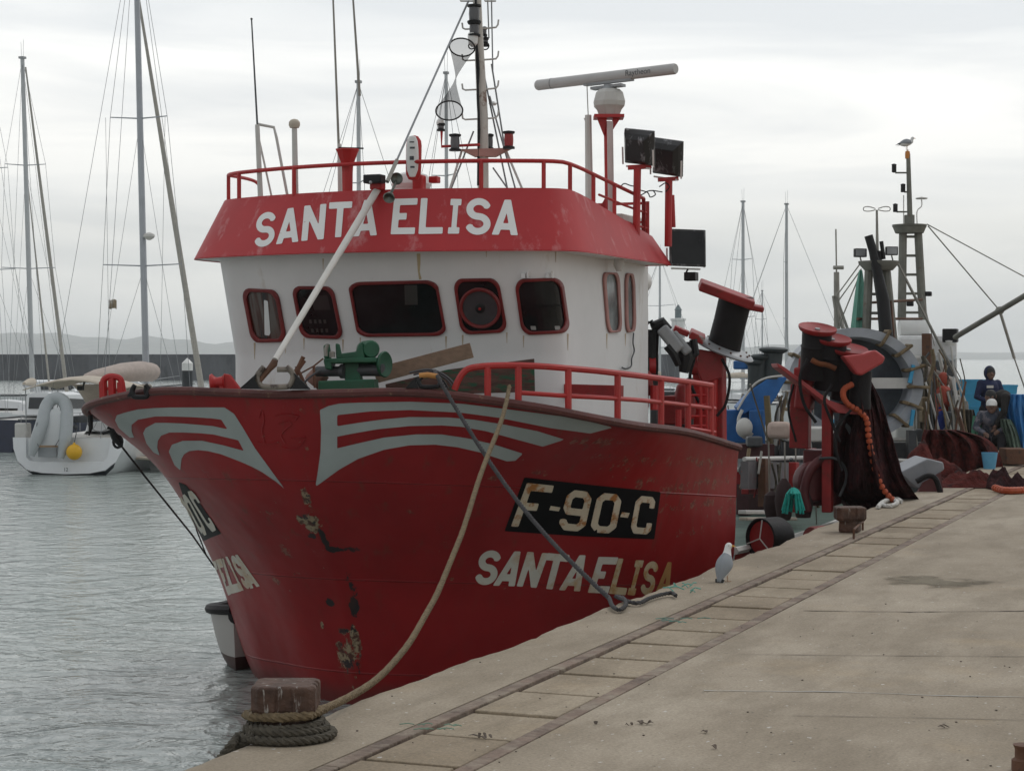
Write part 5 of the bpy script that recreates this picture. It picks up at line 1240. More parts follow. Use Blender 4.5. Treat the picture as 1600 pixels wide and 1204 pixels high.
for k in range(9):
    c = at(1065+rg.uniform(-14,16), 922+rg.uniform(-7,6), z=QZ+.012); d = Vector((rg.uniform(-1,1), rg.uniform(-1,1), .1)).normalized()*rg.uniform(.05,.14)
    rp.tube([c, c+d*.5+Vector((0,0,.02)), c+d+Vector((rg.uniform(-.03,.03), .02, 0))], .005, n=4)
o = rp.build('netting_scrap', mat('pale teal scrap', (.12,.34,.28), .9), origin=at(1065,922,z=QZ)); tag(o, 'frayed pale teal netting scrap at the quay lip', 'netting', kind=None)
rp = MB()
for k in range(7):
    c = at(1050+rg.uniform(-30,40), 968+rg.uniform(-4,5), z=QZ+.01); d = RT*rg.uniform(.05,.16)
    rp.tube([c, c+d*.5+Vector((0,.02,.005)), c+d], .003, n=4)
o = rp.build('netting_scrap', mat('dull teal twine', (.12,.27,.23), .9), origin=at(1050,968,z=QZ)); tag(o, 'thin teal twine strands lying across the duct edging', 'netting')
rp = MB()
for k in range(10):
    c = at(650+rg.uniform(-30,60), 1134+rg.uniform(-5,5), z=QZ+.01); d = RT*rg.uniform(.03,.09)
    rp.tube([c, c+d*.5+Vector((0,.01,.004)), c+d], .003, n=4)
o = rp.build('netting_scrap', mat('faint green twine', (.20,.30,.23), .9), origin=at(650,1134,z=QZ)); tag(o, 'faint green twine strands on the slabs right of the near bollard', 'netting')
# bow line to starboard: shackle and thin dark rope
S0 = at(176, 676, d=19.6); S1 = at(335, 885, d=23.5)
rp = MB(); rp.tube([at(190,697,d=19.7), at(225,742,d=20.2), at(262,788,d=21), at(300,835,d=22.3), S1], .011, n=6)
rp.tube([at(300,806,d=22.3), at(308,830,d=22.5), at(322,866,d=22.8)], .009, n=6)
o = rp.build('mooring_line', M['black'], origin=S0); tag(o, 'thin black line dropping from the starboard bow towards the water', 'rope')
rp = MB(); rp.tube([at(174,672,d=19.5), at(180,684,d=19.55), at(190,697,d=19.6)], [.03,.04,.022], n=8); rp.tube([tuple(at(184+7*math.cos(a), 690+9*math.sin(a), d=19.58)) for a in [i*math.pi/6 for i in range(12)]], .016, n=6, closed=True); rp.tube([at(168,668,d=19.5), at(178,671,d=19.5), at(160,677,d=19.5)], .018, n=6)
rp.tube([at(141,648,d=19.9), at(142,668,d=19.9), at(139,680,d=19.9)], [.03,.026,.008], n=6)
each(rp, 'shackle', M['black'], boat)

# near bollard
def bollard(c, k, label, coils):
    root = empty('bollard', c, label, 'bollard', 'bollards on the quay edge')
    mb = MB(); mb.lathe([(.16*k,0),(.15*k,.12*k),(.14*k,.17*k)], c, (0,0,1), 4, up=(1,1,0)); mb.build('shaft', M['bollard'], root, smooth=False, bevel=.03*k)
    mb = MB(); pr = []
    for (a, b) in ((-1,-.75),(-.75,-1),(-.25,-1),(-.2,-.88),(.26,-.88),(.32,-1),(.78,-1),(1,-.78),(1,-.42),(.90,-.38),(.90,-.2),(1,-.16),(1,.1),(.9,.14),(.9,.34),(1,.38),(1,.8),(.8,1),(-.8,1),(-1,.8)): pr.append((a*.165*k, b*.155*k))
    m = Matrix.Rotation(TH, 3, 'Z')
    z0, z1 = .150*k, .285*k
    rows = [[c+m@Vector((x_*s_, y_*s_, z_)) for x_, y_ in pr] for z_, s_ in ((z0-.02,.86),(z0+.012,1.0),(z1-.012,1.0),(z1,.93))]
    mb.grid(rows, close=True); mb.f.append(tuple(range(len(pr)))[::-1]); mb.f.append(tuple(3*len(pr)+i for i in range(len(pr)))); mb.build('head', M['bollard'], root, smooth=False, bevel=.006)
    return root
M['bollard'] = mat('bollard rust brown', (.085,.045,.03), .75, var=.45, vscale=9, bump=.9, bscale=25, col2=(.40,.38,.35), f2=.60, w2=.06, s2=9, stretch2=(2.2,2.2,.35))
C1 = at(447, 1152, z=QZ); bol = bollard(C1, .98, 'brown square-headed bollard in the foreground wrapped in rope', True)
rp = MB(); m = Matrix.Rotation(TH, 3, 'Z')
def coil(rx, z0, z1, a0, a1, ry=None, n=40): return [C1+m@Vector((rx*math.cos(R(a0+(a1-a0)*i/n)), (ry or rx)*math.sin(R(a0+(a1-a0)*i/n)), z0+(z1-z0)*i/n)) for i in range(n+1)]
laid_rope(rp, coil(.165, .130, .134, 30, 395, .16), .024, pitch=.12); 
laid_rope(rp, [C1+m@Vector(p) for p in ((-.20,-.02,.122),(-.15,-.12,.128),(0,-.165,.132),(.13,-.14,.138))]+[BB], .025, pitch=.12)
o = rp.build('rope_loop', M['rope'], origin=C1); tag(o, 'tan rope eye looped round the neck of the near bollard', 'rope')
rp = MB()
laid_rope(rp, coil(.18, .070, .098, -190, 175), .023, pitch=.11); laid_rope(rp, coil(.20, .045, .062, -200, 150, .195), .023, pitch=.11)
E1 = at(346, 1172, z=QZ-.02)
laid_rope(rp, [E1+Vector((-.03,.03,-.25)), E1+Vector((0,0,-.03)), E1+Vector((.06,-.01,.03))]+coil(.235, .025, .025, -165, 60, .22), .024, pitch=.11)
laid_rope(rp, [E1+Vector((.0,.12,-.2)), E1+Vector((.03,.10,.0)), E1+Vector((.12,.10,.055))]+coil(.20, .07, .055, -160, -20, .2), .022, pitch=.11)
o = rp.build('rope_coil', M['ropegrey'], origin=C1); tag(o, 'grey brown rope coils piled round the foot of the near bollard', 'rope coil')
C2 = at(1328, 831, z=QZ); bollard(C2, .98, 'dark square-headed bollard in the middle distance below the net hauler', False)
st = MB(); st.tube([at(1334,842,z=QZ), at(1334,842,z=QZ)+Vector((0,0,.10)), at(1348,828,z=QZ)+Vector((0,0,.10)), at(1348,828,z=QZ)], .012, n=6)
o = st.build('mooring_staple', M['rustpaint'], origin=at(1340,836,z=QZ)); tag(o, 'small bent iron staple set in the quay beside the middle bollard', 'staple')
# rusty stub at the lower right corner
rs = MB(); c = at(1601, 1203, z=QZ); rs.lathe([(.06,0),(.06,.05),(.045,.06),(.045,.10),(.055,.12),(.01,.125)], c, (0,0,1), 14); o = rs.build('mooring_stub', M['rustpaint'], origin=c); tag(o, 'short rusty iron stub cut by the lower right corner', 'stub')

# timber on the foredeck
pk_ = MB(); pk_.bar(at(586,587,d=19.35), at(737,547,d=19.45), .055, .155, up=UP); o = pk_.build('plank', M['wood'], origin=at(660,567,d=19.4), smooth=False, bevel=.004); tag(o, 'pale brown plank leaning across the wheelhouse front', 'plank')
pk_ = MB(); pk_.prism([at(602,600,d=19.2), at(700,577,d=19.2), at(835,560,d=19.2), at(836,612,d=19.2), at(690,616,d=19.2), at(604,616,d=19.2)], FW*.06)
o = pk_.build('timber_hatch', mat('weathered red green timber', (.085,.045,.035), .85, var=.5, vscale=6, stretch=(1,1,5), col2=(.015,.08,.04), f2=.52, w2=.06, s2=5, stretch2=(1,1,5)), origin=at(730,590,d=19.2), smooth=False, bevel=.006); tag(o, 'weathered dark timber panel with green paint flakes behind the guard rail', 'timber')
pk_ = MB(); pk_.lathe([(.02,0),(.09,0),(.1,.04),(.09,.16),(.02,.18)], at(487,600,d=19.3), (RT*.6+UP*.7), 10); pk_.build('deck_float', mat('pinkish brown float', (.22,.12,.09), .7, var=.2), boat)
tb = MB()
for sh in (((640,582),(668,577),(690,583),(705,594),(712,603)), ((646,585),(672,580),(695,590),(706,602)), ((500,578),(483,590),(470,604))): tb.tube(smooth([tuple(at(x_, y_, d=18.4)) for x_, y_ in sh], 4), .011, n=5)
o = tb.build('hose', M['dgrey'], boat, 'thin grey hose lying behind the port fairlead')

# fender by the break of the forecastle, second fender
fn_ = MB(); c = at(1188, 841, d=22.3); axf = (RT*.78+FW*.62).normalized(); r = .24
fn_.lathe([(r*.93,-.01),(r,.0),(r,.30),(r*.86,.36),(r*.5,.38),(.02,.38)], c, axf, 30, caps=False); fn_.lathe([(r*.93,-.01),(r*.86,.05),(r*.84,.10),(.02,.10)], c, axf, 30, caps=False)
fe = fn_.build('fender', M['rubber'], origin=c); tag(fe, 'big black rubber drum fender with a dark red inside hanging behind the red hull', 'fender', 'fenders between boat and quay')
f2 = MB(); f2.lathe([(r*.84,.0),(r*.82,.04),(.02,.05)], c+axf*.03, axf, 30); f2.build('inner_drum', M['redworn'], fe)
f2 = MB()
for a in (80, 200, 320): f2.tube([c-axf*.01, c+(RT.cross(axf).normalized())*0+ (Vector((0,0,1))*math.sin(R(a))+axf.cross(Vector((0,0,1))).normalized()*math.cos(R(a)))*r*.92-axf*.01], .008, n=5)
f2.build('lashing', M['offwhite'], fe)
fn_ = MB(); c = at(1268,841,d=23.4); fn_.lathe([(.02,-.01),(.14,-.01),(.15,.02),(.15,.4),(.02,.42)], c, axf, 24); o = fn_.build('fender', mat('faded red fender', (.20,.025,.022), .6, var=.2), origin=c); tag(o, 'small round red fender between hull and quay further aft', 'fender', 'fenders between boat and quay')
gp = MB(); gp.tube([at(1228,851,d=23.0), at(1305,822,d=24.6)], .028, n=8); gp.build('hand_pipe', M['offwhite'], boat); gp = MB(); gp.prism([at(1226,856,d=23.0), at(1300,826,d=24.4), at(1302,850,d=24.4), at(1228,872,d=23.0)], FW*.05); gp.build('green_sponson', mat('sea green paint', (.05,.16,.12), .7, var=.25), boat, smooth=False)
tn_ = MB(); rg = random.Random(8)
for k in range(60):
    a = rg.uniform(-1, 1); b2 = rg.uniform(-.4, .4)
    x0 = 1240+6*b2; P_ = [at(x0+a*4, 762+abs(a)*3, d=24.4+b2*.2), at(1240+a*10+b2*4, 772+rg.uniform(-2,2), d=24.3+b2*.3), at(1240+a*17+b2*5, 795+rg.uniform(-6,8), d=24.3+b2*.3)]
    if abs(a) < .25: P_[2] = at(1240+a*17, 778, d=24.3)
    tn_.tube(P_, .014, n=5)
o = tn_.build('netting_bundle', M['teal'], origin=at(1240,762,d=24.4)); tag(o, 'bright teal bundle of netting draped on the aft deck', 'netting')

# ---------------- birds and people share a blob -> single skin helper
def fused(mb, voxel, smooth_it=3):
    me = bpy.data.meshes.new('tmp'); me.from_pydata([tuple(v) for v in mb.v], [], mb.f); me.update()
    bm = bmesh.new(); bm.from_mesh(me); bmesh.ops.recalc_face_normals(bm, faces=bm.faces); bm.to_mesh(me); bm.free()
    o = bpy.data.objects.new('tmp', me); COL.objects.link(o)
    r = o.modifiers.new('r', 'REMESH'); r.mode = 'VOXEL'; r.voxel_size = voxel
    s_ = o.modifiers.new('s', 'SMOOTH'); s_.iterations = smooth_it; s_.factor = .5
    dg = bpy.context.evaluated_depsgraph_get(); m2 = bpy.data.meshes.new_from_object(o.evaluated_get(dg))
    bpy.data.objects.remove(o); out = MB(); out.v = [v.co.copy() for v in m2.vertices]; out.f = [tuple(p.vertices) for p in m2.polygons]; bpy.data.meshes.remove(m2); return out
def tube_c(mb, P_, r, n=12, flat=1):   # tube with rounded caps
    P_ = [Vector(p) for p in P_]; mb.tube(P_, r, n=n, flat=flat); 
    mb.ball(P_[0], (r[0] if isinstance(r, list) else r)*.98, n, 8); mb.ball(P_[-1], (r[-1] if isinstance(r, list) else r)*.98, n, 8)
M['gullw'] = mat('gull white', (.72,.72,.70), .8, var=.04); M['gullg'] = mat('gull grey', (.26,.28,.30), .8, var=.08); M['gullb'] = mat('gull wing tip', (.02,.02,.02), .7)
M['beak'] = mat('gull beak', (.60,.30,.04), .5); M['leg'] = mat('gull leg', (.45,.30,.20), .6)
def gull(c, f, k, label, pitch=48, head=None, legs=True):
    """c = point between the feet, f = horizontal facing direction, k = body scale"""
    f = Vector(f).normalized(); s_ = Vector((-f.y, f.x, 0)); u = Vector((0,0,1))
    def L_(x_, y_, z_): return c+(f*x_+s_*y_+u*z_)*k
    cp, sp = math.cos(R(pitch)), math.sin(R(pitch))
    def Bd(t, h=0, w_=0): return L_(-.02+t*cp-h*sp, w_, .155+t*sp+h*cp)
    mb = MB(); sp_ = [Bd(-.15,.0), Bd(-.11,0), Bd(-.05,0), Bd(.02,0), Bd(.08,.0), Bd(.125,.005)]
    tube_c(mb, sp_, [r_*k for r_ in (.022,.045,.070,.075,.060,.042)], 16)
    nk = Bd(.125, .005); hd = nk+u*.075*k+f*.02*k; tube_c(mb, [nk, nk.lerp(hd, .5), hd], [.042*k, .034*k, .030*k], 14); 
    hdv = Vector(head).normalized() if head is not None else f
    mb.ball(hd+hdv*.008*k, .034*k, 14, 10)
    for y_ in (-.028, .028): tube_c(mb, [Bd(-.04,-.02,y_), L_(.005,y_,.10)], [.024*k,.011*k], 10)
    # rescale radii
    body = fused(mb, .0055).build('gull', M['gullw'], origin=c, ang=80); tag(body, label, 'gull', 'gulls')
    for sg in (1, -1):
        wg = MB(); rows = []
        for i in range(13):
            t = i/12; tt = .115-.30*t; rr_ = catmull([(.040,),(.064,),(.080,),(.083,),(.074,),(.056,),(.036,),(.024,)], 7*t)[0]
            a0, a1 = 96-8*t, -28+70*t**1.6; row = []
            for j in range(9):
                an = R(a0+(a1-a0)*j/8); row.append(Bd(tt, rr_*math.sin(an)*1.0-.004*t, sg*rr_*math.cos(an)*.92))
            rows.append(row)
        wg.grid(rows); wo_ = wg.build('wing', M['gullg'], body, solid=.006)
        tp_ = MB(); tp_.tube([Bd(-.15,.012,sg*.026), Bd(-.20,.005,sg*.018), Bd(-.245,.0,sg*.010)], [.022,.015,.004], n=8, flat=.5); tp_.build('wing_tip', M['gullb'], wo_)
    tl = MB(); tl.add([Bd(-.13,-.01,-.03), Bd(-.13,-.01,.03), Bd(-.215,-.025,.035), Bd(-.215,-.025,-.035), Bd(-.13,-.02,-.03), Bd(-.13,-.02,.03), Bd(-.215,-.03,.035), Bd(-.215,-.03,-.035)], [(0,1,2,3),(7,6,5,4),(0,4,5,1),(1,5,6,2),(2,6,7,3),(3,7,4,0)]); tl.build('tail', M['gullw'], body)
    bk = MB(); b0 = hd+hdv*.036*k; bk.tube([b0, b0+hdv*.022*k, b0+hdv*.042*k-u*.008*k], [.010*k,.008*k,.002*k], n=8); bk.build('beak', M['beak'], body)
    for sg in (1,-1):
        sd_ = Vector((-hdv.y, hdv.x, 0)); ey = MB(); ey.ball(hd+hdv*.014*k+sd_*sg*.029*k+u*.006*k, .0045*k, 8, 6); ey.build('eye', M['gullb'], body)
    if legs:
        for y_ in (-.028, .028):
            lg = MB(); lg.tube([L_(.006,y_,.11), L_(-.006,y_,.055), L_(0,y_,.006)], .0055*k, n=7)
            for a in (-28, 0, 28): lg.tube([L_(0,y_,.005), L_(.042*math.cos(R(a)), y_+.042*math.sin(R(a)), .003)], [.005*k,.003*k], n=6)
            lg.build('leg', M['leg'], body)
    return body
G = at(1133, 908, z=QZ)
gull(G, RT*.55+FW*.8, .88, 'white gull with grey back standing on the quay lip beside the red hull', pitch=60, head=RT*.95-FW*.3)
# litter on the quay
lt = MB(); rg = random.Random(12)
for (x_, y_, s_) in ((757,1152,.07),(1104,1142,.05),(1007,1130,.06),(1482,1136,.05),(985,1132,.03),(1120,1168,.03),(930,1130,.02)):
    c = at(x_, y_, z=QZ+.006)
    for k in range(5 if s_ > .05 else 2):
        d = Vector((rg.uniform(-1,1), rg.uniform(-1,1), rg.uniform(0,.35))).normalized()*s_*rg.uniform(.4,1)
        o_ = Vector((rg.uniform(-1,1), rg.uniform(-1,1), 0))*s_*.4; lt.tube([c+o_, c+o_+d*.6+Vector((0,0,.008)), c+o_+d], [.006,.009,.002], n=5, flat=.4)
for k in range(80):
    c = at(rg.uniform(500,1600), rg.uniform(840,1200), z=QZ+.003)
    if c.x < QX+.1: continue
    s_ = rg.uniform(.003,.008); lt.ball(c, s_, 6, 4, sz=.5)
o = lt.build('litter', mat('dry litter', (.12,.095,.075), .9, var=.6, vscale=2), origin=at(900,1100,z=QZ)); tag(o, 'dry twigs, bits of rope and grit scattered over the quay', 'litter', kind='stuff')
from mathutils import noise as mnoise
# ================================================================== other boats
def frame(O, f): f = Vector((f[0], f[1], 0)).normalized(); l = Vector((-f.y, f.x, 0)); return lambda x_, y_, z_: Vector(O)+f*x_+l*y_+Vector((0,0,z_))
def hull_rows(T, Ln, bm_, zs, zb, tr=.75, draft=.35, rake=.6, n=26, m=9, full=.55, sheer=-.08):
    rows = []
    for i in range(n+1):
        t = i/n; hb2 = bm_/2*(tr+(1-tr)*math.sin(min(t/full, 1)*math.pi/2)) if t < full else bm_/2*math.cos((t-full)/(1-full)*math.pi/2)**.75
        zt = zs+(zb-zs)*t**1.5+sheer*math.sin(math.pi*t); row = []
        for j in range(m*2+1):
            a = -1+j/m; k = abs(a); sg = 1 if a > 0 else -1
            y_ = sg*hb2*(k**.42)*(1 if k > .3 else 1); z_ = -draft*(1-(t)**4)*(1-k)**.8+(zt)*k**1.6 if True else 0
            row.append(T(Ln*t+rake*(z_/max(zt, .1))*t**4-(1-t)**6*.0, y_, z_))
        rows.append(row)
    return rows
M['teak'] = mat('teak and tan', (.30,.20,.12), .7); M['anti'] = mat('dark antifouling', (.02,.025,.035), .6); M['darkwin'] = mat('smoked window', (.02,.025,.03), .12)
M['spar'] = mat('pale spar paint', (.50,.52,.53), .45, var=.06); M['furl'] = mat('furled genoa cloth', (.42,.40,.36), .8, var=.12, vscale=4, stretch=(1,1,3))
M['gel'] = mat('white gelcoat', (.70,.72,.73), .3, var=.03); M['gelg'] = mat('grey gelcoat', (.36,.38,.40), .35, var=.06)
def yacht(O, f, Ln, bm_, fb, mast_foot, mast_top, label, spr=((.72,1.0),(.36,1.4)), furl=None, hullmat=None, mr=.09, detail=False, wire=.010, boomlen=.3, group=None, mastmat=None, bh_=.085):
    T = frame(O, f); root = empty('sailboat', O, label, 'sailboat', group or 'sailing yachts in the marina')
    h = MB(); rows = hull_rows(T, Ln, bm_, fb, fb*1.25, tr=.86 if detail else .7); h.grid(rows); h.f.append(tuple(range(len(rows[0])))[::-1]); h.build('hull', hullmat or M['gel'], root, ang=50)
    d = MB(); d.grid([[r[0], r[-1]] for r in rows]); d.build('deck', M['offwhite'], root, smooth=False)
    c = MB(); c.grid([[T(Ln*x_, y_*bm_*k, z_) for y_, z_ in ((-.30,fb-.05),(-.27,fb+.38*q_),(0,fb+.48*q_),(.27,fb+.38*q_),(.30,fb-.05))] for x_, k, q_ in ((.30,1,.2),(.31,1,.95),(.45,1,1),(.62,.85,.7),(.70,.6,.1))]); c.build('coachroof', M['gel'], root, ang=40)
    for sg in (1,-1):
        w_ = MB(); w_.bar(T(Ln*.36, sg*bm_*.292, fb+.2), T(Ln*.56, sg*bm_*.275, fb+.17), .03, .13); w_.build('cabin_window', M['darkwin'], root, smooth=False)
    F, Tp = Vector(mast_foot), Vector(mast_top)
    mm = MB(); mm.tube([F, F.lerp(Tp,.5), Tp], [mr,mr*.95,mr*.8], n=12); mo = mm.build('mast', mastmat or M['alu'], root)
    hd = MB(); hd.box(Tp+Vector((0,0,.05)), (mr*2.2,mr*2.2,.1)); hd.tube([Tp+Vector((.05,0,.1)), Tp+Vector((.06,0,.9))], .008, n=5); hd.tube([Tp+Vector((-.05,0,.1)), Tp+Vector((-.08,0,.8))], .008, n=5); hd.build('masthead', M['grey'], mo)
    lat = T(0,1,0)-T(0,0,0); rg_ = MB(); lastL = {}
    for sg in (1,-1):
        prev = Tp
        for fr, hl in spr:
            p = F.lerp(Tp, fr); e_ = p+lat*sg*hl-T(1,0,0)*.12+T(0,0,0)*.12+Vector((0,0,.05)); s2 = MB(); s2.tube([p, e_], [.028,.02], n=6); s2.build('spreader', M['alu'], mo)
            rg_.tube([prev, e_], wire, n=4); prev = e_; rg_.tube([p+Vector((0,0,-.1)), T(Ln*.48, sg*bm_*.46, fb)], wire*.8, n=4)
        rg_.tube([prev, T(Ln*.5, sg*bm_*.48, fb)], wire, n=4)
    rg_.tube([Tp, T(Ln*.02, .5*bm_*.5, fb)], wire, n=4); rg_.tube([Tp, T(Ln*.02, -.5*bm_*.5, fb)], wire, n=4); rg_.tube([Tp, T(Ln*.98, 0, fb*1.2)], wire, n=4)
    rg_.build('rigging', M['wire'], root)
    if furl:
        for a_, b_, r in furl: s2 = MB(); s2.tube([Vector(b_), Vector(a_).lerp(Vector(b_), .5), Vector(a_)], [r*1.15, r, r*.45], n=8); s2.build('furled_sail', M['furl'], root)
    bo = MB(); g0 = F.lerp(Tp, bh_); g1 = g0-(T(1,0,0)-T(0,0,0))*Ln*boomlen; bo.tube([g0, g1], .06, n=8); b2 = bo.build('boom', M['alu'], root)
    if not detail:
        sc = MB(); sc.tube([g0+Vector((0,0,.16)), g0.lerp(g1,.5)+Vector((0,0,.14)), g1+Vector((0,0,.1))], [.2,.17,.08], n=10); sc.build('sail_cover', M['cream'], b2)
    ra = MB()
    for sg in (1,-1):
        pr = [T(Ln*x_, sg*bm_*.47*(1 if x_ < .6 else math.cos((x_-.6)/.4*1.3)), fb+.65) for x_ in (.03,.2,.4,.6,.8,.96)]
        ra.tube(pr, .012, n=4)
        for p in pr: ra.tube([p-Vector((0,0,.62)), p], .014, n=5)
    ra.build('lifelines', M['grey'], root)
    return root, T, g0, g1
# --- A: nearest yacht, stern towards us
OA = at(108, 741, z=0); 
fA = at(322, 640, d=72)-OA; LA = 12.4
footA = at(229, 612, d=66); topA = at(211, -130, d=66)
ya, TA, g0, g1 = yacht(OA, fA, LA, 3.75, 1.12, footA, topA, 'white yacht with broad open stern, grey dinghy and yellow buoy hung on it',
   spr=((.575,1.03),(.265,1.42)), furl=[(at(217,0,d=67), at(322,650,d=70.5), .10)], mr=.115, detail=True, bh_=.03)
fA_ = Vector((fA.x, fA.y, 0)).normalized()
# rounded white transom rim with a recessed grey bathing platform
tr_ = MB(); xx = -.03
pr = [(-1.86,1.14),(-1.80,.80),(-1.62,.42),(-1.3,.16),(-.8,.06),(0,.03),(.8,.06),(1.3,.16),(1.62,.42),(1.80,.80),(1.86,1.14)]
inn_ = [(-1.40,1.14),(-1.38,.9),(-1.34,.55),(-1.2,.42),(-.7,.40),(0,.40),(.7,.40),(1.2,.42),(1.34,.55),(1.38,.9),(1.40,1.14)]
tr_.grid([[TA(-.30+.25*z_, y_, z_) for y_, z_ in pr], [TA(-.33+.25*z_, y_, z_) for y_, z_ in inn_], [TA(.35, y_*.97, z_) for y_, z_ in inn_]]); tr_.grid([[TA(-.30+.25*z_, y_, z_) for y_, z_ in pr], [TA(.1, y_*.99, z_) for y_, z_ in pr]])
tr_.add([TA(.35, y_*.97, z_) for y_, z_ in inn_], [tuple(range(11))]); tr_.build('transom', M['gel'], ya, ang=40)
wl = MB(); wl.grid([[TA(-.25, y_, z_*1.0-.02) for y_, z_ in pr[2:9]], [TA(.0, y_*.9, z_-.2) for y_, z_ in pr[2:9]]]); wl.build('boot_stripe', M['anti'], ya)
text_mesh('12', .16, 'sail_number', M['dgrey'], ya, TA(-.31, .05, .12)+Vector((0,0,0)), -(TA(0,1,0)-TA(0,0,0)), Vector((0,0,1)), .012)
# bimini
bi = MB(); rows = []
for i in range(9):
    t = i/8; x_ = .2+2.6*t
    rows.append([TA(x_, y_, 2.75+.28*math.cos(y_/1.5*math.pi/2)-.12*(2*t-1)**2) for y_ in (-1.62,-1.45,-1.0,-.5,0,.5,1.0,1.45,1.62)])
bi.grid(rows); bi.build('bimini', M['cream'], ya, 'cream bimini cover', solid=.03)
bi = MB(); rows = []
for i in range(7):
    a = R(20+i*13); rows.append([TA(3.2+1.1*math.cos(a), y_*(1-.25*(1-i/6)**2), 1.2+1.55*math.sin(a)) for y_ in (-1.4,-1.2,-.7,0,.7,1.2,1.4)])
bi.grid(rows); bi.build('sprayhood', mat('beige spray hood', (.42,.36,.30), .8), ya, solid=.02)
bi = MB()
for y_ in (-1.55,1.55): bi.tube([TA(.3,y_,1.15), TA(.25,y_,2.7)], .018, n=6); bi.tube([TA(2.6,y_,1.15), TA(2.7,y_,2.7)], .018, n=6)
each(bi, 'bimini_pole', M['grey'], ya)
bi = MB(); ws = [TA(1.1+.0*i, .45*math.cos(2*math.pi*i/24)-.55, 1.75+.45*math.sin(2*math.pi*i/24)) for i in range(24)]; bi.tube(ws, .018, n=6, closed=True)
for k in range(3): bi.tube([ws[k*4], ws[k*4+12]], .01, n=5)
bi.build('steering_wheel', M['grey'], ya)
# sail cover
sc = MB(); a_, b_ = at(239,585,d=65.6), at(133,588,d=61.8)
cen = [a_.lerp(b_, t)+Vector((0,0,dz)) for t, dz in ((0,.02),(.04,.08),(.2,.12),(.45,.10),(.7,.05),(.85,.0),(.96,-.05),(1,-.08))]
sc.tube(cen, [.20,.40,.44,.40,.30,.27,.20,.08], n=14, flat=.8); sc.build('sail_cover', mat('pinkish beige sail cover', (.44,.37,.33), .85, var=.12, vscale=5, bump=.5, bscale=8), ya, 'baggy beige sail cover')
sc = MB(); sc.tube([b_+Vector((0,0,-.1)), b_+Vector((-.1,0,-.4))], [.05,.02], n=6); sc.box(at(126,606,d=61.8), (.2,.1,.14)); sc.build('mainsheet_block', M['black'], ya)
rr2 = MB(); rr2.lathe([(.05,0),(.14,.05),(.2,.12),(.18,.2),(.05,.26)], at(233,375,d=65.8), (0,0,1), 12); rr2.build('mast_radar', M['offwhite'], ya)
# dinghy hung on the stern
dg_ = empty('inflatable_dinghy', TA(-.5,.5,.45), 'grey inflatable dinghy standing on end against the stern of the nearest yacht', 'dinghy')
d = MB(); pts = [(49,712),(56,690),(66,660),(72,636),(80,625),(90,622),(99,627),(104,640),(104,665),(101,690),(95,716)]
dd2 = [59.3,59.35,59.5,59.7,59.8,59.8,59.8,59.7,59.5,59.35,59.3]
d.tube(smooth([tuple(at(x_, y_, d=q_)) for (x_, y_), q_ in zip(pts, dd2)], 5), [.06]+[.17]*3+[.2]*45+[.17]*2, n=14) if False else d.tube(smooth([tuple(at(x_, y_, d=q_)) for (x_, y_), q_ in zip(pts, dd2)], 5), [.10+.10*min(1, min(i, 50-i)/6) for i in range(51)], n=14); d.build('tube', M['hypalon'], dg_)
d = MB(); d.prism([at(x_, y_, d=59.55) for x_, y_ in ((64,697),(70,665),(80,640),(90,636),(97,645),(97,665),(92,697))], FW*.06); d.build('floor', M['gel'], dg_, smooth=False)
d = MB(); d.bar(at(57,697,d=59.3), at(90,697,d=59.3), .05, .06); d.build('thwart', M['teak'], dg_, smooth=False)
d = MB(); d.tube([at(56,697,d=59.25), at(58,660,d=59.3), at(52,705,d=59.2)], .012, n=5); d.tube([at(86,697,d=59.25), at(101,672,d=59.3), at(101,712,d=59.3)], .012, n=5); d.tube([at(60,697,d=59.2), at(53,675,d=59.25)], .01, n=5); d.build('lashing', M['dgrey'], dg_)
d = MB(); d.box(at(74,706,d=59.6), (.55,.1,.3), rz=TH); d.build('transom_board', M['gelg'], dg_)
rf2 = MB(); rf2.lathe([(.02,-.12),(.22,-.1),(.26,0),(.22,.1),(.02,.12)], at(36,672,d=60.4), (0,0,1), 16, sx=1, sy=.5); rf2.box(at(36,674,d=60.4), (.45,.3,.55)); rf2.build('locker_cushion', M['offwhite'], ya, bevel=.05)
bf = MB(); c = at(116,706,d=59.2); bf.ball(c, .245, 20, 14); bf.lathe([(.05,0),(.03,.06)], c+Vector((0,0,.235)), (0,0,1), 10); o = bf.build('buoy', M['yellow'], origin=c); tag(o, 'round yellow buoy hanging at the stern of the nearest yacht', 'buoy')
bf = MB(); bf.tube([c+Vector((0,0,.27)), at(119,678,d=59.6), at(118,655,d=60)], .015, n=5); bf.box(at(122,655,d=60.2), (.6,.15,.2), rz=TH); bf.ball(at(118,667,d=59.7), .08, 10, 8); bf.build('outboard_motor', M['dgrey'], ya)
fg = MB(); fg.grid([[at(170+dx, 468+dy+1.0*math.sin(dx*.6), d=66+.06*math.sin(dx*.5+dy)) for dx in (0,3,6,9,12)] for dy in (0,7,14)]); o = fg.build('flag', mat('faded flag cloth', (.30,.24,.16), .9, var=.1, col2=(.55,.52,.46), f2=.5, w2=.05, s2=3), origin=at(170,468,d=66), solid=.01); tag(o, 'small faded flag on a halyard left of the tall mast', 'flag')
hy = MB(); hy.tube([at(165,184,d=66), at(169,468,d=66), at(172,620,d=66)], .008, n=4); hy.tube([at(258,181,d=66), at(250,620,d=66)], .008, n=4); hy.build('halyards', M['wire'], ya)

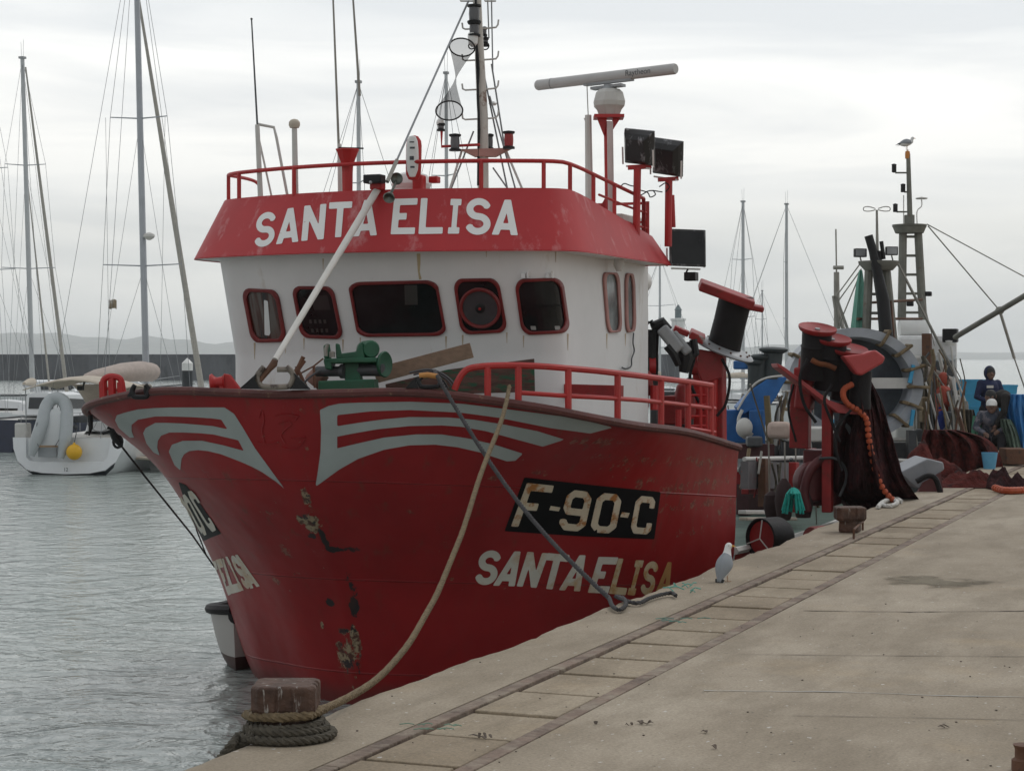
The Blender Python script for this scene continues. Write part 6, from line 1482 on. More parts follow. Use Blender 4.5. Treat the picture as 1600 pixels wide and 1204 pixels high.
# --- B: yacht further left
OB = at(40, 655, d=86); OB.z = 0; fB = (at(106, 640, d=98)-OB)
yb, TB, _, _ = yacht(OB, fB, 11, 3.4, 1.1, at(51,612,d=91), at(35,92,d=91), 'yacht behind the nearest one, its thinner mast left of the tall mast',
   spr=((.68,.95),(.37,1.25)), furl=[(at(40,105,d=91.5), at(106,625,d=96), .085), (at(43,280,d=91.4), at(78,610,d=94), .045)], mr=.12, mastmat=M['spar'], bh_=.02, boomlen=.2)
# --- C: far-left yacht of which mainly rigging and hull show
OC = at(-22, 655, d=86); OC.z = 0
yc, _, _, _ = yacht(OC, at(60,600,d=98)-OC, 11, 3.3, 1.2, at(-8,600,d=90), at(-22,90,d=90), 'yacht at the left picture edge of which rigging and cabin show', spr=((.66,.9),(.35,1.1)), mr=.09)
# --- distant yachts: only masts rise over the red boat
def far_yacht(px, ytop, D, label, lean=0, w_=.085, spr=((.7,.7),(.4,.9)), hm_=None, f=(.6,.8)):
    O = at(px, 600, d=D); O.z = 0; f = Vector((f[0], f[1], 0)).normalized(); O2 = O-f*4.5
    return yacht(O2, f, 9.5, 3.0, 1.0, Vector((O.x, O.y, 1.4)), at(px+lean, ytop, d=D), label, spr=spr, mr=w_, wire=.011, hullmat=hm_, group='distant yachts behind the red boat', mastmat=M['spar'])
far_yacht(562, 130, 74, 'distant yacht whose pale mast rises behind the red funnel vent', lean=-2, w_=.095)
far_yacht(699, 116, 78, 'distant yacht whose mast rises just left of the roof mast', lean=-2, w_=.085, f=(.3,.9))
far_yacht(1031, 400, 150, 'distant yacht seen under the corner of the fascia beside the lighthouse', w_=.10, spr=((.62,2.2),(.3,2.4)))
far_yacht(1161, 316, 120, 'distant yacht with twin-toned mast right of the power block', w_=.12, f=(.2,.9))
far_yacht(1229, 320, 118, 'distant yacht whose mast stands alone above the blue hauler', w_=.11, f=(.9,.3))
far_yacht(1191, 455, 160, 'small distant yacht between two taller masts', w_=.07)
# --- white cruiser right behind the bow flare and small motor boats
def cruiser(O, f, Ln, bm_, fb, label, hullm=None, cabin=True, win=True):
    T = frame(O, f); root = empty('motorboat', O, label, 'motorboat', 'small motorboats in the marina')
    h = MB(); rows = hull_rows(T, Ln, bm_, fb, fb*1.4, tr=.9); h.grid(rows); h.f.append(tuple(range(len(rows[0])))[::-1]); h.build('hull', hullm or M['gel'], root, ang=50)
    d = MB(); d.grid([[r[0]-Vector((0,0,.04)), r[-1]-Vector((0,0,.04))] for r in rows]); d.build('deck', M['offwhite'], root, smooth=False)
    rb_ = MB(); rb_.tube([r[0] for r in rows], .035, n=6); rb_.tube([r[-1] for r in rows], .035, n=6); rb_.build('rub_strake', M['dgrey'], root)
    if cabin:
        c = MB(); rows = [[T(Ln*x_, y_*bm_, z_) for y_, z_ in ((-.36,fb-.05),(-.31,fb+.9*q_),(-.1,fb+1.0*q_),(.1,fb+1.0*q_),(.31,fb+.9*q_),(.36,fb-.05))] for x_, q_ in ((.30,.1),(.31,1),(.5,1.0),(.62,.75),(.72,.1))]; c.grid(rows); co = c.build('cabin', M['gel'], root, ang=30)
        for sg in (1,-1):
            w_ = MB(); w_.prism([T(Ln*.34, sg*bm_*.345, fb+.35), T(Ln*.58, sg*bm_*.345, fb+.35), T(Ln*.56, sg*bm_*.325, fb+.68), T(Ln*.34, sg*bm_*.325, fb+.78)], T(0,sg*.02,0)-T(0,0,0)); w_.build('window', M['darkwin'], co, smooth=False)
        w_ = MB(); w_.prism([T(Ln*.302, -bm_*.25, fb+.35), T(Ln*.302, bm_*.25, fb+.35), T(Ln*.305, bm_*.24, fb+.8), T(Ln*.305, -bm_*.24, fb+.8)], T(-.02,0,0)-T(0,0,0)); w_.build('window', M['darkwin'], co, smooth=False)
        r2 = MB(); r2.tube([T(Ln*.95,0,fb*1.4+.55), T(Ln*.75,bm_*.4,fb+.8), T(Ln*.75,bm_*.4,fb+.2)], .016, n=5); r2.tube([T(Ln*.95,0,fb*1.4+.55), T(Ln*.75,-bm_*.4,fb+.8), T(Ln*.75,-bm_*.4,fb+.2)], .016, n=5); r2.build('bow_rail', M['grey'], root)
    return root, T
O1 = at(262, 742, d=59); O1.z = 0
cr1, T1 = cruiser(at(256,735,z=0), (.25,.97), 7, 1.9, .85, 'low white cruiser with a cream swim step tied beside the nearest yacht', cabin=True)
sw = MB(); sw.box(T1(-.4,0,.42), (1.9,.9,.08), rz=math.atan2(.97,.25)-math.pi/2); sw.build('swim_step', M['cream'], cr1, bevel=.02)
text_mesh('delfim', .2, 'boat_name', M['dgrey'], cr1, T1(-.03,.75,.5), -(T1(0,1,0)-T1(0,0,0)), Vector((0,0,1)), .01) if False else None
cruiser(at(-6,706,z=0), (.05,1), 9, 2.4, 1.25, 'dark navy motorboat cut by the left picture edge', M['navy'])
cruiser(at(38,668,z=0), (.75,.66), 8, 2.6, 1.0, 'white motorboat with dark windows behind the nearest yacht')
cruiser(at(-12,646,z=0), (.8,.6), 9, 3.0, 1.2, 'white motorboat furthest left behind the navy one')
cruiser(at(88,640,z=0), (.8,.55), 9, 3.0, 1.3, 'white motorboat under the cream canopy line in the background')
cruiser(at(1148,700,z=0), (.7,.7), 9, 3.2, 1.8, 'white motorboat seen between the red pillar and the blue hauler')
# mooring pile
mp_ = MB(); c = at(293,700,d=88); c.z = -1; hgt = at(293,578,d=88).z+1; mp_.lathe([(.24,0),(.24,hgt)], c, (0,0,1), 16); po = mp_.build('mooring_pile', mat('dark pile', (.03,.035,.04), .7), origin=c); tag(po, 'round dark pile with a white pointed cap near the breakwater', 'pile')
mp_ = MB(); mp_.lathe([(.25,hgt-.02),(.25,hgt+.32),(.02,hgt+.55)], c, (0,0,1), 16); mp_.build('cap', M['white2'], po)
# lighthouse on the breakwater head
lc = Cc+nb*3; lc.z = hb-1.6; lh = empty('lighthouse', lc, 'small white harbour light tower with a grey band on the breakwater head', 'lighthouse')
zt = 12.4-lc.z
l_ = MB(); l_.lathe([(1.35,0),(1.15,zt*.45)], lc, (0,0,1), 20); l_.lathe([(1.12,zt*.60),(1.12,zt*.74),(1.3,zt*.75),(1.3,zt*.78),(.5,zt*.79)], lc, (0,0,1), 20); l_.build('tower', M['white2'], lh)
l_ = MB(); l_.lathe([(1.15,zt*.45),(1.12,zt*.60)], lc, (0,0,1), 20); l_.build('grey_band', M['grey'], lh)
l_ = MB(); l_.lathe([(.55,zt*.78),(.55,zt*.92),(.65,zt*.93),(.1,zt*1.02)], lc, (0,0,1), 14); l_.build('lantern', mat('lantern grey', (.12,.16,.17), .4), lh)
# small white boat under the starboard side of the red one
OD = B(6.1, -3.08, 0); fD = Vector((.27, -1, 0))
T = frame(OD, fD); dn = empty('rowing_boat', OD, 'small white boat with red bottom half hidden behind the red bow', 'boat')
rows = hull_rows(T, 3.0, .95, .62, .72, tr=.8, draft=.15, rake=.12, full=.75, n=24)
h = MB(); h.grid(rows); h.f.append(tuple(range(len(rows[0])))[::-1])
md = bpy.data.materials.new('white topsides red bottom'); md.use_nodes = True; t_ = md.node_tree; g_ = t_.nodes.new('ShaderNodeNewGeometry'); s_ = t_.nodes.new('ShaderNodeSeparateXYZ'); t_.links.new(g_.outputs['Position'], s_.inputs[0]); r_ = t_.nodes.new('ShaderNodeValToRGB'); t_.links.new(s_.outputs[2], r_.inputs[0])
r_.color_ramp.interpolation = 'CONSTANT'; r_.color_ramp.elements[0].color = (.05,.018,.014,1); r_.color_ramp.elements[1].position = .16; r_.color_ramp.elements[1].color = (.42,.40,.38,1); t_.links.new(r_.outputs[0], t_.nodes['Principled BSDF'].inputs['Base Color'])
h.build('hull', md, dn, ang=50); h = MB(); h.tube([r[0] for r in rows], .06, n=8); h.tube([r[-1] for r in rows], .06, n=8); h.build('rubbing_band', M['rubber'], dn)
h = MB(); h.tube([T(2.95,0,.72), T(3.05,0,.8)], .07, n=8); h.lathe([(.1,-.05),(.11,0),(.1,.05)], T(3.1,.05,.66), (0,1,0), 14); h.build('bow_fender', M['rubber'], dn)
h = MB(); h.tube([T(2.85,.1,.75), T(2.8,.12,.9), T(2.65,.05,.86)], .008, n=5); h.build('painter', M['rope'], dn)

# ================================================================== second fishing boat astern
b2r = empty('fishing_boat', (BX, 45, 0), 'grey and white fishing boat with tall lattice masts lying astern of the red one', 'fishing boat')
O = Vector((BX, 55, 0)); T = frame(O, (0,-1)); rows = hull_rows(T, 18.5, 6.2, 1.6, 2.1, tr=.8, draft=.8, rake=.8, full=.7)
h = MB(); h.grid(rows); h.f.append(tuple(range(len(rows[0])))[::-1]); h.build('hull', mat('grey hull', (.17,.18,.19), .5, var=.15, col2=(.2,.08,.05), f2=.62, w2=.1, s2=1.5), b2r, ang=50)
d = MB(); d.grid([[r[0]-Vector((0,0,.3)), r[-1]-Vector((0,0,.3))] for r in rows]); d.build('deck', M['deck'], b2r, smooth=False)
h = MB(); h.tube([r[0] for r in rows], .06, n=6); h.tube([r[-1] for r in rows], .06, n=6); h.build('gunwale', M['offwhite'], b2r)
D0 = 40.0
def pz(x_, y_, dd=0): return at(x_, y_, d=D0+dd)
def boxpx(x0, y0, x1, y1, D, dep): 
    mb = MB(); mb.prism([at(x0,y0,d=D), at(x1,y0,d=D), at(x1,y1,d=D), at(x0,y1,d=D)], Vector((FW.x,FW.y,0)).normalized()*dep); return mb
boxpx(1400,556,1496,700,40.2,4).build('deckhouse', M['offwhite'], b2r, smooth=False, bevel=.05)
boxpx(1442,566,1490,588,40.1,.2).build('window', M['darkwin'], b2r, smooth=False)
mb = boxpx(1452,522,1498,566,40,3); mb.build('wheelhouse', M['white'], b2r, smooth=False, bevel=.15)
mb = MB(); mb.tube([pz(1405,512,1), pz(1450,512,1)], .19, n=20); mb.build('raft_canister', M['white2'], b2r)
boxpx(1404,524,1456,560,40.6,2).build('roof_box', M['white'], b2r, smooth=False, bevel=.08)
mb = MB(); mb.bar(pz(1449,600,-.3), pz(1448,521,-.3), .18, .18, up=(0,1,0)); mb.build('samson_post', M['rustpaint'], b2r)
mb = MB(); mb.box(pz(1485,524,-.3), (.30,.25,.28)); mb.build('deck_floodlight', M['black'], b2r, bevel=.02); mb = MB(); mb.lathe([(.1,0),(.14,.1),(.05,.15)], pz(1484,540,-.3), (0,0,1), 12); mb.build('lamp_dome', M['white2'], b2r)
# furled boom / sail roll
mb = MB(); mb.tube([pz(1425,570,-.6), pz(1455,586,-.6), pz(1490,602,-.6)], [.10,.15,.14], n=12); mb.tube([pz(1415,566,-.6), pz(1470,584,-.7)], .05, n=8); mb.build('canvas_roll', mat('dirty canvas', (.30,.26,.23), .85, var=.2), b2r)
mb = MB(); mb.ball(pz(1470,600,-.8), .11, 12, 8); mb.ball(pz(1462,596,-.8), .09, 12, 8); each(mb, 'cork_float', mat('tan cork', (.32,.20,.10), .8), b2r)
# lattice mast with the platform, lamps and gull
def lattice(xl, xr, y0, y1, nr, D, r, mt, name):
    mb = MB(); 
    for x0, x1 in xl, xr: mb.tube([at(x1,y1,d=D), at(x0,y0,d=D)], [r*1.1, r], n=8)
    for x0, x1 in xl, xr: mb.tube([at(x1,y1,d=D+.5), at(x0,y0,d=D+.5)], [r*.6, r*.6], n=6)
    for k in range(nr):
        f = (k+.6)/nr; a_, b_ = at(xl[0]+(xl[1]-xl[0])*f, y0+(y1-y0)*f, d=D), at(xr[0]+(xr[1]-xr[0])*f, y0+(y1-y0)*f, d=D); mb.tube([a_, b_], r*.35, n=5)
    return mb.build(name, mt, b2r)
M['olive'] = mat('olive grey mast paint', (.17,.17,.145), .6, var=.25, col2=(.12,.06,.035), f2=.6, w2=.1, s2=4)
lm = lattice((1411,1409),(1434,1442), 352, 500, 5, 41, .085, M['olive'], 'lattice_mast')
mb = MB(); mb.lathe([(.30,-.14),(.36,0),(.37,.04),(.02,.05)], at(1421,354,d=41), (0,0,1), 20); mb.lathe([(.16,-.1),(.37,.0)], at(1421,354,d=41), (0,0,1), 20); mb.build('mast_platform', M['olive'], lm)
mb = MB(); mb.tube([at(1422,350,d=41), at(1419,240,d=41)], [.06,.045], n=8); mb.tube([at(1421,350,d=41), at(1421,336,d=41)], .11, n=8); mb.build('topmast', M['olive'], lm)
for x_, y_, ax_, ay in ((1397,263,1418,270),(1411,294,1419,300),(1399,325,1419,331)):
    mb = MB(); c = at(x_, y_, d=41); mb.lathe([(.01,-.09),(.05,-.085),(.05,.07),(.06,.08),(.01,.1)], c, (0,0,1), 12); o = mb.build('navigation_light', M['black'], lm)
    mb = MB(); mb.tube([at(x_+2,ay,d=41), at(ax_,ay,d=41)], .02, n=6); mb.tube([c-Vector((0,0,.08)), at(x_,ay,d=41)], .015, n=6); mb.build('arm', M['olive'], o)
mb = MB(); c = at(1418,242,d=41); mb.lathe([(.05,-.08),(.055,0),(.05,.07),(.01,.09)], c, (0,0,1), 12); mb.build('beacon', mat('orange beacon', (.55,.20,.03), .4), lm)
mb = MB(); mb.tube(smooth([tuple(at(x_,y_,d=41)) for x_, y_ in ((1433,350),(1433,330),(1440,322),(1440,312))], 4), .012, n=5); mb.lathe([(.02,0),(.12,.0),(.13,.02),(.05,.04),(.01,.05)], at(1440,311,d=41), (0,0,1), 16); mb.tube([at(1412,350,d=41), at(1412,305,d=41)], .012, n=5); mb.build('aerial_dish', M['offwhite'], lm)
gull(at(1417,235,d=41), RT*.95+FW*.2, 1.0, 'gull perched on the orange beacon at the very top of the lattice mast', pitch=12)
mb = MB(); mb.box(at(1449,459,d=41), (.18,.15,.10)); mb.box(at(1422,474,d=40.6), (.14,.12,.12)); each(mb, 'deck_lamp', M['black'], b2r, bevel=.02)
# second lattice mast, exhausts, T aerial and lamps
lm2 = lattice((1358,1352),(1384,1398), 412, 560, 5, 38, .085, M['olive'], 'lattice_mast')
mb = MB(); mb.lathe([(.28,-.13),(.40,0),(.41,.05),(.02,.06)], at(1373,412,d=38), (0,0,1), 16); mb.build('mast_platform', M['olive'], lm2)
mb = MB(); mb.tube([at(1357,368,d=37.7), at(1364,392,d=37.7), at(1371,425,d=37.7), at(1380,470,d=37.7), at(1386,540,d=37.7)], [.085,.085,.10,.13,.14], n=12); mb.tube([at(1377,377,d=37.8), at(1381,405,d=37.8)], .04, n=8); mb.box(at(1370,400,d=37.8), (.18,.18,.2)); mb.build('exhaust_pipe', M['black'], lm2)
mb = MB(); mb.tube([at(1371,410,d=38), at(1370,328,d=38)], [.035,.022], n=8)
for sg in (-1, 1): mb.tube(smooth([tuple(at(1370+sg*x_,y_,d=38)) for x_, y_ in ((2,326),(12,323),(20,324),(20,329),(12,330),(2,328))], 3), .010, n=5)
mb.build('loop_aerial', M['galv'], lm2)
for x_, y_, rz_ in ((1344,395,.25),(1393,392,0)):
    mb = MB(); c = at(x_,y_,d=38); mb.box(c, (.24,.12,.17), rz=TH+rz_); o = mb.build('floodlight', M['black'], lm2, bevel=.01); g = MB(); g.box(c-Vector((FW.x,FW.y,0))*.062, (.2,.01,.13), rz=TH+rz_); g.build('lens', M['grey'], o); g = MB(); g.tube([c-Vector((0,0,.09)), c-Vector((-.03,0,.2))], .015, n=5); g.build('stem', M['olive'], o)
mb = MB(); mb.bar(at(1396,560,d=37.8), at(1389,470,d=37.8), .12, .12, up=(0,1,0)); mb.bar(at(1340,560,d=38), at(1335,520,d=38), .08,.08, up=(0,1,0)); mb.tube([at(1340,498,d=38), at(1440,498,d=40)], .03, n=6); mb.tube([at(1355,473,d=38), at(1440,468,d=40)], .03, n=6); mb.build('mast_bracing', M['rustpaint'], b2r)
mb = MB()
for a_, b_, r in (((1403,412),(1500,600),.03),((1344,412),(1305,465),.014),((1346,420),(1310,470),.014),((1343,430),(1312,505),.014),((1302,462),(1312,530),.03),((1306,462),(1330,530),.03),((1448,350),(1600,432),.012),((1450,353),(1562,485),.014),((1562,485),(1585,560),.03),((1585,560),(1606,620),.014),((1441,460),(1460,540),.008),((1446,560),(1540,700),.02),((1440,660),(1545,705),.02)): mb.tube([at(*a_,d=38.5), at(*b_,d=38.5)], r, n=6)
each(mb, 'stay', M['galv'], b2r)
mb = MB(); mb.tube([at(1492,527,d=39), at(1606,459,d=37)], .055, n=10); mb.lathe([(.02,-.06),(.08,-.05),(.08,.05),(.02,.06)], at(1562,485,d=38), FW, 12); mb.build('derrick_boom', M['olive'], b2r)
mb = MB(); mb.tube([at(1308,540,d=44), at(1307,425,d=44)], [.075,.065], n=8); mb.tube([at(1307,425,d=44), at(1306,358,d=44)], .018, n=6); mb.tube([at(1302,418,d=44), at(1318,418,d=44)], .05, n=6); mb.tube([at(1305,470,d=44), at(1325,540,d=44)], .05, n=6); mb.build('forward_post', M['galv'], b2r)
mb = MB(); rows = []
for k in range(8):
    f = k/7; row = []
    for i in range(12):
        a = 2*math.pi*i/12; rr_ = (.03+.13*f**.7)*(1+.35*math.sin(5*a)); c = at(1345-3*f, 422+100*f, d=38.2); row.append(c+RT*rr_*math.cos(a)+Vector((FW.x,FW.y,0))*rr_*math.sin(a))
    rows.append(row)
mb.grid(rows, close=True); o = mb.build('hanging_net', mat('sea green net', (.13,.32,.25), .85, var=.25, vscale=8, stretch=(4,4,.6)), origin=at(1345,422,d=38.2)); tag(o, 'pale green net hung up to dry beside the left lattice mast', 'net')
# great ring-shaped drum
dr_ = empty('net_drum', at(1335,690,d=36.2), 'great round grey net drum ringed with tan lashings on the deck astern', 'net drum')
cR = at(1335,600,d=36.0); fx = Vector((FW.x,FW.y,0)).normalized(); rx, ry = 106/3000*36, 88/3000*36
mb = MB()
prf = [(1.0,-.12),(1.0,.75),(.93,.75),(.80,.55),(.80,-.02),(.84,-.12)]
rows = [[cR+RT*(rx*k*math.cos(a))+Vector((0,0,1))*(ry*k*math.sin(a))+fx*z_ for k, z_ in prf] for a in [2*math.pi*i/64 for i in range(64)]]
rows.append(rows[0]); mb.grid([r+[r[0]] for r in rows]); mb.build('rim', mat('pale grey rim', (.33,.35,.38), .5, var=.15), dr_, ang=30)
mb = MB(); mb.lathe([(.02,.5),(.86,.5)], cR, fx, 40, sx=rx, sy=ry, up=RT); mb.build('drum_back', mat('drum inside', (.11,.13,.15), .6, var=.3), dr_)
mb = MB(); mb.bar(cR-RT*rx*.8+Vector((0,0,0.02)), cR+RT*rx*.8+Vector((0,0,.02)), .12, .20); mb.build('cross_bar', M['offwhite'], dr_, smooth=False)
mb = MB(); mb.bar(at(1421,598,d=35.85), at(1427,570,d=35.85), .06, .09, up=fx); mb.bar(at(1427,640,d=35.85), at(1423,665,d=35.85), .06, .09, up=fx); each(mb, 'blue_strip', M['crate'], dr_)
for a in (40, 18, -3, -24, -44, 62, 118, 150, 178, 205):
    a = R(a); mb = MB(); lp_ = []
    for k, z_ in ((1.06,-.17),(1.07,.3),(1.0,.35),(.8,.3),(.78,-.14),(.85,-.19)): lp_.append(cR+RT*(rx*k*math.cos(a))+Vector((0,0,1))*(ry*k*math.sin(a))+fx*z_)
    mb.tube(lp_, .035, n=6, closed=True); mb.build('lashing', M['rope'], dr_)
mb = MB(); mb.bar(at(1422,740,d=36.1), at(1424,672,d=36.1), .14,.3,up=fx); mb.bar(at(1255,740,d=36.1), at(1252,672,d=36.1), .14,.3,up=fx); mb.box(at(1340,705,d=36.6), (3.0,.3,.35), rz=TH); mb.build('cradle', M['dgrey'], dr_, smooth=False)
# blue hauler on the bow of the second boat
bh = empty('blue_hauler', at(1185,700,d=34.6), 'bright blue net hauler with dark grey rollers between the red pillar and the red hauler', 'net hauler'); D0 = 34.5
mb = MB(); mb.prism([pz(x_,y_) for x_, y_ in ((1151,636),(1178,606),(1199,592),(1232,588),(1224,600),(1212,622),(1198,640),(1196,655),(1186,658),(1176,640),(1160,648))], fx*.5); mb.build('cheek_plate', M['blue'], bh, smooth=False, bevel=.02)
mb = MB(); mb.bar(pz(1183,700,-.1), pz(1183,640,-.1), .26, .2, up=(0,1,0)); mb.prism([pz(1133,640,.4), pz(1170,640,.4), pz(1172,692,.4), pz(1133,692,.4)], fx*.4); mb.box(pz(1160,570,.5), (.28,.3,.16)); each(mb, 'stand', M['blue'], bh, smooth=False, bevel=.03)
for x_, y0, y1, r in ((1207,545,592,.22),(1187,556,600,.15),(1177,564,612,.15)):
    mb = MB(); c = pz(x_,y1,.15); H = (y1-y0)/3000*34.6; mb.lathe([(r*.75,0),(r*.72,H*.5),(r*.78,H*.85),(r*1.15,H*.93),(r*1.2,H),(r*.9,H+.03),(.02,H+.04)], c, (.03,0,1), 24); mb.build('roller', M['rollerg'] if 'rollerg' in M else mat('dark grey green roller', (.035,.045,.048), .6), bh)
mb = MB(); mb.ball(pz(1163,668,-.3), .15, 16, 10, sz=1.2); mb.tube(smooth([tuple(pz(x_,y_,-.25)) for x_,y_ in ((1160,640),(1154,655),(1156,675),(1166,684),(1176,676))], 4), .03, n=6); mb.build('pale_float', M['offwhite'], bh)
mb = MB(); mb.bar(pz(1205,720,-.4), pz(1198,618,-.4), .09, .1, up=(0,1,0)); mb.build('worn_post', mat('olive brown post', (.13,.10,.05), .8), bh)
mb = MB(); mb.tube(smooth([tuple(pz(x_,y_,-.5)) for x_,y_ in ((1152,640),(1175,604),(1198,590),(1234,586))], 4), .02, n=6); mb.build('edge_rail', M['offwhite'], bh)
# clutter box rows on the second boat's foredeck
mb = boxpx(1230,668,1300,690,33.9,.8); mb.build('fish_hatch', M['offwhite'], b2r, smooth=False, bevel=.03)
mb = boxpx(1132,694,1210,716,33.6,.3); mb.build('dark_coaming', mat('dark red coaming', (.06,.015,.016), .7), b2r, smooth=False)
mb = MB(); c = at(1295,655,d=33.4); mb.lathe([(.07,-.35),(.09,-.3),(.09,.05),(.03,.25),(.01,.4)], c, (0,0,1), 12); mb.build('white_canister', M['white2'], b2r); mb = MB(); mb.lathe([(.093,-.1),(.093,0)], c, (0,0,1), 12); mb.build('blue_band', M['crate'], b2r)
mb = MB(); mb.box(at(1218,672,d=33.6), (.4,.3,.3)); mb.build('float_bag', mat('orange and white bag', (.45,.35,.30), .8, col2=(.5,.1,.03), f2=.6), b2r, bevel=.08)

# ================================================================== nets
D0 = 25.6
net = MB(); rows = []
prof = [(596,1327,1362,25.9),(620,1322,1375,25.8),(650,1316,1386,25.7),(680,1312,1393,25.7),(710,1308,1402,25.7),(740,1306,1411,25.7),(765,1306,1424,25.8),(785,1320,1440,26.3),(800,1330,1440,26.0)]
K = 70
for i in range(49):
    y_, xa, xb, dd_ = catmull(prof, 8*i/48); row = []
    for j in range(K+1):
        t = j/K; x_ = xa+(xb-xa)*t; dp = dd_-.35*math.sin(math.pi*t)+.30*mnoise.noise((t*5.0+i*.015, i*.035, 1.7))+.14*mnoise.noise((t*13+i*.03, i*.09, 5.1))+.05*mnoise.noise((t*34, i*.3, 2.2))
        x_ += 5*mnoise.noise((i*.12, t*2, 9))*(.3+abs(2*t-1)); p = at(x_, y_, d=dp)
        row.append(p)
    rows.append(row)
net.grid(rows); back = [[p+FW*.45 for p in r] for r in rows]; net.grid(back); net.grid([[a_, b_] for a_, b_ in zip([r[0] for r in rows], [r[0] for r in back])]); net.grid([[r[-1], b_[-1]] for r, b_ in zip(rows, back)]); net.grid([rows[0], back[0]])
o = net.build('fishing_net', M['net'], origin=at(1360,780,d=25.7)); tag(o, 'dark maroon seine net pouring down from the roller hauler to the quay edge', 'fishing net')
fl = MB(); pts_ = smooth([tuple(at(x_, y_, d=25.35)) for x_, y_ in ((1330,601),(1319,608),(1318,620),(1326,632),(1342,642),(1354,656),(1357,680),(1361,705),(1368,735),(1378,760),(1392,778),(1406,788))], 8)
for i, p in list(enumerate(pts_))[::3]: fl.lathe([(.012,-.035),(.036,-.025),(.042,0),(.036,.025),(.012,.035)], p, (pts_[min(i+1,len(pts_)-1)]-pts_[max(i-1,0)]), 10)
fl.tube(pts_, .016, n=6); o2 = fl.build('float_line', M['orange'], o)
# piles on the quay
def pile(cx, wpx, ybase, ytop, mt, name, label, seed, dep=1.2, cat_='fishing net', k=60):
    mb = MB(); rg = random.Random(seed); c = at(cx, ybase, z=QZ); D = (c-CAM).dot(FW); W2 = wpx/3000*D/2; H = (ybase-ytop)/3000*D; rows = []
    for i in range(k+1):
        a = -1+2*i/k; row = []
        for j in range(17):
            b_ = -1+2*j/16; h_ = max(0, 1-abs(a)**2.2)*max(0, 1-abs(b_)**2)
            z_ = H*h_**.7*(.62+.38*math.sin(a*4+seed)*math.cos(b_*3+seed*2))+.02*math.sin(a*23+b_*15)*h_**.5+.05*math.sin(a*9-b_*7+seed)*h_**.7
            row.append(c+RT*(a*W2)+Vector((FW.x,FW.y,0))*(dep*(b_+1)*.5)+Vector((0,0,max(z_, -.02))))
        rows.append(row)
    mb.grid(rows); o = mb.build(name, mt, origin=c, ang=80); tag(o, label, cat_); return o
pile(1472,100,757,690, M['netred'], 'fishing_net', 'red brown heap of net with a rounded back beside the steel tray', 3, 1.6)
pile(1530,150,762,738, M['netred'], 'fishing_net', 'low spread of red net trailing across the end of the quay', 5, 1.0)
pile(1590,70,766,733, M['net'], 'fishing_net', 'black red heap of net cut by the right picture edge', 9, 1.2)
fl = MB(); pts_ = smooth([tuple(at(x_, y_, z=QZ+.05)) for x_, y_ in ((1555,762),(1570,766),(1590,766),(1612,764))], 8)
for i, p in list(enumerate(pts_))[::2]: fl.lathe([(.012,-.05),(.05,-.035),(.055,0),(.05,.035),(.012,.05)], p, (pts_[min(i+1,len(pts_)-1)]-pts_[max(i-1,0)]), 8)
o = fl.build('float_line', M['orange'], origin=pts_[0]); tag(o, 'row of orange net floats on the quay at the right edge', 'float line')
wr = MB(); laid_rope(wr, smooth([tuple(at(x_, y_, z=QZ+.03)) for x_, y_ in ((1372,792),(1380,784),(1395,780),(1402,785),(1392,790),(1378,788),(1386,781),(1400,779),(1408,783))], 5), .03, pitch=.15)
o = wr.build('rope_heap', M['offwhite'], origin=at(1385,786,z=QZ)); tag(o, 'small heap of pale rope on the quay lip under the hanging net', 'rope')
drape([(664,1462,1500),(680,1452,1530),(705,1446,1562),(735,1448,1566),(752,1450,1560)], 33.5, M['netred'], 'fishing_net', 'long red brown net draped in a bank between the deck rail and the seated man', 'fishing net', 11, .12) if False else None
# steel tray / chute hanging at the quay edge
tr_ = MB(); D0 = 27.5
tr_.prism([pz(1405,738), pz(1450,716), pz(1474,722), pz(1476,733), pz(1436,764), pz(1430,760)], fx*.9); o = tr_.build('steel_tray', mat('grey sheet tray', (.24,.25,.27), .45, var=.15), origin=pz(1440,740), smooth=False, bevel=.02); tag(o, 'tilted grey sheet steel tray with dark red front beside the hanging net', 'tray')
t2 = MB(); t2.prism([pz(1434,770,-.05), pz(1442,754,-.05), pz(1470,738,-.05), pz(1474,768,-.05), pz(1440,780,-.05)], fx*.1); t2.build('front_panel', mat('dark red panel', (.12,.03,.03), .6, var=.3), o, smooth=False); t2 = MB(); t2.tube(smooth([tuple(pz(x_,y_,-.2)) for x_,y_ in ((1432,752),(1450,743),(1462,748),(1470,772))], 4), .04, n=8); t2.build('hose', M['rubber'], o)
h = MB(); h.tube([pz(1385,718,1.5), pz(1455,722,1.5)], .035, n=6); h.tube([pz(1470,740,3), pz(1515,743,3)], .03, n=6); each(h, 'pale_rail', M['offwhite'], b2r)

# ================================================================== crates, people
def crate(c, s_, rz, mt):
    root_z = Matrix.Rotation(rz, 3, 'Z'); w_, l_, h_ = s_; mb = MB(); t_ = .03
    def P_(x_, y_, z_): return c+root_z@Vector((x_, y_, z_))
    outer = [(-w_/2,-l_/2),(w_/2,-l_/2),(w_/2,l_/2),(-w_/2,l_/2)]
    rows = [[P_(x_*.94,y_*.94,0) for x_,y_ in outer], [P_(x_,y_,h_-.04) for x_,y_ in outer], [P_(x_*1.04,y_*1.04,h_-.04) for x_,y_ in outer], [P_(x_*1.04,y_*1.04,h_) for x_,y_ in outer], [P_(x_*.93,y_*.93,h_) for x_,y_ in outer], [P_(x_*.9,y_*.9,.03) for x_,y_ in outer]]
    mb.grid(rows, close=True); mb.f.append((3,2,1,0)); mb.f.append(tuple(len(mb.v)-4+i for i in range(4)))
    return mb.build('fish_crate', mt, origin=c, smooth=False)
names = {0:'lowest', 1:'second', 2:'third', 3:'fourth', 4:'fifth', 5:'topmost'}
base = at(1518, 690, d=39.5); base.z = 1.62
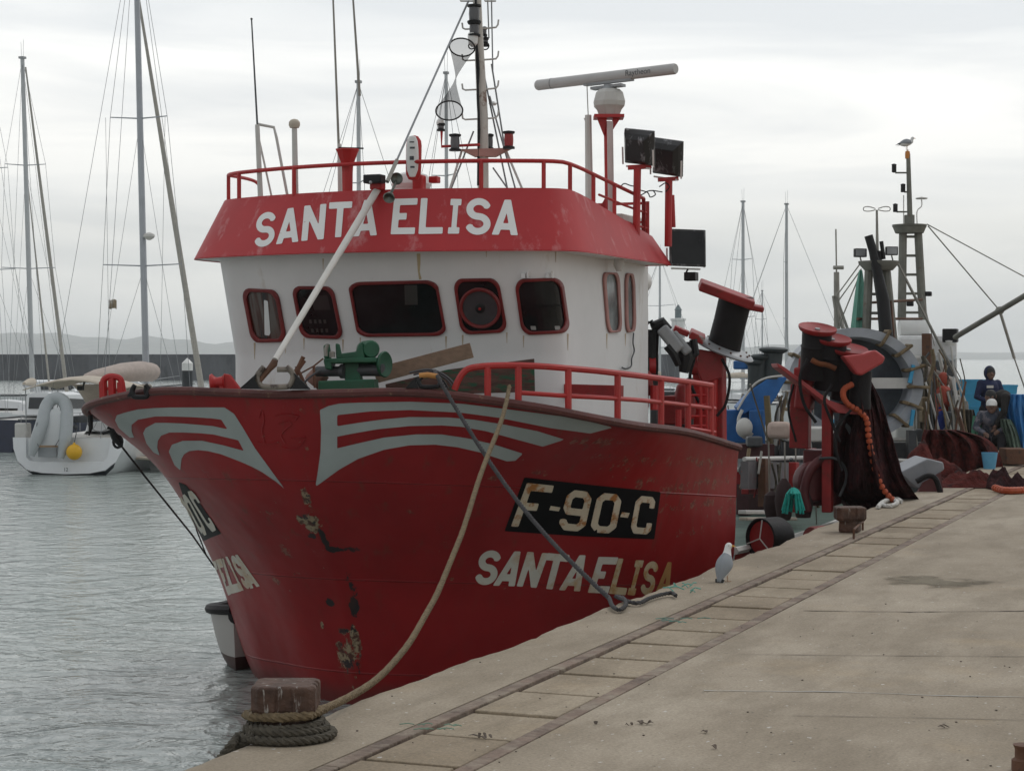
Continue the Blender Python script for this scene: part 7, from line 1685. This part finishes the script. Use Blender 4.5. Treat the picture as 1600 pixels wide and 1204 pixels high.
deckz = MB()
for s2, (xo, n_) in enumerate(((0,6),(1,5))):
    c0 = at(1516+xo*46, 690, d=39.6+xo*.8); c0.z = 1.55 if xo == 0 else 1.7
    for k in range(n_):
        c = c0+Vector((0,0,.27*k))+Vector((.02*math.sin(k*3),0,0)); o = crate(c, (.62,.45,.27), TH+.1*math.sin(k*5), M['crate'])
        tag(o, 'cyan blue fish crate, %s of the %s' % (names[k] if k < n_-1 else 'topmost', 'tall stack left of the standing man' if xo == 0 else 'stack behind the crouching man at the right edge'), 'crate', 'blue fish crates')
M['skin'] = mat('skin', (.16,.09,.065), .6, var=.08)
def person(c, face, J, label, tops, legs, hat=None, hair=None):
    """J: joint dict in body axes (x right, y forward, z up)"""
    f = Vector((face[0], face[1], 0)).normalized(); r_ = Vector((f.y, -f.x, 0))
    P_ = lambda p: c+r_*p[0]+f*p[1]+Vector((0,0,p[2]))
    g = {k: P_(v) for k, v in J.items()}
    mb = MB()
    tube_c(mb, [g['pelvis'], g['waist'], g['chest']], [.135,.12,.15], 16, .8); tube_c(mb, [g['shL'], g['chest'], g['shR']], [.065,.11,.065], 14)
    tube_c(mb, [g['chest'], g['neck'], g['head']], [.08,.055,.055], 12); hd = g['head']; mb.ball(hd, .088, 16, 12, sz=1.32); hf = P_((J['head'][0], J['head'][1]+.1, J['head'][2]-.01))-hd; hf.normalize()
    nz_ = hd+hf*.092-Vector((0,0,.015)); mb.tube([hd+hf*.08+Vector((0,0,.025)), nz_+hf*.014], [.010,.016], n=8); mb.tube([hd+hf*.05-Vector((0,0,.075)), hd+hf*.075-Vector((0,0,.085))], [.045,.032], n=10)
    for sg in (1,-1): mb.ball(hd+r_*sg*.088, .022, 8, 6, sz=1.4)
    for s_ in 'LR':
        tube_c(mb, [g['sh'+s_], g['el'+s_], g['wr'+s_]], [.055,.042,.028], 10)
        tube_c(mb, [g['hip'+s_], g['kn'+s_], g['an'+s_]], [.092,.062,.045], 12); tube_c(mb, [g['an'+s_], g['toe'+s_]], [.048,.040], 10)
        wr_ = g['wr'+s_]; d = (wr_-g['el'+s_]).normalized(); sd_ = d.cross(f); sd_ = sd_.normalized() if sd_.length > .1 else r_
        pm_ = wr_+d*.05; tube_c(mb, [wr_, pm_], [.028,.038], 8, .6)
        for q_ in range(4):
            b0 = wr_+d*.075+sd_*(.030-.02*q_); ln = (.072,.08,.074,.058)[q_]; tube_c(mb, [b0, b0+d*ln*.55, b0+d*ln*.9+f*ln*.35-Vector((0,0,ln*.2))], [.010,.0095,.008], 6)
        tube_c(mb, [wr_+d*.03+sd_*.03, wr_+d*.06+sd_*.062, wr_+d*.09+sd_*.066], [.012,.011,.009], 6)
    body = fused(mb, .010, 2).build('person', M['skin'], origin=c, ang=80); tag(body, label, 'person')
    jk = MB(); tube_c(jk, [g['pelvis'], g['waist'], g['chest']], [.165,.155,.18], 16, .82); tube_c(jk, [g['shL'], g['chest'], g['shR']], [.085,.135,.085], 14)
    for s_ in 'LR': tube_c(jk, [g['sh'+s_], g['el'+s_], g['el'+s_].lerp(g['wr'+s_], .9)], [.08,.065,.052], 12)
    if hat == 'hood':
        jk.ball(hd-hf*.03+Vector((0,0,.01)), .115, 14, 10, sz=1.25)
    j = fused(jk, .014, 3)
    if hat == 'hood':   # open the hood in front of the face
        keep = [not ((v-hd).dot(hf) > .045 and (v-hd).length < .17 and v.z > hd.z-.12) for v in j.v]; j.f = [q_ for q_ in j.f if all(keep[i] for i in q_)]
    j.build('jacket', tops, body, ang=80)
    tr2 = MB(); tube_c(tr2, [g['pelvis']+Vector((0,0,.05)), g['pelvis']], [.15,.16], 14, .85)
    for s_ in 'LR': tube_c(tr2, [g['hip'+s_], g['kn'+s_], g['kn'+s_].lerp(g['an'+s_], .95)], [.115,.085,.07], 12)
    fused(tr2, .014, 3).build('trousers', legs, body, ang=80)
    for s_ in 'LR':
        bt = MB(); tube_c(bt, [g['kn'+s_].lerp(g['an'+s_], .7), g['an'+s_]], [.07,.062], 12); tube_c(bt, [g['an'+s_]-Vector((0,0,.01)), g['toe'+s_]], [.058,.048], 12); fused(bt, .012, 2).build('boot', M['rubber'], body)
    if hat == 'cap':
        h = MB(); h.lathe([(.098,-.01),(.102,.03),(.085,.08),(.05,.11),(.01,.12)], hd+Vector((0,0,.035)), (0,0,1), 18); h.lathe([(.02,0),(.06,.0),(.06,.012),(.02,.012)], hd+hf*.1+Vector((0,0,.04)), (0,0,1), 14); h.build('cap', M['gullw'], body)
    else:
        h = MB(); h.lathe([(.093,-.03),(.098,.03),(.08,.09),(.045,.118),(.01,.125)], hd-hf*.012+Vector((0,0,.01)), (0,0,1), 18); h.build('hair', M['gullb'], body)
    for sg in (1,-1): e_ = MB(); e_.ball(hd+hf*.086+r_*sg*.032+Vector((0,0,.02)), .009, 8, 6); e_.build('eye', M['gullb'], body)
    return body
stand = dict(pelvis=(0,0,.95), waist=(0,.01,1.1), chest=(0,.02,1.33), neck=(0,.03,1.48), head=(0,.05,1.61), shL=(-.17,.01,1.41), shR=(.17,.01,1.41), elL=(-.27,.05,1.15), elR=(.27,.05,1.15), wrL=(-.16,.24,1.06), wrR=(.16,.25,1.08),
   hipL=(-.09,0,.9), hipR=(.09,0,.9), knL=(-.11,.03,.5), knR=(.11,.02,.5), anL=(-.12,0,.09), anR=(.12,0,.09), toeL=(-.14,.16,.05), toeR=(.14,.16,.05))
sit = dict(pelvis=(0,0,.42), waist=(0,.03,.56), chest=(0,.12,.80), neck=(0,.20,.93), head=(0,.27,1.02), shL=(-.18,.13,.87), shR=(.18,.13,.87), elL=(-.28,.25,.64), elR=(.28,.25,.64), wrL=(-.12,.45,.58), wrR=(.14,.46,.55),
   hipL=(-.1,.02,.40), hipR=(.1,.02,.40), knL=(-.18,.42,.50), knR=(.18,.42,.50), anL=(-.16,.46,.09), anR=(.16,.46,.09), toeL=(-.18,.62,.05), toeR=(.18,.62,.05))
bend = dict(stand); bend.update(waist=(0,.10,1.05), chest=(0,.34,1.16), neck=(0,.47,1.20), head=(0,.60,1.20), shL=(-.18,.38,1.2), shR=(.18,.38,1.2), elL=(-.22,.45,.92), elR=(.22,.45,.92), wrL=(-.14,.55,.70), wrR=(.14,.57,.70))
NAVY = mat('navy hoodie', (.012,.018,.06), .85, var=.3); CAMO = mat('grey camouflage', (.05,.06,.085), .85, var=.5, col2=(.14,.13,.15), f2=.5, w2=.05, s2=9); DK = mat('dark cloth', (.02,.02,.025), .9, var=.4); ROYAL = mat('royal blue overalls', (.012,.03,.20), .8, var=.25); ORG = mat('orange red oilskin', (.36,.06,.035), .7, var=.15); BLK = mat('black brown coat', (.016,.015,.014), .9, var=.4)
back = -Vector((FW.x, FW.y, 0))
p1 = person(at(1545, 712, z=QZ), back+RT*.15, stand, 'standing man in a navy hoodie with a pale chest print, hood up', NAVY, DK, 'hood')
pr_ = MB(); pcs = at(1547,604,d=0.0+((at(1545,712,z=QZ)-CAM).dot(FW))-.235); pr_.box(pcs, (.13,.01,.05), rz=TH); pr_.build('chest_print', M['offwhite'], p1)
p2 = person(at(1548, 722, z=QZ)-Vector((.0,.0,0)), back-RT*.2, sit, 'seated man in a white cap and grey camouflage jacket mending net', CAMO, DK, 'cap')
st_ = MB(); cs_ = at(1548,722,z=QZ)-back.normalized()*0.02; st_.box(cs_+Vector((0,0,.15)), (.42,.36,.3)); o = st_.build('fish_box', M['wood'], origin=cs_, smooth=False, bevel=.02); tag(o, 'low wooden box the man in the white cap sits on', 'box')
person(at(1592, 722, z=QZ), back*.3-RT, bend, 'man in a black coat bending forward at the right picture edge', BLK, M['blue'] , None)
person(at(1472, 718, d=38.6), RT+back*.2, stand, 'man in an orange oilskin and blue overalls half hidden behind ropes on deck', ORG, ROYAL, 'hood')
# blue sheeting and green nets around the men
def drape(poly_rows, D, mt, name, label, cat_, seed=0, amp=.05):
    mb = MB(); rows = []
    for i in range(21):
        y_, xa, xb = catmull(poly_rows, (len(poly_rows)-1)*i/20); rows.append([at(xa+(xb-xa)*j/14, y_, d=D-.25*math.sin(math.pi*j/14)+amp*math.sin(j*1.9+seed+i*.2)) for j in range(15)])
    mb.grid(rows); bk = [[p+fx*.3 for p in r] for r in rows]; mb.grid(bk); mb.grid([[r[0], b_[0]] for r, b_ in zip(rows, bk)]); mb.grid([[r[-1], b_[-1]] for r, b_ in zip(rows, bk)]); mb.grid([rows[0], bk[0]]); o = mb.build(name, mt, origin=rows[-1][7], ang=70); tag(o, label, cat_); return o
drape([(616,1576,1606),(640,1572,1612),(680,1582,1614),(722,1592,1616)], 35.0, mat('blue sheeting', (.03,.17,.42), .6, var=.2), 'tarpaulin', 'crumpled blue sheeting hanging at the right picture edge', 'tarpaulin', 2)
drape([(650,1526,1538),(670,1524,1540),(690,1524,1541),(712,1528,1542)], 35.6, mat('green net cloth', (.05,.20,.12), .85, var=.3), 'hanging_net', 'narrow green net bundle left of the seated man', 'net', 4)
drape([(655,1562,1580),(675,1566,1590),(700,1574,1596),(726,1580,1602)], 34.8, mat('grey green net cloth', (.09,.13,.10), .9, var=.5, vscale=6, col2=(.04,.25,.15), f2=.58, s2=3), 'hanging_net', 'grey green net held between the seated man and the blue sheeting', 'net', 7)
drape([(640,1502,1522),(670,1500,1528),(700,1500,1530),(722,1498,1532)], 37.8, mat('brown murky net', (.05,.045,.035), .95, var=.5, vscale=5), 'hanging_net', 'brown murky net left of the standing man', 'net', 9)
drape([(672,1450,1500),(684,1446,1540),(705,1446,1560),(735,1448,1568),(752,1450,1562)], 33.6, M['netred'], 'fishing_net', 'long red brown net draped in a bank left of the seated man', 'fishing net', 11, .14)
bk_ = MB(); c = at(1546,732,z=QZ); bk_.lathe([(.10,0),(.14,.28),(.135,.28),(.10,.02),(.01,.02)], c, (0,0,1), 18); o = bk_.build('bucket', mat('light blue bucket', (.10,.32,.50), .5), origin=c); tag(o, 'light blue bucket in front of the seated man', 'bucket')
bk_ = MB(); c = at(1553,716,z=QZ+.1); rg = random.Random(6)
for k in range(7): bk_.ball(c+Vector((rg.uniform(-.2,.2), rg.uniform(-.1,.1), rg.uniform(0,.12))), rg.uniform(.05,.09), 10, 7)
o = bk_.build('float_heap', mat('white and tan floats', (.50,.42,.33), .7, var=.3), origin=c); tag(o, 'small heap of white and tan floats at the feet of the seated man', 'floats')
bk_ = MB(); bk_.bar(at(1566,712,d=34.2), at(1600,712,d=34.2), .5, .28); o = bk_.build('wooden_box', M['rustpaint'], origin=at(1583,716,d=34.2), smooth=False, bevel=.02); tag(o, 'brown wooden box in front of the bending man', 'box')

# hanging lines, hoses and small gear that crowd the decks of the boat astern
rg = random.Random(31); cols = [M['galv'], M['rope'], M['offwhite'], M['dgrey'], M['rustpaint'], M['ropegrey']]
for k in range(26):
    x0 = rg.uniform(1438, 1512); y0 = rg.uniform(585, 640); x1 = x0+rg.uniform(-22, 26); y1 = rg.uniform(670, 735); D = rg.uniform(36.2, 38.0)
    p0, p1 = at(x0, y0, d=D), at(x1, y1, d=D-.3); mid_ = p0.lerp(p1, .5)+RT*rg.uniform(-.12,.12)-Vector((0,0,rg.uniform(0,.15)))
    mb = MB(); mb.tube(smooth([tuple(p0), tuple(mid_), tuple(p1)], 5), rg.choice([.012,.016,.02,.035]), n=6); mb.build('hanging_line', cols[k % 6], b2r)
for k in range(16):
    x0 = rg.uniform(1155, 1300); y0 = rg.uniform(600, 640); x1 = x0+rg.uniform(-14, 16); y1 = rg.uniform(680, 712); D = rg.uniform(34.8, 35.6)
    p0, p1 = at(x0, y0, d=D), at(x1, y1, d=D-.2); mb = MB(); mb.tube([p0, p0.lerp(p1,.5)+RT*rg.uniform(-.06,.06), p1], rg.choice([.01,.014,.03]), n=6); mb.build('hanging_line', cols[k % 6], b2r)
for k, (x_, y_, w_, h_, D, m_) in enumerate(((1446,640,10,40,37.5,'rope'),(1455,700,14,30,37,'rustpaint'),(1495,640,12,46,38,'offwhite'),(1487,660,10,34,37.4,'dgrey'),(1436,690,12,40,37.2,'dgrey'),(1506,650,16,40,38.4,'galv'),(1302,690,22,20,34,'dgrey'),(1180,690,24,16,33.4,'dgrey'))):
    mb = boxpx(x_-w_/2, y_-h_/2, x_+w_/2, y_+h_/2, D, .3); mb.build('deck_gear', M[m_], b2r, smooth=False, bevel=.03)
drape([(596,1440,1458),(630,1438,1462),(670,1438,1464),(700,1436,1468),(725,1434,1472)], 37.9, mat('olive hung net', (.07,.055,.035), .95, var=.5, vscale=5), 'hanging_net', 'olive brown net hung in a narrow curtain beside the great drum', 'net', 3)
drape([(610,1484,1500),(640,1486,1504),(670,1488,1506),(700,1486,1510)], 38.2, mat('pale hung net', (.22,.21,.18), .95, var=.4, vscale=5), 'hanging_net', 'pale grey net hung between the orange man and the blue crates', 'net', 6)

for k in range(14):
    x_ = rg.uniform(1136, 1235); y_ = rg.uniform(612, 650); D = rg.uniform(34.9, 35.8)
    P_ = [at(x_, y_, d=D), at(x_+rg.uniform(-10,12), y_+rg.uniform(20,35), d=D), at(x_+rg.uniform(-18,20), rg.uniform(682,700), d=D)]
    mb = MB(); mb.tube(smooth([tuple(p) for p in P_], 5), rg.choice([.012,.02,.035]), n=6); mb.build('hanging_line', cols[k % 6], b2r)
for k in range(12):
    x_ = rg.uniform(1440, 1500); y_ = rg.uniform(540, 580); D = rg.uniform(38.2, 39.2)
    P_ = [at(x_, y_, d=D), at(x_+rg.uniform(-14,14), y_+rg.uniform(25,40), d=D), at(x_+rg.uniform(-26,26), rg.uniform(620,650), d=D)]
    mb = MB(); mb.tube(smooth([tuple(p) for p in P_], 5), rg.choice([.012,.02,.04]), n=6); mb.build('hanging_line', cols[(k+2) % 6], b2r)
# ================================================================== sea haze
hz = MB(); hz.add([(a*6800+0, -80 if b_ < 0 else 6800, -2 if c_ < 0 else 95) for a in (-1,1) for b_ in (-1,1) for c_ in (-1,1)], [(0,1,3,2),(4,6,7,5),(0,4,5,1),(2,3,7,6),(0,2,6,4),(1,5,7,3)])
mh = bpy.data.materials.new('sea haze'); mh.use_nodes = True; t_ = mh.node_tree; t_.nodes.clear()
pv = t_.nodes.new('ShaderNodeVolumePrincipled'); pv.inputs['Color'].default_value = (.98,.99,1,1); pv.inputs['Density'].default_value = .00022; pv.inputs['Anisotropy'].default_value = .25
ou = t_.nodes.new('ShaderNodeOutputMaterial'); t_.links.new(pv.outputs[0], ou.inputs['Volume'])
ho = hz.build('haze', mh, smooth=False); tag(ho, kind='stuff')

S.cycles.volume_bounces = 2
